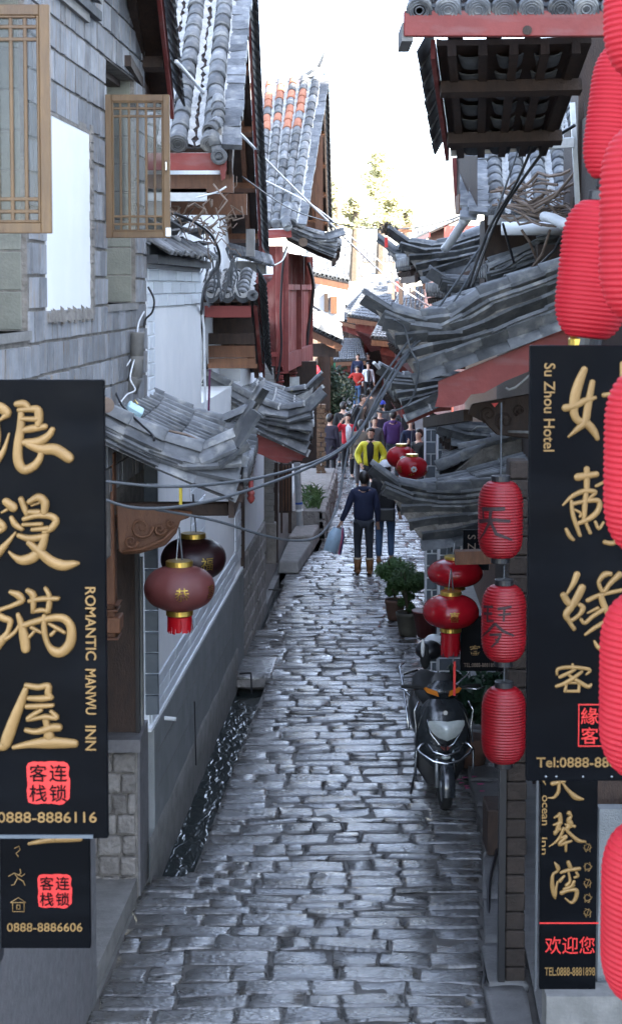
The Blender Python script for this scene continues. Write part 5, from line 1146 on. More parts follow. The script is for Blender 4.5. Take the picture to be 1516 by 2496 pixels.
# centre cluster at the street's end
c1 = thing('end_house', 'house closing the street with brown lattice balcony and red doorway', 'house', P(900, 960, 74))
fwall(c1, (770, 985, 75), (1100, 775, 75), 5, m_redold)
fwall(c1, (815, 900, 74.6), (888, 790, 74.6), .3, m_wooddark, 'balcony_panel')
for k in range(14): fwall(c1, (850+k*3.2, 845, 74.4), (851.6+k*3.2, 798, 74.4), .1, m_oldwood, 'baluster')
fwall(c1, (888, 960, 74.3), (894, 800, 74.3), .2, m_red, 'post'); fwall(c1, (900, 955, 74.3), (930, 855, 74.3), .2, m_wooddark, 'doorway'); fwall(c1, (932, 960, 74.2), (938, 800, 74.2), .2, m_red, 'post')
fwall(c1, (938, 930, 74), (958, 850, 74), .2, m_white, 'hanging_scroll'); fwall(c1, (896, 850, 74.2), (936, 832, 74.2), .2, m_red, 'lintel')
fwall(c1, (912, 848, 74), (918, 842, 74), .1, m_gold, 'plaque')
for k in range(6): fwall(c1, (900+k*6, 828, 74.2), (902+k*6, 800, 74.2), .1, m_wood, 'baluster')
for k in range(5): fwall(c1, (944+k*14, 838, 74.1), (946+k*14, 790, 74.1), .1, m_wooddark, 'post'); fwall(c1, (948+k*14, 815, 74.15), (955+k*14, 795, 74.15), .1, m_white if k % 2 else m_ftile, 'pane')
letter(c1, '茶\n馆', P(948, 888, 73.9), .9, m_paint, name='characters')
fquad('far_house', 'low lean-to house roofed in dark tiles over the crowd at the end of the street', (800, 882, 70), (892, 878, 70), (878, 832, 74), (822, 832, 74), 14, fascia=m_wood)
fquad('far_house', 'house with broad bright-edged grey roof closing the view down the street', (818, 778, 70), (960, 815, 70), (1010, 735, 76), (880, 715, 76), 20, fascia=m_wood)
fquad('far_house', 'house with pale sunlit roof rising behind the street-end balcony', (840, 748, 84), (985, 730, 84), (985, 668, 92), (905, 672, 92), 18)
fquad('far_house', 'house with patched brown and grey roof just above the nose of the big canopy', (935, 812, 52), (1085, 800, 52), (1085, 700, 58), (975, 712, 58), 16, fascia=m_wood)
fquad('far_house', 'house with curling grey eaves left of the big canopy nose', (900, 800, 64), (985, 806, 64), (1000, 765, 67), (920, 760, 67), 12, fascia=m_red)
fquad('far_house', 'house with a swept grey roof tip left of the red shutters', (846, 772, 58), (940, 786, 58), (968, 704, 62), (884, 716, 62), 14, fascia=m_wood)
fquad('far_house', 'low weathered house tucked under the patched brown roof', (905, 826, 50), (1010, 836, 50), (1020, 792, 53), (925, 784, 53), 12, fascia=m_wood)
# swept ridges on these roofs
for (lab, pts) in (('white edged ridge curling across the far roof', [(905, 766, 63), (930, 770, 63), (950, 764, 63), (965, 752, 63)]), ('thin swept ridge over the far pale roof', [(905, 690, 82), (930, 696, 82), (950, 690, 82), (970, 686, 82), (1000, 668, 82)]), ('swept ridge above the red shutters', [(1000, 745, 54), (1020, 760, 54), (1045, 752, 54), (1068, 735, 54)])):
    rt = thing('swept_ridge', lab, 'tiled ridge', P(*pts[0])); run(rt, [P(*p) for p in pts], .4, .12); run(rt, [P(*p)-V((0, 0, .12)) for p in pts], .4, kind='flat', w_=.4, t=.05, mat=m_lime)
# right far timber house below the curling roof
c2 = thing('timber_house', 'weathered red timber house under the far right curling roof', 'house', P(1050, 800, 34))
fwall(c2, (1062, 830, 45), (1400, 600, 45), 5, m_redold)
for k in range(8): fwall(c2, (978+k*11, 760, 44.8), (980+k*11, 690, 44.8), .1, m_oldwood, 'slat')
fwall(c2, (955, 730, 44), (962, 640, 44), .3, m_oldwood, 'post'); fwall(c2, (972, 765, 40), (982, 650, 40), .2, m_wooddark, 'post')
fwall(c2, (1072, 900, 30), (1110, 705, 30), .3, m_redold, 'panel')
for k in range(5): fwall(c2, (1074+k*7, 895, 29.9), (1076+k*7, 708, 29.9), .05, m_wooddark, 'plank_joint')
fwall(c2, (1108, 900, 31), (1420, 640, 31), .3, m_wooddark, 'dark_wall')
for k, (a, b) in enumerate(((945, 690), (965, 686), (985, 700), (1000, 696), (1030, 680))): fwall(c2, (a, b+25, 43), (a+12, b, 43), .1, (m_oldwood, m_red, m_lime, m_oldwood, m_wood)[k], 'shutter')
cl = thing('banner', 'yellow, red and blue cloth banner hanging in a dark doorway', 'banner', P(1105, 760, 28))
for (x0, x1, y0, y1, c) in ((1094, 1106, 722, 766, (.75, .5, .02)), (1106, 1120, 726, 764, (.02, .03, .12)), (1094, 1120, 712, 724, (.5, .02, .02))):
    rows_ = [[P(lerp(x0, x1, k/5), lerp(y0, y1, j/3), 28+.05*math.sin(k*1.8)) for k in range(6)] for j in range(4)]
    MB().grid(rows_).build('cloth', cloth('ban%d' % x0, c), cl, True)
tp = thing('rooftop_plant', 'dry leafy clump growing on the curling roof tip', 'plant', P(944, 560, 22))
mb = MB()
for k in range(120):
    p = P(944+R.gauss(0, 8), 556+R.gauss(0, 8), 22+R.uniform(-.05, .05)); d = V((R.uniform(-1, 1), R.uniform(-1, 1), R.uniform(-1, 1))).normalized()*.03; e = d.orthogonal()*.6
    mb.add([p-d, p+e, p+d, p-e], [(0, 1, 2, 3)])
mb.build('foliage', m_bark, tp, kind='stuff')
rp = thing('paper_charm', 'small red paper charm hanging below the rooftop plant', 'charm', P(940, 590, 21.9)); MB().box(P(937, 603, 21.9), P(945, 578, 21.92)).build('paper', m_sealred, rp)
# wooden fence on the hill
rl = thing('balcony_rail', 'sunlit wooden balcony railing high beyond the curling roof', 'railing', P(980, 580, 60))
fwall(rl, (958, 566, 60), (1004, 560, 60), .1, m_wood, 'rail')
for k in range(9): fwall(rl, (960+k*5, 580, 60), (962+k*5, 556-k*1.4, 60), .1, m_wood, 'baluster')
MB().bar(P(955, 570, 60), P(1004, 545, 60), .1, .1).build('rail', m_wood, rl)
# hillside town beyond, roofs and slope painted pale as washed-out glare
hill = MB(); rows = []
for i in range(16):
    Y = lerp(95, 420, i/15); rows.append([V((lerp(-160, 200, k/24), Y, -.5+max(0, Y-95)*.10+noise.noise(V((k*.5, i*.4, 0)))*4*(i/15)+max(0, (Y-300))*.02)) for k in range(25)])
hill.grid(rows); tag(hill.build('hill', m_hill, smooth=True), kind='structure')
for k, (a, b, c, d, Y, lab) in enumerate(((800, 700, 880, 625, 110, 'white house with glare-pale roof on the slope beyond the sunlit canopies'), (880, 665, 960, 590, 125, 'pale farther house below the tall conifer'), (1010, 600, 1100, 560, 130, 'pale house on the slope right of the railing'), (790, 640, 860, 585, 140, 'small pale house behind the red timber house'))):
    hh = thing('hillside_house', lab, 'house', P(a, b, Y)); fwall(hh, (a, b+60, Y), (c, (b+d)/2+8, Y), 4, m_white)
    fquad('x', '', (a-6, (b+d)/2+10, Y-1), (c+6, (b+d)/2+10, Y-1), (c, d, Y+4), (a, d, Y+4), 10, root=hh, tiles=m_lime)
    for j in range(0): fwall(hh, (lerp(a, c, (j+.3)/3), b+10, Y-.2), (lerp(a, c, (j+.6)/3), b-15, Y-.2), .2, m_wood, 'window')
def leafy(root, c, rad, n, size, mat, name='crown', squash=1.0, clumps=12, shape=None, seed=1):
    q = random.Random(seed); mb = MB(); C_ = []
    for k in range(clumps):
        d = V((q.gauss(0, 1), q.gauss(0, 1), q.gauss(0, 1))).normalized()*q.random()**.4*.75; C_.append((V((d.x*rad, d.y*rad, d.z*rad*squash)), q.uniform(.25, .5)*rad))
    for k in range(n):
        cc, rr = q.choice(C_); d = V((q.gauss(0, 1), q.gauss(0, 1), q.gauss(0, 1))).normalized()*rr*q.uniform(.55, 1)
        p = V(c)+cc+V((d.x, d.y, d.z*squash))
        t_ = V((q.uniform(-1, 1), q.uniform(-1, 1), q.uniform(-1, 1))).normalized()*size*q.uniform(.6, 1.2); e = t_.orthogonal().normalized()*size*.45
        mb.add([p-t_, p+e, p+t_, p-e], [(0, 1, 2, 3)])
    return mb.build(name, mat, root, kind='stuff')
def tree(label, px, pyb, pyt, Y, wpx, n, mat, conic=True, seed=1, name='conifer_tree', dens=1):
    base = P(px, pyb, Y); top = P(px, pyt, Y); H = top.z-base.z; q = random.Random(seed)
    t = thing(name, label, 'tree', base)
    MB().tube([base-V((0, 0, 3)), lerp(base, top, .5)+V((.1, 0, 0)), top], [.30, .16, .03], 7).build('trunk', m_bark, t)
    W_ = wpx*Y/4000/2; mb = MB(); lim = MB()
    nb = int(40*dens)
    for k in range(nb):
        f = .04+.94*(k+q.random())/nb; a = q.uniform(0, 2*PI); ln = (W_*(1.05-f)**.8 if conic else W_*math.sin(PI*min(1, .25+f*.75))**.7)*q.uniform(.45, 1.1)
        p0 = lerp(base, top, f); p1 = p0+V((math.cos(a)*ln, math.sin(a)*ln, ln*q.uniform(-.1, .3)))
        lim.tube([p0, p1], [.05, .012], 4)
        for j in range(int(n/nb)):
            u = q.random()**.6; p = lerp(p0, p1, u)+V((q.gauss(0, 1), q.gauss(0, 1), q.gauss(0, .7)))*W_*.11
            d = V((q.uniform(-1, 1), q.uniform(-1, 1), q.uniform(-.6, .6))).normalized()*q.uniform(.10, .22)*Y/90; e = d.orthogonal().normalized()*.07*Y/90
            mb.add([p-d, p+e, p+d, p-e], [(0, 1, 2, 3)])
    lim.build('limbs', m_bark, t, kind='stuff'); mb.build('crown', mat, t, kind='stuff')
tree('tall glare-pale conifer rising in the gap above the far roofs', 926, 560, 372, 92, 150, 3000, m_leafglare, True, 3)
tree('lower round tree left of the tall conifer', 862, 560, 480, 96, 80, 900, m_leafglare, False, 5, 'leafy_tree', .7)
tree('pale bushy tree right of the tall conifer', 985, 560, 500, 98, 80, 700, m_leafglare, False, 8, 'leafy_tree', .6)
tree('faint leafy tree beside the gable of the orange-tiled house', 818, 560, 440, 120, 60, 700, m_leafglare, False, 9, 'leafy_tree', .6)
# climbing plant on the left of the street and grasses on the low wall
iv = thing('climbing_plant', 'dark green climbing plant hanging over the wall beside the red lanterns', 'plant', P(815, 1000, 50))
leafy(iv, P(812, 975, 50), .75, 2600, .09, m_leafdark, 'foliage', 1.6, 18, seed=4)
leafy(iv, P(838, 945, 52), .38, 700, .09, m_leafdark, 'foliage', .8, 8, seed=5)
MB().box(P(776, 1040, 51), P(812, 860, 51.5)).build('support_wall', m_mud, iv)
gw = thing('grass_clump', 'strappy green grasses on the low wall behind the drainpipe', 'plant', P(758, 1150, 33)); mb = MB()
for k in range(160):
    p = V((R.uniform(-.12, .16), R.uniform(31.2, 34), .56)); d = V((R.uniform(-1, 1), R.uniform(-1, 1), 1.1)).normalized(); e = d.orthogonal()*.012; l = R.uniform(.14, .34)
    mb.add([p-e, p+e, p+d*l*.6+e, p+d*l+V((d.x*.1, 0, -.06)), p+d*l*.6-e], [(0, 1, 2, 3, 4)])
mb.build('blades', m_leaf, gw, kind='stuff')
# shop dressing at the end left: red and green cloth under the canopy
aw = thing('shop_curtain', 'red and green shop curtain under the sunlit canopy', 'curtain', P(820, 940, 60))
for (x0, x1, y0, y1, c) in ((790, 812, 836, 885, (.35, .02, .02)), (796, 818, 884, 922, (.02, .12, .06)), (812, 818, 900, 915, (.5, .1, .12))):
    MB().grid([[P(lerp(x0, x1, k/6), lerp(y0, y1, j/3), 56+.08*math.sin(k*2)) for k in range(7)] for j in range(4)]).build('cloth', cloth('cur%d%d' % (x0, y0), c), aw, True)
# ================================================================ LANTERNS
LSTROKES = {'天': (1, 0, 0, [[(18, 22, 9), (84, 18, 9)], [(4, 52, 9), (60, 44, 8), (98, 47, 7)], [(48, 20, 9), (44, 52, 8), (26, 78, 6), (4, 98, 3)], [(48, 50, 7), (62, 76, 9), (104, 90, 4)], [(22, 20, 6), (24, 44, 6)]]),
  '琴': (1, 0, 0, [[(10, 8, 6), (44, 4, 6)], [(12, 24, 6), (42, 20, 6)], [(28, 6, 6), (26, 40, 6), (46, 36, 5)], [(56, 8, 6), (92, 2, 6)], [(58, 22, 5), (90, 18, 5)], [(74, 4, 6), (72, 36, 5)], [(50, 42, 7), (30, 62, 6), (2, 80, 3)], [(50, 42, 7), (70, 58, 7), (100, 70, 4)], [(34, 70, 6), (66, 66, 6), (56, 84, 5), (40, 98, 4)], [(50, 78, 4), (60, 86, 4)]])}
def long_lantern(name, label, c, w_, h_, mat, ribs=26, text=None, group=None, tilt=0, cord=None, cap=m_black):
    """pleated cylinder lantern; c is the centre of the shade"""
    t = thing(name, label, 'lantern', (c.x, c.y, c.z-h_/2), group=group); t.rotation_euler = (0, tilt, 0)
    prof = []; n = ribs*4; rr = w_/2; e = .30
    for i in range(n+1):
        u = i/n; z = u*h_; d = min(u, 1-u)/e
        f = 1 if d >= 1 else max(.38, math.sqrt(max(0, 1-(1-d)**2.2))*.62+.38)
        prof.append((rr*f-rr*.05*(1-abs(math.sin(PI*i/4)))**1.3, z))
    mb = MB().lathe(prof, seg=40); mb.build('shade', mat, t, True, world=False)
    for z, nm in ((h_, 'top_cap'), (-.03, 'bottom_cap')): MB().lathe([(rr*.40, z-.004), (rr*.42, z), (rr*.42, z+.034), (rr*.38, z+.036)], seg=20).build(nm, cap, t, world=False)
    if text:
        sc0, ox, oy, st = LSTROKES[text]; mb = MB()
        for pts in st:
            sm = []
            for (x0, y0, w0), (x1, y1, w1) in zip(pts, pts[1:]): sm += [(lerp(x0, x1, u/8), lerp(y0, y1, u/8), lerp(w0, w1, u/8)) for u in range(8)]
            sm.append(pts[-1]); rw_ = []
            for i, (x, y, w0) in enumerate(sm):
                a_, b_ = sm[max(i-1, 0)], sm[min(i+1, len(sm)-1)]; dx, dy = b_[0]-a_[0], b_[1]-a_[1]; l_ = math.hypot(dx, dy) or 1; row = []
                for q_ in (-.5, 0, .5):
                    X_, Z_ = (x-dy/l_*w0*q_-50)/100*h_*.5, h_/2+(50-(y+dx/l_*w0*q_))/100*h_*.56; an = -PI/2-.5+X_/rr; row.append(V((math.cos(an)*rr*1.014, math.sin(an)*rr*1.014, Z_)))
                rw_.append(row)
            mb.grid(rw_)
        mb.build('character', m_paint, t, world=False)
    if False:
        me = textmesh(text, 1, .0, .01); H0 = me['h']; k = h_*.62/H0
        for v in me.vertices:
            x, z = v.co.x*k*1.0, v.co.y*k; q = noise.noise_vector(V((x*25, z*25, 0)))*.008; x += q.x; z += q.y
            a = -PI/2-.55+x/rr; r2 = rr*1.012; v.co = (math.cos(a)*r2, math.sin(a)*r2, h_/2+z)
        me.materials.clear(); me.materials.append(m_paint); link('character', me, t, False)
    if cord: MB().tube([V((0, 0, h_+.02)), V((0, 0, h_+cord))], .005).build('cord', m_cable, t, world=False)
    return t
def round_lantern(name, label, c, w_, h_, mat, text=None, tassel=.14, group=None, cord=.3, gold=m_goldm, tasm=None, flowers=False, tmat=None, ta=-.2):
    t = thing(name, label, 'lantern', (c.x, c.y, c.z-h_/2), group=group); rr = w_/2; prof = []
    for i in range(21):
        a = -PI/2+PI*i/20; r_ = rr*max(math.cos(a), 0)**.8; prof.append((max(r_, rr*.36), h_/2+h_/2*math.sin(a)))
    mb = MB(); seg = 36; vs_ = []
    rows_ = [[V((r_*math.cos(2*PI*k/seg)*(1-.022*(k % 3 == 0)), r_*math.sin(2*PI*k/seg)*(1-.022*(k % 3 == 0)), z)) for k in range(seg)] for r_, z in prof]
    mb.grid(rows_, True); mb.build('shade', mat, t, True, world=False)
    ch = h_*.12
    for z, nm in ((h_-.005, 'top_collar'), (-ch+.005, 'bottom_collar')): MB().lathe([(rr*.36, z), (rr*.38, z+.003), (rr*.38, z+ch-.003), (rr*.36, z+ch)], seg=28).build(nm, gold, t, world=False)
    if tassel:
        mt = MB(); n = 46; q = random.Random(3)
        for k in range(n):
            a = 2*PI*k/n; r0 = rr*.34; l = tassel*q.uniform(.85, 1.05); p = V((math.cos(a)*r0, math.sin(a)*r0, -ch)); s_ = V((-math.sin(a), math.cos(a), 0))*.006
            e = p+V((q.uniform(-.012, .012), q.uniform(-.012, .012), -l)); mt.add([p-s_*1.6, p+s_*1.6, e+s_, e-s_], [(0, 1, 2, 3)])
        mt.lathe([(rr*.33, -ch-tassel*.35), (rr*.35, -ch)], seg=28)
        mt.build('tassel', tasm or mat, t, world=False)
    def wrap(me, a0, z0, k, lift=1.012, m=None, nm='gold_character'):
        for v in me.vertices:
            x, z = v.co.x*k, v.co.y*k+z0; a = -PI/2+a0+x/rr; s_ = (z-h_/2)/(h_/2); s_ = max(-.98, min(.98, s_)); r2 = rr*max(math.sqrt(1-s_*s_)**.8, .36)*lift
            v.co = (math.cos(a)*r2, math.sin(a)*r2, z)
        me.materials.clear(); me.materials.append(m or m_goldm); link(nm, me, t, False)
    if text:
        for j, ch_ in enumerate(text):
            me = textmesh(ch_, 1, .0, .01); wrap(me, ta+j*1.0, h_*.48, h_*.30/me['h'], m=tmat)
    if flowers:
        for (a0, z0, s0) in ((.05, h_*.5, .05), (1.2, h_*.5, .05)):
            f_ = MB()
            for k in range(7):
                b = 2*PI*k/7; f_.lathe([(.001, 0), (s0*.36, 0), (.001, .01)], (math.cos(b)*s0*.55, math.sin(b)*s0*.55, 0), 7)
            me = mesh(f_.v, f_.f, m_whiteplastic); wrap(me, a0, z0, 1, 1.02, m_whiteplastic, 'painted_flower')
            f_ = MB(); f_.lathe([(.001, 0), (s0*.3, 0), (.001, .01)], (0, 0, 0), 7)
            for k in range(4): f_.lathe([(.001, 0), (s0*.2, 0), (.001, .01)], (R.uniform(-.07, .07), R.uniform(-.09, -.05), 0), 6)
            me = mesh(f_.v, f_.f, m_leaf); wrap(me, a0, z0, 1, 1.025, m_goldm, 'painted_leaf')
    if cord: MB().tube([V((.02, 0, h_+ch)), V((.0, 0, h_+cord))], .006).build('cord', m_cable, t, world=False); MB().tube([V((-.02, 0, h_+ch)), V((.0, 0, h_+cord))], .004).build('cord', m_zinc, t, world=False)
    return t
def plen(px, Y): return px*Y/4000
# right foreground string
for (cx, cy, wp, hp, Y, lab) in ((1590, -30, 235, 430, 4.95, 'topmost bright red pleated lantern cut by the upper picture edge'), (1580, 545, 240, 465, 4.95, 'large bright red lantern beside the two slimmer hanging ones'), (1590, 1125, 240, 450, 4.95, 'large bright red lantern over the hotel board'), (1580, 1670, 244, 455, 4.95, 'large bright red lantern covering the seal of the hotel board'), (1582, 2225, 242, 450, 4.95, 'lowest large bright red lantern in front of the narrow inn board')):
    long_lantern('red_lantern', lab, P(cx, cy, Y), plen(wp, Y), plen(hp, Y), m_lbig, 30, group='bright red pleated lanterns on the right edge', cord=.1)
for (cx, cy, wp, hp, Y, lab, tl) in ((1487, 275, 152, 325, 6.5, 'slimmer bright red lantern hanging under the upper right eave', .12), (1432, 657, 178, 335, 6.4, 'slimmer bright red lantern touching the top of the hotel board', .10)):
    long_lantern('red_lantern', lab, P(cx, cy, Y), plen(wp, Y), plen(hp, Y), m_lbig, 30, group='bright red pleated lanterns on the right edge', tilt=tl, cord=.16)
ts = thing('lantern_fringe', 'short golden fringe below the lantern on top of the hotel board', 'fringe', P(1415, 830, 6.4)); MB().lathe([(.05, -.03), (.05, .01), (.04, .02)], P(1415, 832, 6.4), 14).build('fringe', m_goldm, ts)
# middle string
for (cx, cy, tx, lab) in ((1219, 1266, '天', 'top deep red lantern of the middle string painted with one bold black character'), (1227, 1518, '琴', 'second deep red lantern of the middle string with smaller black brushwork'), (1227, 1766, None, 'lowest deep red lantern of the middle string with faint scuffs')):
    long_lantern('red_lantern', lab, P(cx, cy, 10.4), plen(111, 10.4), plen(190, 10.4), m_lred, 26, text=tx, group='deep red pleated lanterns on the middle string', cord=.16 if tx != '天' else .5)
# round lanterns
round_lantern('maroon_lantern', 'faded maroon round lantern with golden character and tassel, front of the pair', P(438, 1433, 11.0), plen(176, 11.0), plen(112, 11.0), m_ldark, '恭喜', tassel=.11, cord=.26, tasm=m_lflower, ta=.15)
round_lantern('maroon_lantern', 'darker plum round lantern hanging behind the faded one', P(472, 1362, 12.0), plen(162, 12.0), plen(106, 12.0), m_lblack, '福', tassel=0, cord=.32, ta=.5)
bh = thing('lantern_hook', 'yellow strap tied round the canopy beam above the maroon lanterns', 'strap', P(441, 1200, 11.2)); MB().box(P(437, 1230, 11.25), P(445, 1182, 11.28)).build('strap', cloth('yellow_strap', (.55, .42, .05)), bh)
round_lantern('flower_lantern', 'front bright red lantern with white flower and gold characters in the crowd', P(1004, 1140, 23), plen(78, 23), plen(56, 23), m_lflower, '福', tassel=.1, cord=.6, flowers=True, ta=-1.0)
round_lantern('flower_lantern', 'rear bright red flower lantern half hidden by its twin', P(978, 1114, 24.5), plen(74, 24.5), plen(54, 24.5), m_lflower, None, tassel=0, cord=.6, flowers=True)
round_lantern('glossy_lantern', 'upper glossy red lantern hanging over the parked scooter', P(1108, 1396, 14.2), plen(138, 14.2), plen(70, 14.2), m_lsilk, None, tassel=0, cord=.15)
round_lantern('glossy_lantern', 'lower glossy red lantern with gold blossom and long tassel above the scooter', P(1098, 1490, 13.8), plen(140, 13.8), plen(84, 13.8), m_lsilk, '喜', tassel=.2, cord=.22, ta=.05)
rb = thing('ribbon', 'narrow red ribbon dangling from the lower glossy lantern', 'ribbon', P(1107, 1690, 13.9)); MB().box(P(1104, 1696, 13.9), P(1110, 1612, 13.91)).build('ribbon', m_sealred, rb)
for (cx, cy, w_, h_, lab) in ((762, 905, 36, 34, 'bright red half-hidden lantern on the brown post past the carved drops'), (758, 932, 22, 24, 'small red lantern directly under the larger one by the carved drops')):
    round_lantern('street_lantern', lab, P(cx, cy, 36), plen(w_, 36), plen(h_, 36), m_lbig, None, tassel=0, cord=.2)
for (cx, cy, w_, lab) in ((943, 836, 24, 'dull red lantern on the end house beside the scroll'), (968, 852, 22, 'straw coloured basket lantern beside the red one on the end house')):
    round_lantern('far_lantern', lab, P(cx, cy, 72), plen(w_, 72), plen(24, 72), m_lred if cx < 950 else m_wood, None, tassel=0, cord=.2)

# ================================================================ SIGN BOARDS
def board(name, label, px0, px1, py0, py1, Y, th=.04):
    a, b = P(px0, py1, Y), P(px1, py0, Y); t = thing(name, label, 'sign board', (a.x, Y, a.z))
    bevel(MB().box((a.x, Y, a.z), (b.x, Y+th, b.z)).build('board', m_board, t), .004, 2); return t
def L_(t, s, px, py, hpx, Y, mat=m_gold, wpx=None, **k):
    return letter(t, s, P(px, py, Y-.004), plen(hpx, Y), mat, w=plen(wpx, Y) if wpx else None, **k)
Yb = 6.1
b1 = board('inn_board', 'large black inn board with four big raised golden characters at left', -118, 254, 926, 2044, Yb)
for k_ in ('wave', 'over', 'full', 'house'): brush(b1, k_, Yb, depth=.013)
for wd_, py_, l_ in (('ROMANTIC', 1520, 182), ('MANWU', 1686, 114), ('INN', 1799, 62)): letter(b1, wd_, P(222, py_, Yb-.003), plen(26, Yb), m_gold, w=plen(l_, Yb), rot=-PI/2, bold=.01, name='lettering')
def seal(t, px, py, sz, Y, solid=True, chars=('客', '连', '栈', '锁')):
    h = sz/2; ink = m_board if solid else m_sealred; q = random.Random(2)
    outl = []
    for k in range(40):
        a = 2*PI*k/40; cx, cy = math.cos(a), math.sin(a); s_ = (abs(cx)**6+abs(cy)**6)**(-1/6); rr_ = h*s_*q.uniform(.94, 1.02); outl.append(P(px+cx*rr_, py-cy*rr_, Y-.003))
    if solid: MB().prism(outl, V((0, .002, 0))).build('red_seal', m_sealred, t)
    else:
        for (a, b, c, d) in ((-h, -h, h, -h+3), (-h, h-3, h, h), (-h, -h+3, -h+3, h-3), (h-3, -h+3, h, h-3)): MB().box(P(px+a, py+d, Y-.003), P(px+c, py+b, Y-.001)).build('seal_border', m_sealred, t)
    for k, ch_ in enumerate(chars):
        letter(t, ch_, P(px+(-.23 if k % 2 == 0 else .23)*sz, py+(-.22 if k < 2 else .24)*sz, Y-.006), plen(sz*.40, Y), ink, bold=0, name='seal_character')
seal(b1, 118, 1908, 106, Yb)
letter(b1, '0888-8886116', P(116, 1992, Yb-.003), plen(27, Yb), m_gold, w=plen(246, Yb), bold=.008, name='phone_number')
MB().box(P(-118, 2044, Yb-.008), P(228, 2034, Yb)).build('edge_strip', m_ftiledark, b1)
Yb2 = 6.9
b2 = board('inn_board', 'smaller black inn board hanging below the large left one', 4, 218, 1960, 2312, Yb2)
brush(b2, 'earth', Yb2)
seal(b2, 134, 2172, 84, Yb2)
letter(b2, '0888-8886606', P(110, 2260, Yb2-.003), plen(22, Yb2), m_gold, w=plen(188, Yb2), bold=.006, name='phone_number')
pic = MB()
for pts in (([(36, 2068), (48, 2062), (50, 2072), (40, 2080), (46, 2088)]), ([(22, 2136), (36, 2128), (54, 2136), (62, 2130)]), ([(36, 2128), (44, 2140), (36, 2156), (28, 2158)]), ([(44, 2140), (58, 2148), (62, 2158)]), ([(50, 2118), (52, 2128), (44, 2134)]), ([(26, 2200), (46, 2188), (64, 2200), (26, 2200)]), ([(32, 2202), (32, 2222), (60, 2222), (60, 2202)]), ([(42, 2206), (50, 2206), (50, 2216), (42, 2216), (42, 2206)])):
    pic.tube([P(a, b, Yb2-.004) for a, b in pts], .0022, 5)
pic.build('pictographs', m_gold, b2)
MB().box(P(-10, 2350, 7.0), P(8, 2100, 7.1)).build('bracket', m_black, b2)
Yr = 6.1
b3 = board('hotel_board', 'large black hotel board with golden characters behind the bright red lanterns', 1282, 1690, 842, 1904, Yr)
for k_ in ('woman', 'herb', 'fate', 'guest'): brush(b3, k_, Yr, depth=.009)
letter(b3, 'Su Zhou Hotel', P(1338, 993, Yr-.003), plen(27, Yr), m_gold, w=plen(216, Yr), rot=-PI/2, bold=.008, name='lettering')
seal(b3, 1460, 1768, 104, Yr, False, ('緣', '蘇', '客', '栈'))
letter(b3, 'Tel:0888-8886', P(1413, 1858, Yr-.003), plen(25, Yr), m_gold, w=plen(216, Yr), bold=.008, name='phone_number')
sx = MB(); 
for px in (1330, 1355, 1420, 1490): sx.ball(P(px, 1893, Yr-.002), .004, 6, 4)
sx.build('screws', m_zinc, b3)
Yr2 = 8.6
b4 = board('inn_board', 'narrow black inn board under the hotel board with a red line and red welcome', 1314, 1458, 1800, 2412, Yr2)
for k_ in ('big', 'lute', 'bay'): brush(b4, k_, Yr2, depth=.009)
for wd_, py_, l_ in (('sky', 1890, 50), ('ocean', 1975, 76), ('inn', 2062, 44)): letter(b4, wd_, P(1326, py_, Yr2-.003), plen(13, Yr2), m_gold, w=plen(l_, Yr2), rot=-PI/2, bold=.006, name='lettering')
MB().box(P(1314, 2252, Yr2-.003), P(1458, 2248, Yr2)).build('red_line', m_sealred, b4)
letter(b4, '欢迎您', P(1388, 2304, Yr2-.004), plen(44, Yr2), m_sealred, w=plen(124, Yr2), bold=.0, name='welcome_characters')
letter(b4, 'TEL:0888-8881898', P(1388, 2368, Yr2-.003), plen(21, Yr2), m_gold, w=plen(126, Yr2), bold=.004, name='phone_number')
pic = MB()
for k, y in enumerate((2065, 2112, 2152, 2188, 2224)):
    for j in range(3):
        a = j*2.1+k; pts = [P(1431+math.cos(a)*10, y+math.sin(a)*12, Yr2-.004), P(1431+math.cos(a+1.5)*9, y+math.sin(a+1.5)*8, Yr2-.004), P(1431-math.cos(a)*11, y-math.sin(a)*10, Yr2-.004), P(1431+math.cos(a+2)*6, y+12, Yr2-.004)]; pic.tube(pts, .0018, 5)
pic.build('pictographs', m_gold, b4)
MB().box(P(1302, 2415, Yr2+.02), P(1311, 1850, Yr2+.05)).build('bracket', m_cable, b4)

# ================================================================ CABLES
def cable(label, pts, r=.012, mat=None, name='cable'):
    t = thing(name, label, 'cable', P(*pts[0]))
    w_ = [P(*p) for p in pts]; out = []                    # smooth spline through the points
    for i in range(len(w_)-1):
        p0, p1, p2, p3 = w_[max(i-1, 0)], w_[i], w_[i+1], w_[min(i+2, len(w_)-1)]
        for k in range(8):
            u = k/8; out.append(.5*((2*p1)+(p2-p0)*u+(2*p0-5*p1+4*p2-p3)*u*u+(3*p1-p0-3*p2+p3)*u**3))
    out.append(w_[-1]); MB().tube(out, r, 6).build('wire', mat or m_cable, t, True); return t
cable('upper dark cable sweeping from the left canopy across the street', [(226, 1170, 9.5), (400, 1186, 9.7), (560, 1176, 10.2), (700, 1148, 11), (820, 1100, 11.8), (900, 1020, 12.4), (985, 880, 12.8), (1160, 640, 14), (1350, 100, 14)], .010)
cable('lower dark cable sagging in front of the left canopy', [(226, 1206, 9.4), (330, 1238, 9.5), (470, 1230, 9.8), (620, 1190, 10.4), (760, 1136, 11.3), (850, 1080, 12), (920, 980, 12.5), (1000, 850, 12.9), (1110, 690, 13.5), (1200, 560, 14)], .010)
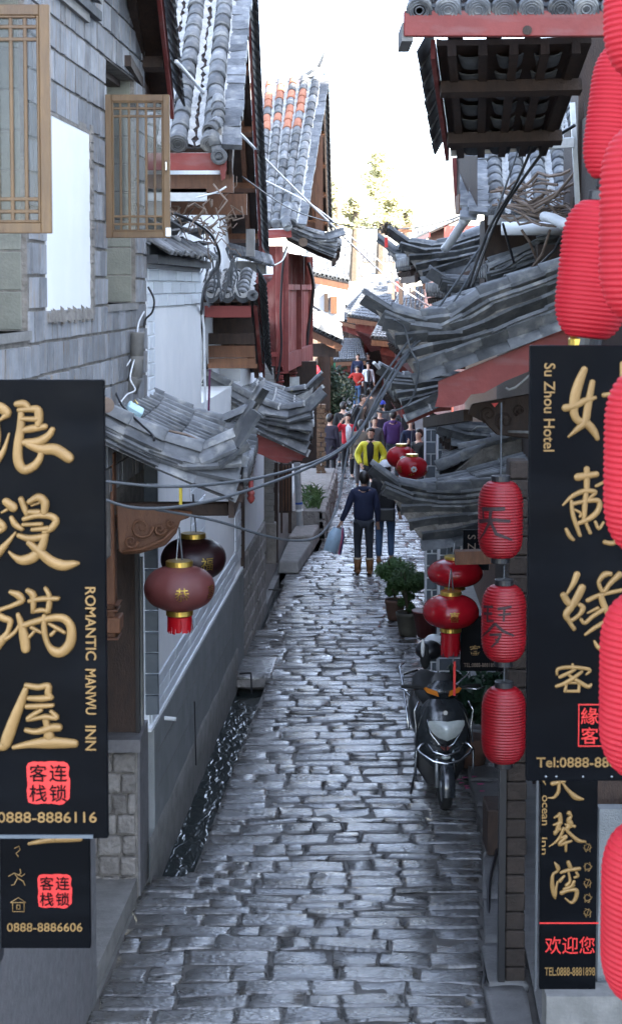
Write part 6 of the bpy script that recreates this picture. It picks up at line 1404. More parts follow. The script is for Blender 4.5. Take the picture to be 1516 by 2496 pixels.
cable('long loose cable looping low over the water channel', [(380, 1242, 9.6), (520, 1268, 10), (640, 1304, 10.6), (720, 1318, 11), (780, 1304, 11.3), (820, 1240, 11.6), (838, 1150, 11.9), (852, 1080, 12.2), (880, 1000, 12.5), (960, 880, 12.8), (1030, 800, 13), (1180, 720, 13.4), (1300, 672, 13.6), (1400, 690, 13.8)], .009)
cable('dark cable curling under the big canopy into the bundle', [(905, 1000, 13), (950, 1004, 12.9), (1000, 978, 12.9), (1020, 900, 12.8), (1000, 850, 12.8), (985, 800, 12.8), (960, 780, 12.7)], .009)
cable('dark cable in the bundle left of the big canopy', [(850, 1090, 12), (880, 1050, 12.2), (930, 950, 12.6), (1000, 850, 12.9), (1130, 760, 13.2), (1260, 700, 13.4), (1400, 650, 13.8)], .010)
cable('thick straight cable rising to the upper right roof', [(1150, 700, 13.8), (1200, 560, 13.8), (1250, 470, 13.6), (1340, 350, 13.4), (1400, 305, 13.2)], .014, m_black)
cable('thin straight cable crossing the upper right overhang', [(1140, 700, 13.7), (1190, 560, 13.6), (1260, 440, 13.4), (1320, 300, 13.2), (1390, 130, 13.0)], .012, m_black)
cable('pale straight wire from the gabled roof down to the far roofs', [(430, 150, 13), (600, 340, 20), (780, 520, 28), (960, 690, 36), (1085, 770, 40)], .018, m_pvc)
cable('second pale wire fanning out beside the first', [(560, 400, 22), (760, 500, 28), (870, 590, 34), (1000, 700, 38), (1090, 760, 40)], .014, m_pvc)
cable('fine dark wire bridging the bright sky gap', [(590, 430, 20), (700, 505, 22), (800, 540, 24), (900, 557, 24), (1000, 556, 22), (1080, 540, 20), (1130, 522, 18)], .008, m_black)
cable('black hose lying along the kerb on the right', [(1205, 2010, 14.0), (1212, 2060, 13.6), (1192, 2150, 12.8), (1190, 2260, 12.0), (1182, 2380, 11.2), (1150, 2500, 10.6)], .014, m_black, 'hose')
cable('cable looped down the far corner of the brick house', [(362, 700, 13.1), (376, 730, 13.0), (372, 760, 13.0), (356, 778, 13.0), (352, 800, 13)], .009, m_black)
cable('white cable tied along the brick house', [(352, 760, 12.9), (338, 790, 12.7), (330, 850, 12.4), (310, 890, 12.2), (276, 912, 12.0)], .007, m_pvc)
cable('white cable loop above the near left canopy', [(330, 870, 12.3), (318, 920, 12), (330, 950, 12), (310, 962, 11.9), (292, 985, 11.8)], .006, m_pvc)
cable('black cable dropping over the near left canopy', [(280, 950, 11.8), (300, 990, 11.5), (340, 1030, 11.2), (372, 1060, 11.1), (376, 1075, 11.1)], .009, m_black)
cable('tan hose lying on the near left canopy', [(388, 1044, 11.6), (420, 1052, 11.5), (460, 1062, 11.5), (500, 1085, 11.5)], .010, m_oldwood, 'hose')
cable('twisted cable hanging from the left gabled eave', [(478, 482, 14.3), (500, 476, 14.3), (530, 468, 14.3), (552, 455, 14.3)], .009, m_pvc)
cable('black power cable bundle behind the small lattice window', [(426, 520, 14), (480, 545, 14.2), (520, 580, 14.6), (535, 640, 15), (500, 700, 16), (492, 780, 17), (505, 900, 17)], .014, m_black)
cable('dark red cable down the timber front', [(700, 600, 28), (690, 640, 28), (684, 760, 28.2), (686, 850, 28.3), (676, 930, 28.3)], .02, m_black)
cable('black cable running down the end of the timber front', [(752, 640, 33), (764, 700, 33), (752, 800, 33), (742, 900, 33), (738, 960, 33)], .04, m_black)
cable('white cable from the camera to the porch eave', [(700, 610, 27.8), (688, 635, 27.8), (665, 648, 27.8)], .012, m_pvc)
# branches and dead sticks tangled under the upper right roof, and on the left capping
tg = thing('dead_vine', 'tangle of bare grey branches and old cables before the upper right roof', 'vine'); mb = MB()
q = random.Random(11)
for k in range(26):
    x0, y0 = q.uniform(1200, 1300), q.uniform(455, 530); pts = [P(x0, y0, 14.9)]
    ang = q.uniform(-.5, .4)
    for j in range(5): x0 += q.uniform(14, 42); y0 += q.uniform(-20, 20)+ang*10; pts.append(P(x0, y0, 14.9-j*.15+q.uniform(-.1, .1)))
    mb.tube(pts, q.uniform(.006, .016), 5)
for (pts) in ([(1194, 468, 14.8), (1230, 464, 14.8), (1262, 480, 14.7), (1275, 505, 14.7), (1330, 525, 14.4)], [(1230, 500, 14.8), (1290, 512, 14.6), (1350, 480, 14.3), (1400, 420, 13.8)], [(1200, 500, 14.9), (1300, 500, 14.6), (1400, 445, 14)], [(1270, 560, 15), (1290, 590, 15), (1310, 640, 15.2), (1300, 690, 15.4)], [(1340, 560, 15), (1320, 620, 15), (1290, 660, 15.2)]): mb.tube([P(*p) for p in pts], .013, 6)
mb.build('branches', m_oldwood, tg, kind='stuff')
mb = MB()
for (pts) in ([(1385, 540, 14), (1350, 610, 14.4), (1300, 660, 14.8)], [(1225, 545, 15), (1240, 600, 15.2), (1252, 640, 15.4)], [(1400, 480, 13.9), (1390, 560, 14), (1370, 640, 14.2)]): mb.tube([P(*p) for p in pts], .012, 6)
mb.build('old_cables', m_black, tg)
lv = thing('dead_vine', 'bare twigs and cables piled on the left tile capping', 'vine'); mb = MB()
for k in range(34):
    x0, y0, Yq = q.uniform(425, 560), q.uniform(500, 600), q.uniform(14, 16.5); pts = [P(x0, y0, Yq)]
    for j in range(4): x0 += q.uniform(-26, 30); y0 += q.uniform(-34, 30); pts.append(P(x0, y0, Yq+.05*j))
    mb.tube(pts, q.uniform(.004, .010), 5)
mb.build('branches', m_oldwood, lv, kind='stuff')
tv = thing('dead_vine', 'cables and twigs hanging between the white wall and the porch roof', 'vine'); mb = MB()
for k in range(18):
    x0, y0 = q.uniform(505, 580), q.uniform(600, 640); pts = [P(x0, y0, 18.2)]
    for j in range(4): x0 += q.uniform(-16, 12); y0 += q.uniform(14, 34); pts.append(P(x0, y0, 18.2))
    mb.tube(pts, q.uniform(.005, .012), 5)
mb.build('branches', m_cable, tv, kind='stuff')
# clay pipes leaning by the brick house
def cpipe(label, pts, r, mat): 
    t = thing('clay_pipe', label, 'pipe', P(*pts[0]));
    for a, b in zip(pts, pts[1:]): MB().tube([P(*a), lerp(P(*a), P(*b), .93), P(*b)], [r, r*1.02, r*1.12], 12).build('section', mat, t, True)
    return t
cpipe('grey clay pipe with cap leaning on the brick house corner', [(318, 955, 12.3), (332, 920, 12.3), (334, 868, 12.3), (336, 810, 12.3)], .05, m_conc)
cpipe('dark stovepipe chimney rising just right of the large inn board', [(262, 985, 11.6), (258, 925, 11.6), (256, 870, 11.6), (256, 822, 11.6)], .042, m_tiledark)
mb = MB().lathe([(.05, 0), (.055, .01), (.045, .02)], P(256, 824, 11.6), 14); t = thing('chimney_cap', 'flared rim topping the dark stovepipe', 'chimney cap', P(256, 824, 11.6)); mb.build('rim', m_black, t, True)
t = thing('log', 'round log end resting on the near left canopy', 'log', P(262, 995, 11.1)); MB().lathe([(.05, 0), (.053, .02), (.053, .3)], ax=(-.3, 1, 0), c=P(262, 988, 11.0), seg=12).build('log', m_oldwood, t)
t = thing('junction_box', 'pale blue plastic junction box lying on the near left canopy', 'box', P(325, 1000, 11.6)); bevel(MB().box((-.06, -.04, 0), (.06, .04, .05), basis(V((.8, .2, -.5)), V((.3, -.5, 1)), P(325, 1004, 11.5))).build('box', cloth('paleblue', (.42, .6, .66), .5), t), .008)
MB().tube([P(322, 985, 11.5), P(330, 975, 11.5), P(336, 985, 11.5)], .006).build('strap', m_goldm, t)

# ================================================================ PLANTS IN POTS
def pot_shrub(label, px, py, Y, wpx, hpx, potw, poth, mat_pot, seed):
    base = G(px, py, 0.02); base = P(px, py, Y); base.z = max(0.0, base.z) if base.z < .3 else base.z; base.z = 0.0
    t = thing('potted_shrub', label, 'potted plant', base)
    rw, ph = plen(potw, Y)/2, plen(poth, Y)
    MB().lathe([(rw*.70, 0), (rw*.78, ph*.2), (rw*.95, ph*.82), (rw*1.0, ph*.84), (rw*1.03, ph), (rw*.92, ph), (rw*.9, ph*.9)], base, 22).build('pot', mat_pot, t, True)
    MB().lathe([(.001, 0), (rw*.9, 0), (.001, .02)], base+V((0, 0, ph*.88)), 16).build('soil', m_soil, t)
    H = plen(hpx, Y); W_ = plen(wpx, Y)/2; q = random.Random(seed)
    st = MB()
    for k in range(5):
        a = q.uniform(0, 6.28); st.tube([base+V((0, 0, ph*.9)), base+V((math.cos(a)*W_*.25, math.sin(a)*W_*.25, ph+H*.3)), base+V((math.cos(a)*W_*.6, math.sin(a)*W_*.6, ph+H*.7))], [.012, .009, .004], 5)
    st.build('stem', m_bark, t)
    leafy(t, base+V((0, 0, ph+H*.50)), W_*1.02, 8500, .022, m_leaf, 'foliage', .66, 30, seed=seed)
    leafy(t, base+V((0, 0, ph+H*.18)), W_*.5, 1500, .022, m_leaf, 'foliage', 1.1, 8, seed=seed+1)
pot_shrub('clipped green shrub in a grey glazed pot, nearer of the two', 994, 1553, 22.4, 100, 150, 60, 58, m_potgrey, 21)
pot_shrub('clipped shrub in a reddish clay pot half behind its twin', 962, 1518, 23.5, 96, 150, 50, 50, m_clay, 33)
pp = thing('potted_plant', 'dark broad-leaved plant behind the scooter under the shop board', 'potted plant', (1.62, 16.2, 0))
MB().lathe([(.12, 0), (.17, .3), (.15, .3)], (1.62, 16.2, .0), 14).build('pot', m_clay, pp, True)
leafy(pp, V((1.62, 16.2, .72)), .42, 900, .07, m_leafdark, 'foliage', 1.0, 12, seed=9)
bx = thing('planter_box', 'dark rectangular planter box standing right of the scooter', 'planter', (1.62, 13.6, 0))
bevel(MB().box((1.48, 13.5, .03), (1.78, 13.9, .42)).build('box', m_wooddark, bx), .01)
mb = MB()
for k in range(10): p = V((R.uniform(1.40, 1.62), R.uniform(15.2, 15.7), .045)); mb.add([p, p+V((.05, .01, .004)), p+V((.04, .04, .0)), p+V((0, .03, .006))], [(0, 1, 2, 3)])
mb.build('petals', cloth('pink', (.5, .08, .2)), kind='stuff', parent=thing('fallen_petals', 'few pink petals lying on the stones right of the scooter wheel', 'petals', (1.5, 15.4, 0)))
# ================================================================ SCOOTER (faces the camera, local -Y is forward)
def scooter():
    p0 = G(1084, 1975); t = thing('scooter', 'parked dark grey scooter with chrome crash bars under the glossy red lanterns', 'scooter', (p0.x, p0.y+.05, 0), rz=math.radians(4))
    t.scale = (1, 1, 1)
    def B(mb, n, m, sm=False, **k): return mb.build(n, m, t, sm, world=False, **k)
    lin = lambda tb, z: tab(tb, z)
    m_body = M('scooter_paint', (.016, .019, .022), (.022, .026, .03), 8, .25, .02, coat=.7)
    def loft(wt, ft, z0, z1, n=16, m=14, back=0.0, y0=0.0, arc=PI*.5):
        rows = []
        for i in range(n+1):
            z = lerp(z0, z1, i/n); w_ = lin(wt, z); f = lin(ft, z); row = []
            for k in range(m+1):
                a = -arc+2*arc*k/m; sx = math.copysign(abs(math.sin(a))**.85, a); row.append(V((w_*sx, y0-f*math.cos(a)**.9+back*abs(sx), z)))
            rows.append(row)
        return MB().grid(rows)
    # front apron: pointed chin, wide shoulders
    B(loft([(.34, .07), (.44, .19), (.56, .26), (.70, .255), (.84, .235), (.95, .19), (1.0, .12)], [(.34, .06), (.5, .15), (.7, .18), (.9, .12), (1.0, .04)], .36, 1.0, y0=.14), 'front_panel', m_body, True)
    B(loft([(.16, .13), (.3, .22), (.6, .25), (.9, .2)], [(.16, .02), (.5, .04), (.9, .03)], .16, .9, y0=.26), 'leg_shield', m_black, True)
    # headlight: a wide heart on the apron
    hp = []
    for (x, z) in ((0, .672), (.07, .70), (.125, .75), (.15, .80), (.148, .835), (.09, .845), (0, .838), (-.09, .845), (-.148, .835), (-.15, .80), (-.125, .75), (-.07, .70)): hp.append((x, z))
    ring = [V((x, -.005-.0-.14*math.cos(min(1.4, abs(x)/.215*1.25))+.005+.14*.12, z)) for x, z in hp]
    c0 = V((0, -.155, .77)); mb = MB(); n = len(ring); vs_ = ring+[lerp(p, c0, .35)+V((0, -.018, 0)) for p in ring]+[lerp(p, c0, .7)+V((0, -.022, 0)) for p in ring]+[c0+V((0, -.02, 0))]
    fs = []
    for j in range(2):
        for k in range(n): fs.append((j*n+k, j*n+(k+1) % n, (j+1)*n+(k+1) % n, (j+1)*n+k))
    for k in range(n): fs.append((2*n+k, 2*n+(k+1) % n, 3*n))
    mb.add([v+V((0, .02, 0)) for v in vs_], fs); o = B(mb, 'headlight', m_lens, True); o.location.y = -.035; o.scale = (1.12, 1, 1.08); o.location.z = -.055
    for sgn in (-1, 1):
        B(MB().tube([V((sgn*.165, .0, .84)), V((sgn*.14, -.04, .72)), V((sgn*.07, -.075, .63)), V((sgn*.02, -.085, .60))], .006), 'trim_line', m_chrome, True)
    B(MB().lathe([(.001, -.004), (.020, -.002), (.022, .006)], ax=(0, -1, .1), c=(0, -.01, .90), seg=14), 'round_emblem', m_chrome)
    mb = MB()
    for s in (-1, 1): mb.bar(V((s*.01, -.055, .565)), V((s*.045, -.05, .595)), .004, .012); mb.bar(V((s*.01, -.055, .58)), V((s*.02, -.055, .60)), .004, .01)
    B(mb, 'winged_emblem', m_redold)
    # handlebar cowl, windscreen, indicators
    B(loft([(.98, .10), (1.03, .155), (1.08, .17), (1.12, .13), (1.16, .06)], [(.98, .03), (1.06, .07), (1.16, .02)], .98, 1.16, 8, y0=.17), 'handlebar_cowl', m_body, True)
    B(loft([(1.09, .13), (1.16, .115), (1.22, .06)], [(1.09, .05), (1.22, .0)], 1.09, 1.22, 6, y0=.22), 'fly_screen', m_black, True)
    for s in (-1, 1):
        q = [V((s*x, y, z)) for x, y, z in ((.045, .085, 1.025), (.15, .125, 1.055), (.175, .15, 1.085), (.15, .13, 1.10), (.06, .09, 1.075))]
        B(MB().prism(q, V((0, .04, 0))), 'indicator', m_amber); 
        B(MB().tube([V((s*.16, .19, 1.08)), V((s*.25, .22, 1.09)), V((s*.37, .27, 1.08))], [.016, .018, .018], 8), 'grip', m_rubber, True)
        B(MB().tube([V((s*.22, .19, 1.075)), V((s*.33, .17, 1.07)), V((s*.40, .19, 1.09))], .007), 'brake_lever', m_chrome, True)
        B(MB().tube([V((s*.13, .22, 1.1)), V((s*.25, .24, 1.2)), V((s*.27, .24, 1.27))], .006), 'mirror_stem', m_chrome) if s > 0 else None
        B(MB().tube([V((s*.10, .1, .62)), V((s*.22, .0, .60)), V((s*.262, .0, .56)), V((s*.27, .03, .40)), V((s*.265, .04, .30))], .012, 8), 'crash_bar', m_chrome, True)
        B(MB().tube([V((s*.23, .1, .98)), V((s*.275, .08, .9)), V((s*.255, .1, .74)), V((s*.27, .06, .60))], .010, 8), 'guard_tube', m_chrome, True)
        B(MB().tube([V((s*.075, -.0, .56)), V((s*.075, -.005, .36)), V((s*.07, 0, .20))], [.014, .018, .016], 8), 'fork_leg', m_zinc, True)
    B(MB().tube([V((-.262, .0, .565)), V((-.22, -.05, .53)), V((-.12, -.10, .475)), V((0, -.125, .455)), V((.12, -.10, .475)), V((.22, -.05, .53)), V((.262, .0, .565))], .013, 8), 'bumper_bar', m_chrome, True)
    B(MB().tube([V((-.16, -.03, .62)), V((-.12, -.08, .56)), V((0, -.11, .525)), V((.12, -.08, .56)), V((.16, -.03, .62))], .008, 8), 'bumper_bar', m_chrome, True)
    B(MB().ball((0, -.075, .505), .035, 12, 8, sx=1.2, sy=.6, sz=.7), 'badge_lens', m_lens, True)
    B(loft([(.38, .12), (.46, .17), (.54, .15)], [(.38, .06), (.5, .09)], .38, .52, 5, y0=.06), 'chin_panel', m_body, True)
    # mudguard, wheel
    rows = []
    for i in range(11):
        a = math.radians(-10+i*16); rows.append([V((.062*math.sin(b), 0+(.245+.02*math.cos(b))*-math.cos(a)*1, .225+(.245+.02*math.cos(b))*math.sin(a))) for b in [(-PI/2+PI*k/6) for k in range(7)]])
    B(MB().grid(rows), 'mudguard', m_body, True)
    def wheel(y, nm='front_wheel'):
        w_ = bpy.data.objects.new(nm, None); col.objects.link(w_); w_.parent = t; w_.location = (0, y, .225)
        ty = MB(); rows = []
        for i in range(29):
            a = 2*PI*i/28; rows.append([V((.05*math.sin(b), (.19+.035*math.cos(b))*math.cos(a), (.19+.035*math.cos(b))*math.sin(a))) for b in [2*PI*k/10 for k in range(10)]])
        ty.grid(rows, True).build('tyre', m_rubber, w_, True, world=False)
        MB().lathe([(.15, -.03), (.158, -.03), (.158, .03), (.15, .03)], ax=(1, 0, 0), seg=24).build('rim', m_zinc, w_, world=False)
        hb = MB().lathe([(.04, -.045), (.04, .045)], ax=(1, 0, 0), seg=12)
        for k in range(5): a = 2*PI*k/5; hb.bar(V((0, 0, 0)), V((0, .155*math.cos(a), .155*math.sin(a))), .03, .02, V((1, 0, 0)))
        hb.build('hub', m_zinc, w_, world=False)
    wheel(.0); wheel(1.22, 'rear_wheel')
    # floor, seat, tail, rack and the soft bag behind
    B(bevel(MB().box((-.19, .25, .26), (.19, .72, .34)).build('footboard', m_black, t, world=False), .02, 2) and MB().box((-.02, .3, .3), (.02, .6, .345)), 'floor_rib', m_rubber)
    rows = []
    for i, (y, w_, zt, zb) in enumerate(((.66, .13, .70, .34), (.72, .17, .80, .34), (.9, .20, .82, .36), (1.15, .20, .84, .42), (1.4, .16, .86, .52), (1.55, .08, .86, .66))):
        rows.append([V((w_*math.cos(a), y, lerp(zb, zt, .5)+(zt-zb)/2*math.sin(a))) for a in [2*PI*k/14 for k in range(14)]])
    B(MB().grid(rows, True), 'tail_body', m_body, True)
    rows = []
    for i, (y, w_, z) in enumerate(((.66, .07, .80), (.72, .12, .83), (.9, .155, .85), (1.12, .16, .885), (1.3, .13, .92), (1.42, .07, .92))):
        rows.append([V((w_*math.cos(a), y, z+.055*math.sin(a))) for a in [2*PI*k/12 for k in range(12)]])
    B(MB().grid(rows, True), 'seat', m_rubber, True)
    for s in (-1, 1):
        B(MB().tube([V((s*.19, 1.05, .80)), V((s*.25, 1.2, .84)), V((s*.2, 1.5, .9)), V((s*.04, 1.6, .92))], .011, 8), 'grab_rail', m_chrome, True)
    B(MB().tube([V((-.27, .5, .62)), V((-.285, .8, .95)), V((-.28, 1.15, 1.06)), V((-.20, 1.4, 1.05))], .011, 8), 'side_guard', m_chrome, True)
    B(MB().tube([V((-.2, .42, .32)), V((-.25, .45, .02)), V((-.25, .48, 0.0))], .012, 6), 'kickstand', m_black)
    return t
scooter()
bg_ = thing('soft_bag', 'stacked dark and white soft bags strapped behind the scooter seat', 'bag', G(1070, 1975)+V((-.08, 1.3, .9)))
rows = []
for (cx, cy, cz, rx, rz, m, nm) in ((1045, 1585, 16.2, .14, .10, m_black, 'bag_body'), (1058, 1565, 16.5, .11, .08, m_whiteplastic, 'white_patch'), (1036, 1600, 16.1, .055, .13, m_rubber, 'side_pad'), (1030, 1580, 16.0, .02, .09, m_whiteplastic, 'side_stripe')):
    MB().ball(P(cx, cy, cz), rx, 12, 9, sz=rz/rx).build(nm, m, bg_, True)
bk2 = thing('red_basket', 'dark red plastic basket edge beside the grey pot', 'basket', P(1030, 1545, 18.0))
MB().lathe([(.10, -.28), (.155, 0), (.165, 0), (.165, .02), (.15, .02)], P(1038, 1492, 18.5), 20).build('tub', m_ldark, bk2, True)

# ================================================================ PEOPLE
def skin(name, J, E, rad, mat, parent, sub=1, root=0):
    me = bpy.data.meshes.new(name); me.from_pydata([tuple(p) for p in J], E, []); me.materials.append(mat)
    o = bpy.data.objects.new(name, me); col.objects.link(o); o.parent = parent
    m = o.modifiers.new('skin', 'SKIN'); m.use_smooth_shade = True; m.use_x_symmetry = False; m.branch_smoothing = .4
    for i, r_ in enumerate(rad): me.skin_vertices[0].data[i].radius = r_ if isinstance(r_, tuple) else (r_, r_)
    me.skin_vertices[0].data[root].use_root = True
    s_ = o.modifiers.new('sub', 'SUBSURF'); s_.levels = sub; s_.render_levels = sub
    return o
def person(label, px, py, face=0.0, H=1.65, top=None, trousers=None, shoe=m_black, hair_len='short', skirt=False, coat=0.0, arms=((0, 0), (0, 0)), legs=((0, 0), (0, 0)),
           lean=0.0, hat=None, turtleneck=None, Y=None, build=1.0, head_turn=0.0, mouth=False, hood=False, hairm=None, z=None, open_front=None, puffy=False):
    """face: rotation about z, 0 = facing the camera. arms/legs: list per side of joint offsets; see code"""
    g = G(px, py) if Y is None else P(px, py, Y)
    if Y is not None: g.z = zg(Y) if z is None else z
    t = thing('person', label, 'person', g, rz=face); k = H/1.7
    def v(x, y, z_): 
        zz = z_*k; xx, yy = x*k, y*k
        if z_ > .95: yy -= (z_-.95)*math.sin(lean)*k; zz -= (z_-.95)*(1-math.cos(lean))*k
        return V((xx, yy, zz))
    J = []; E = []; Rr = []
    def add(p, r_, par=None):
        J.append(p); Rr.append(tuple(q*k for q in r_) if isinstance(r_, tuple) else r_*k)
        if par is not None: E.append((par, len(J)-1))
        return len(J)-1
    pel = add(v(0, 0, .94), (.135*build, .10)); wa = add(v(0, 0, 1.08), (.12*build, .09), pel); chs = add(v(0, .0, 1.26), (.15*build, .105), wa); up_ = add(v(0, 0, 1.38), (.13, .08), chs)
    nk = add(v(0, 0, 1.47), .052, up_); jw = add(v(0, -.015, 1.53), (.058, .068), nk); hd = add(v(0, -.005, 1.60), (.074, .088), jw); add(v(0, .005, 1.67), (.058, .07), hd)
    L_j = {}
    for si, s in ((0, -1), (1, 1)):
        hx = add(v(s*.09, 0, .88), .085, pel); ky, kz = legs[si]
        kn = add(v(s*.095, -.02+ky, .49), .056, hx); an = add(v(s*.10, ky*1.2+kz, .09), .038, kn); to = add(v(s*.11, ky*1.2+kz-.13, .035), (.036, .026), an)
        sh = add(v(s*.175, 0, 1.385), .058, up_)
        ar = arms[si]                                       # (elbow dx,dy,dz) (wrist dx,dy,dz) from the shoulder
        if ar == (0, 0): ar = ((.05, .02, -.28), (.07, -.03, -.52))
        el = add(v(s*(.175+ar[0][0]), ar[0][1], 1.385+ar[0][2]), .042, sh); wr = add(v(s*(.175+ar[1][0]), ar[1][1], 1.385+ar[1][2]), .028, el)
        d = (J[wr]-J[el]).normalized(); hdp = J[wr]+d*.07*k
        J.append(hdp); Rr.append((.034*k, .02*k)); E.append((wr, len(J)-1)); pm = len(J)-1
        side = d.cross(V((0, 1, 0))); side = side.normalized() if side.length > .1 else V((1, 0, 0))
        for f in range(4):
            p1 = hdp+side*(f-1.5)*.017*k+d*.04*k; p2 = p1+d*(.035-.006*abs(f-1.3))*k+V((0, -.012*k, 0))
            J.append(p1); Rr.append(.0085*k); E.append((pm, len(J)-1)); J.append(p2); Rr.append(.007*k); E.append((len(J)-2, len(J)-1))
        p1 = J[wr]+d*.03*k-side*s*.04*k; J.append(p1); Rr.append(.010*k); E.append((wr, len(J)-1)); J.append(p1+d*.035*k+V((0, -.01, 0))); Rr.append(.008*k); E.append((len(J)-2, len(J)-1))
        L_j[si] = dict(hip=J[hx], knee=J[kn], ankle=J[an], toe=J[to], sh=J[sh], el=J[el], wr=J[wr], palm=hdp)
    skin('body', J, E, Rr, m_skin, t, 1)
    # jacket or coat
    J2 = [v(0, 0, .94 if coat else .83), v(0, 0, 1.08), v(0, 0, 1.26), v(0, 0, 1.37), v(0, .0, 1.44)]; b_ = build*(1.12 if puffy else 1.0)
    R2 = [(.175*b_, .13), (.165*b_, .125), (.185*b_, .135), (.155, .105), (.075, .075)]; E2 = [(0, 1), (1, 2), (2, 3), (3, 4)]
    hem = .94-.10
    if coat: 
        J2.append(v(0, 0, .94-coat*.5)); R2.append((.20*b_, .15)); E2.append((0, 5)); J2.append(v(0, 0, .94-coat)); R2.append((.22*b_, .16)); E2.append((5, 6))
    a_ = 1.3 if puffy else 1.0
    for si in (0, 1):
        d = L_j[si]; n = len(J2); J2 += [d['sh'], lerp(d['sh'], d['el'], .5), d['el'], lerp(d['el'], d['wr'], .5), d['wr']]; R2 += [.075, .068*a_, .06*a_, .054*a_, .045]; E2 += [(3, n), (n, n+1), (n+1, n+2), (n+2, n+3), (n+3, n+4)]
    if hood: J2.append(v(0, .10, 1.44)); R2.append((.12, .06)); E2.append((4, len(J2)-1))
    skin('jacket', J2, E2, [tuple(q*k for q in r_) if isinstance(r_, tuple) else r_*k for r_ in R2], top, t, 2)
    J3 = [v(0, .0, .90)]; R3 = [(.125, .095)]; E3 = []
    for si in (0, 1):
        d = L_j[si]; n = len(J3); J3 += [d['hip']+V((0, 0, -.03)), lerp(d['hip'], d['knee'], .5), d['knee'], lerp(d['knee'], d['ankle'], .5), d['ankle']+V((0, 0, .02))]
        R3 += [.10, .085, .068, .062, .055]; E3 += [(0, n), (n, n+1), (n+1, n+2), (n+2, n+3), (n+3, n+4)]
    skin('trousers', J3, E3, [tuple(q*k for q in r_) if isinstance(r_, tuple) else r_*k for r_ in R3], trousers, t, 2)
    for si in (0, 1):
        d = L_j[si]; a = d['ankle']; to = d['toe']; f = (to-a); f.z = 0; f.normalize()
        mb = MB(); rows_ = []
        side = f.cross(V((0, 0, 1)))
        for (q, w_, h_) in ((-.07, .025, .05), (-.05, .04, .085), (0, .045, .10), (.06, .045, .075), (.13, .05, .05), (.17, .035, .035), (.185, .008, .02)):
            rows_.append([V((a.x, a.y, .0))+f*q*k+side*w_*math.cos(b)*k+V((0, 0, (h_*.5+h_*.5*math.sin(b))*k+.0)) for b in [2*PI*j/10 for j in range(10)]])
        mb.grid(rows_, True); mb.f.append(tuple(range(9, -1, -1)))
        if isinstance(shoe, tuple):                         # tall sheepskin boot with a pale cuff
            top_ = lerp(a, d['knee'], .42); mb.tube([a-V((0, 0, .04)), a+V((0, 0, .06)), lerp(a, top_, .6), top_], [.058*k, .06*k, .066*k, .07*k], 12); mb.build('boot', shoe[0], t, True, world=False)
            MB().tube([top_-V((0, 0, .015)), top_+V((0, 0, .012))], [.075*k, .074*k], 12).build('boot_cuff', shoe[1], t, True, world=False)
        else: mb.build('shoe', shoe, t, True, world=False)
    # head details
    hc = v(0, -.003, 1.605); hr = .095*k
    rot = Matrix.Rotation(head_turn, 4, 'Z'); hairm = hairm or m_hair
    def hv(x, y, z_): return hc+(rot @ V((x*k, y*k, z_*k)))
    mb = MB(); rows_ = []
    for i in range(15):
        th = PI*i/14; row = []
        for j in range(24):
            ph = 2*PI*j/24; x, y, z_ = math.sin(th)*math.cos(ph), math.sin(th)*math.sin(ph), math.cos(th)
            r_ = 1.0; front = y < 0
            if y < -.15 and z_ < .5: r_ = .52                 # tuck under the face
            if z_ < -.35 and abs(y) < .3: r_ = .8
            r_ *= 1+.04*noise.noise(V((x*4, y*4, z_*4+len(label))))
            low = 1.0
            if hair_len != 'short' and y > -.2 and z_ < 0: low = 1.9 if hair_len == 'long' else 1.35
            row.append(hv(x*.092*r_, y*.110*r_+.008, z_*.118*r_*(low if z_ < 0 else 1)+.018))
        rows_.append(row)
    mb.grid(rows_, True).build('hair', hairm, t, True, world=False)
    fc = MB()
    for s in (-1, 1):
        MB().ball(hv(s*.031, -.083, .005), .010*k, 8, 6, sz=.6).build('eye', m_black, t, True, world=False)
        MB().tube([hv(s*.018, -.088, .026), hv(s*.034, -.088, .030), hv(s*.047, -.078, .024)], .003*k, 5).build('eyebrow', m_hair, t, world=False)
        MB().ball(hv(s*.076, .0, -.005), .022*k, 8, 6, sx=.4, sz=1.4).build('ear', m_skin, t, True, world=False)
    MB().add([hv(-.011, -.083, -.028), hv(.011, -.083, -.028), hv(0, -.108, -.026), hv(0, -.086, .012)], [(0, 1, 2), (0, 2, 3), (1, 3, 2), (0, 3, 1)]).build('nose', m_skin, t, True, world=False)
    if mouth: MB().ball(hv(0, -.080, -.058), .016*k, 8, 6, sx=.9, sy=.6, sz=1.4).build('mouth', m_paint, t, True, world=False)
    else: MB().ball(hv(0, -.078, -.052), .017*k, 8, 6, sx=1.1, sy=.5, sz=.32).build('mouth', M_lip, t, True, world=False)
    if hat: 
        mb = MB(); rows_ = []
        for i in range(8):
            th = PI/2*i/7; rows_.append([hv(math.sin(th)*math.cos(ph)*.112, math.sin(th)*math.sin(ph)*.128+.004, .03+math.cos(th)*.115) for ph in [2*PI*j/20 for j in range(20)]])
        mb.grid(rows_, True).build('cap', hat, t, True, world=False)
    if turtleneck: MB().tube([v(0, 0, 1.40), v(0, -.005, 1.50)], [.066*k, .060*k], 12).build('collar', turtleneck, t, True, world=False)
    if open_front:                                          # shirt seen between the jacket's open edges
        q = [v(-.035, -.150*1.0, .90), v(.035, -.150, .90), v(.07, -.147, 1.15), v(.075, -.138, 1.36), v(0, -.10, 1.45), v(-.075, -.138, 1.36), v(-.07, -.147, 1.15)]
        MB().prism(q, V((0, .06, 0))).build('shirt_front', open_front, t, True, world=False)
    return t, L_j, v, k
M_lip = M('lips', (.38, .12, .10), None, rough=.5, bump=0)
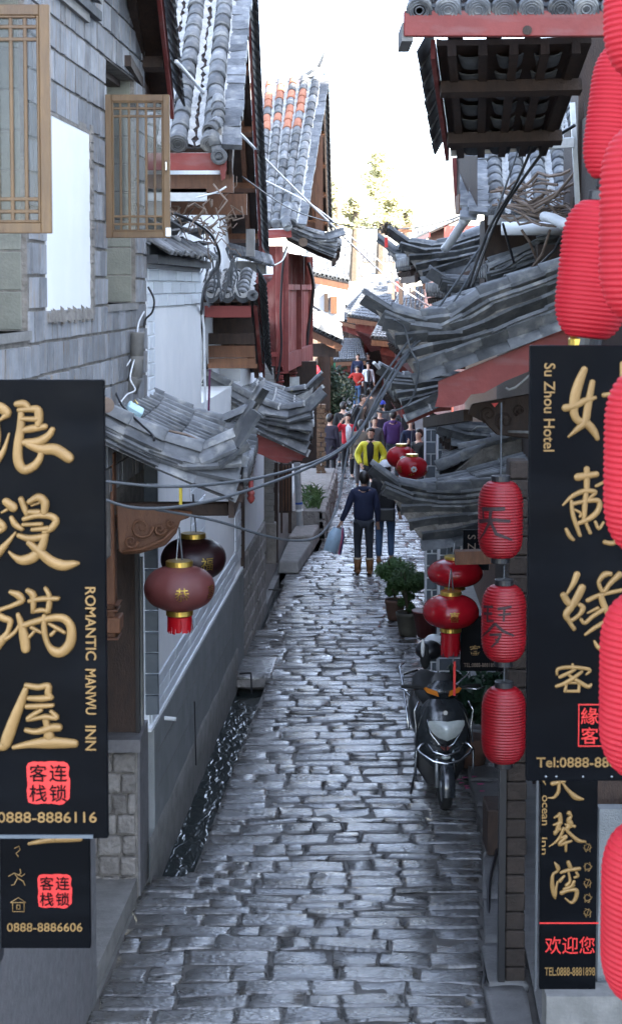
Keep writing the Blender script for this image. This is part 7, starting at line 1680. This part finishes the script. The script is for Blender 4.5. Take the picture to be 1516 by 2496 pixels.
c_navy, c_blk, c_jean, c_jeanl = cloth('navy', (.012, .018, .05)), cloth('black', (.012, .012, .014)), cloth('dark_jeans', (.03, .035, .045)), cloth('blue_jeans', (.07, .13, .24))
c_yel, c_pur, c_red, c_kha, c_whi, c_ple, c_grey = cloth('yellow', (.62, .58, .03), .55), cloth('purple', (.055, .02, .10)), cloth('red', (.50, .015, .03)), cloth('khaki', (.14, .12, .095)), cloth('white', (.65, .66, .68)), cloth('plum_black', (.014, .010, .022)), cloth('grey', (.08, .08, .085))
c_boot, c_cuff = cloth('suede', (.20, .09, .035)), cloth('fleece', (.55, .45, .33)); c_leather = M('leather', (.014, .016, .02), None, rough=.4, bump=.3)
A_hang = ((.05, .02, -.28), (.07, -.03, -.52))
t, Lj, v_, k_ = person('woman in navy hoodie and brown boots walking away with shopping bags', 886, 1398, PI+.1, 1.70, c_navy, c_jean, (c_boot, c_cuff), build=1.12, hood=True, arms=(A_hang, ((.10, -.0, -.28), (.20, -.03, -.50))), legs=((.03, 0), (-.05, .05)))
pal = Lj[1]['palm']; mw = Matrix.Translation(t.location) @ Matrix.Rotation(PI+.1, 4, 'Z'); hp_ = mw @ pal
def bag(name, label, c, w_, h_, mats, tilt):
    b = thing(name, label, 'shopping bag', c); n = len(mats)
    ang = Matrix.Rotation(tilt, 4, 'Y')
    for i, m in enumerate(mats):
        x0, x1 = -w_/2+w_*i/n, -w_/2+w_*(i+1)/n; rows_ = []
        for j in range(7):
            z = -h_*j/6; f = .55+.45*min(1, j/2); th = .03*math.sin(PI*min(1, (j+.3)/6.3)); row = []
            rows_.append([c+(ang @ V((x0*f, -th, z))), c+(ang @ V((x1*f, -th+.004, z))), c+(ang @ V((x1*f, th, z))), c+(ang @ V((x0*f, th, z)))])
        MB().grid(rows_, True).build('panel', m, b, True)
    MB().tube([c+(ang @ V((-w_*.2, 0, -.01))), c+V((0, 0, .07)), c+(ang @ V((w_*.2, 0, -.01)))], .006).build('handle', mats[0], b)
    return b
bag('shopping_bag', 'pale blue plastic shopping bag swinging from the navy hoodie woman', hp_+V((-.04, 0, -.05)), .22, .42, [cloth('bagblue', (.42, .58, .72), .4)], .30)
bag('shopping_bag', 'pink, white and navy striped shopping bag in the same hand', hp_+V((.03, .06, -.05)), .17, .46, [cloth('s%d' % i, c) for i, c in enumerate(((.5, .12, .2), (.6, .6, .65), (.04, .04, .12), (.6, .6, .65), (.5, .12, .2), (.05, .05, .14)))], .18)
t2, Lj2, _, _ = person('man in black jacket and white cap walking beside the navy hoodie woman', 938, 1372, PI-.15, 1.76, c_blk, c_jeanl, m_leather if False else c_boot, build=1.15, hat=c_whi, legs=((-.04, .03), (.05, 0)))
sb_ = thing('shoulder_bag', 'black shoulder bag on the hip of the white-capped man', 'bag', t2.location+V((0, -.20, .88)))
bevel(MB().box((-.16, -.06, -.12), (.16, .05, .11)).build('pouch', c_leather, sb_, world=False), .03, 3)
MB().tube([V((-.15, 0, .1)), V((-.1, .02, .35)), V((.08, .06, .58))], .012).build('strap', c_leather, sb_, world=False)
A_pock = ((.13, .05, -.26), (.03, -.12, -.44))
person('woman in a bright yellow padded jacket over black, hands in pockets', 903, 1270, -.12, 1.72, c_yel, c_jean, puffy=True, arms=(A_pock, A_pock), turtleneck=c_blk, open_front=c_blk, hair_len='mid', head_turn=.25, build=.96, Y=35.6)
person('person in a long plum-black coat standing with back turned on the left', 804, 1172, PI-.5, 1.64, c_ple, c_blk, coat=.42, hair_len='short', build=1.25)
person('woman in open red jacket with phone to her ear, mouth wide open', 846, 1166, .25, 1.62, c_red, c_blk, arms=(((.14, -.05, -.14), (.02, -.10, .10)), A_hang), open_front=c_whi, hair_len='long', mouth=True, legs=((.0, 0), (-.12, .05)), build=.95)
person('person in a purple hooded sweater seen from behind', 957, 1200, PI+.1, 1.74, c_pur, c_jean, Y=40.5, hood=True, build=1.2)
person('bulky person in a khaki coat seen from behind the yellow jacket', 880, 1200, PI, 1.62, c_kha, c_grey, Y=39, coat=.2, build=1.3, hair_len='short')
person('young man in black leather jacket leaning forward with dark hair', 868, 1150, .9, 1.78, c_leather, c_jean, Y=46.5, lean=.35, build=1.1, head_turn=.2)
person('person in grey padded coat with dark hair behind the yellow jacket woman', 912, 1170, .3, 1.62, c_grey, c_blk, Y=40)
person('person carrying a dark backpack and wearing a bright blue cap', 930, 1120, PI, 1.66, c_grey, c_blk, Y=45, hat=cloth('bluecap', (.03, .05, .35)), build=1.2)
person('person in black jacket on the phone beside the tiled pillar', 1020, 1200, -.9, 1.66, c_blk, c_blk, Y=36, arms=(((.08, -.10, -.20), (-.05, -.2, .02)), A_hang), hair_len='short')
person('woman in red shawl jacket with hand on hip far up the street', 870, 992, -.1, 1.60, cloth('red2', (.42, .03, .02)), c_jeanl, Y=64, arms=(((.20, .05, -.20), (.02, -.08, -.36)), ((.1, -.05, -.22), (-.04, -.15, -.3))), hair_len='mid', build=1.1)
person('woman in white jacket standing next to the red shawl far up the street', 897, 994, .1, 1.62, c_whi, c_blk, Y=66, open_front=c_grey, hair_len='mid')
person('man in dark jacket with white collar behind the red shawl woman', 871, 980, 0, 1.76, c_navy, c_blk, Y=70)
person('person in dark clothes walking away at the far left of the group', 847, 968, PI, 1.74, c_navy, c_jean, Y=72)
person('person in black behind the white jacket woman', 896, 972, .2, 1.74, c_blk, c_blk, Y=71, hair_len='mid')
person('dark-dressed figure standing against the climbing plant', 824, 1004, PI, 1.66, c_blk, c_blk, Y=62, coat=.4)
person('person in striped top half hidden behind the second left canopy', 764, 1145, PI/2, 1.62, cloth('stripe', (.35, .35, .36)), c_jean, Y=38.5, hair_len='mid', z=.0)


for (px, Y, f, H_, top_, tr_, lab) in ((836, 44, PI, 1.7, c_blk, c_grey, 'person in black walking away behind the red open jacket'), (925, 43, .2, 1.6, c_ple, c_blk, 'short dark-haired person between the purple hood and the yellow jacket'), (985, 43, PI, 1.72, c_blk, c_jean, 'person in black just right of the purple hooded sweater'), (900, 50, PI, 1.7, c_grey, c_blk, 'person in a grey top walking up the street beyond the crowd'), (1000, 39, .3, 1.66, c_navy, c_blk, 'person in navy standing behind the two bright flower lanterns'), (948, 52, .1, 1.68, c_blk, c_blk, 'dark-clad person far behind the purple sweater')):
    person(lab, px, 1100, f, H_, top_, tr_, Y=Y)
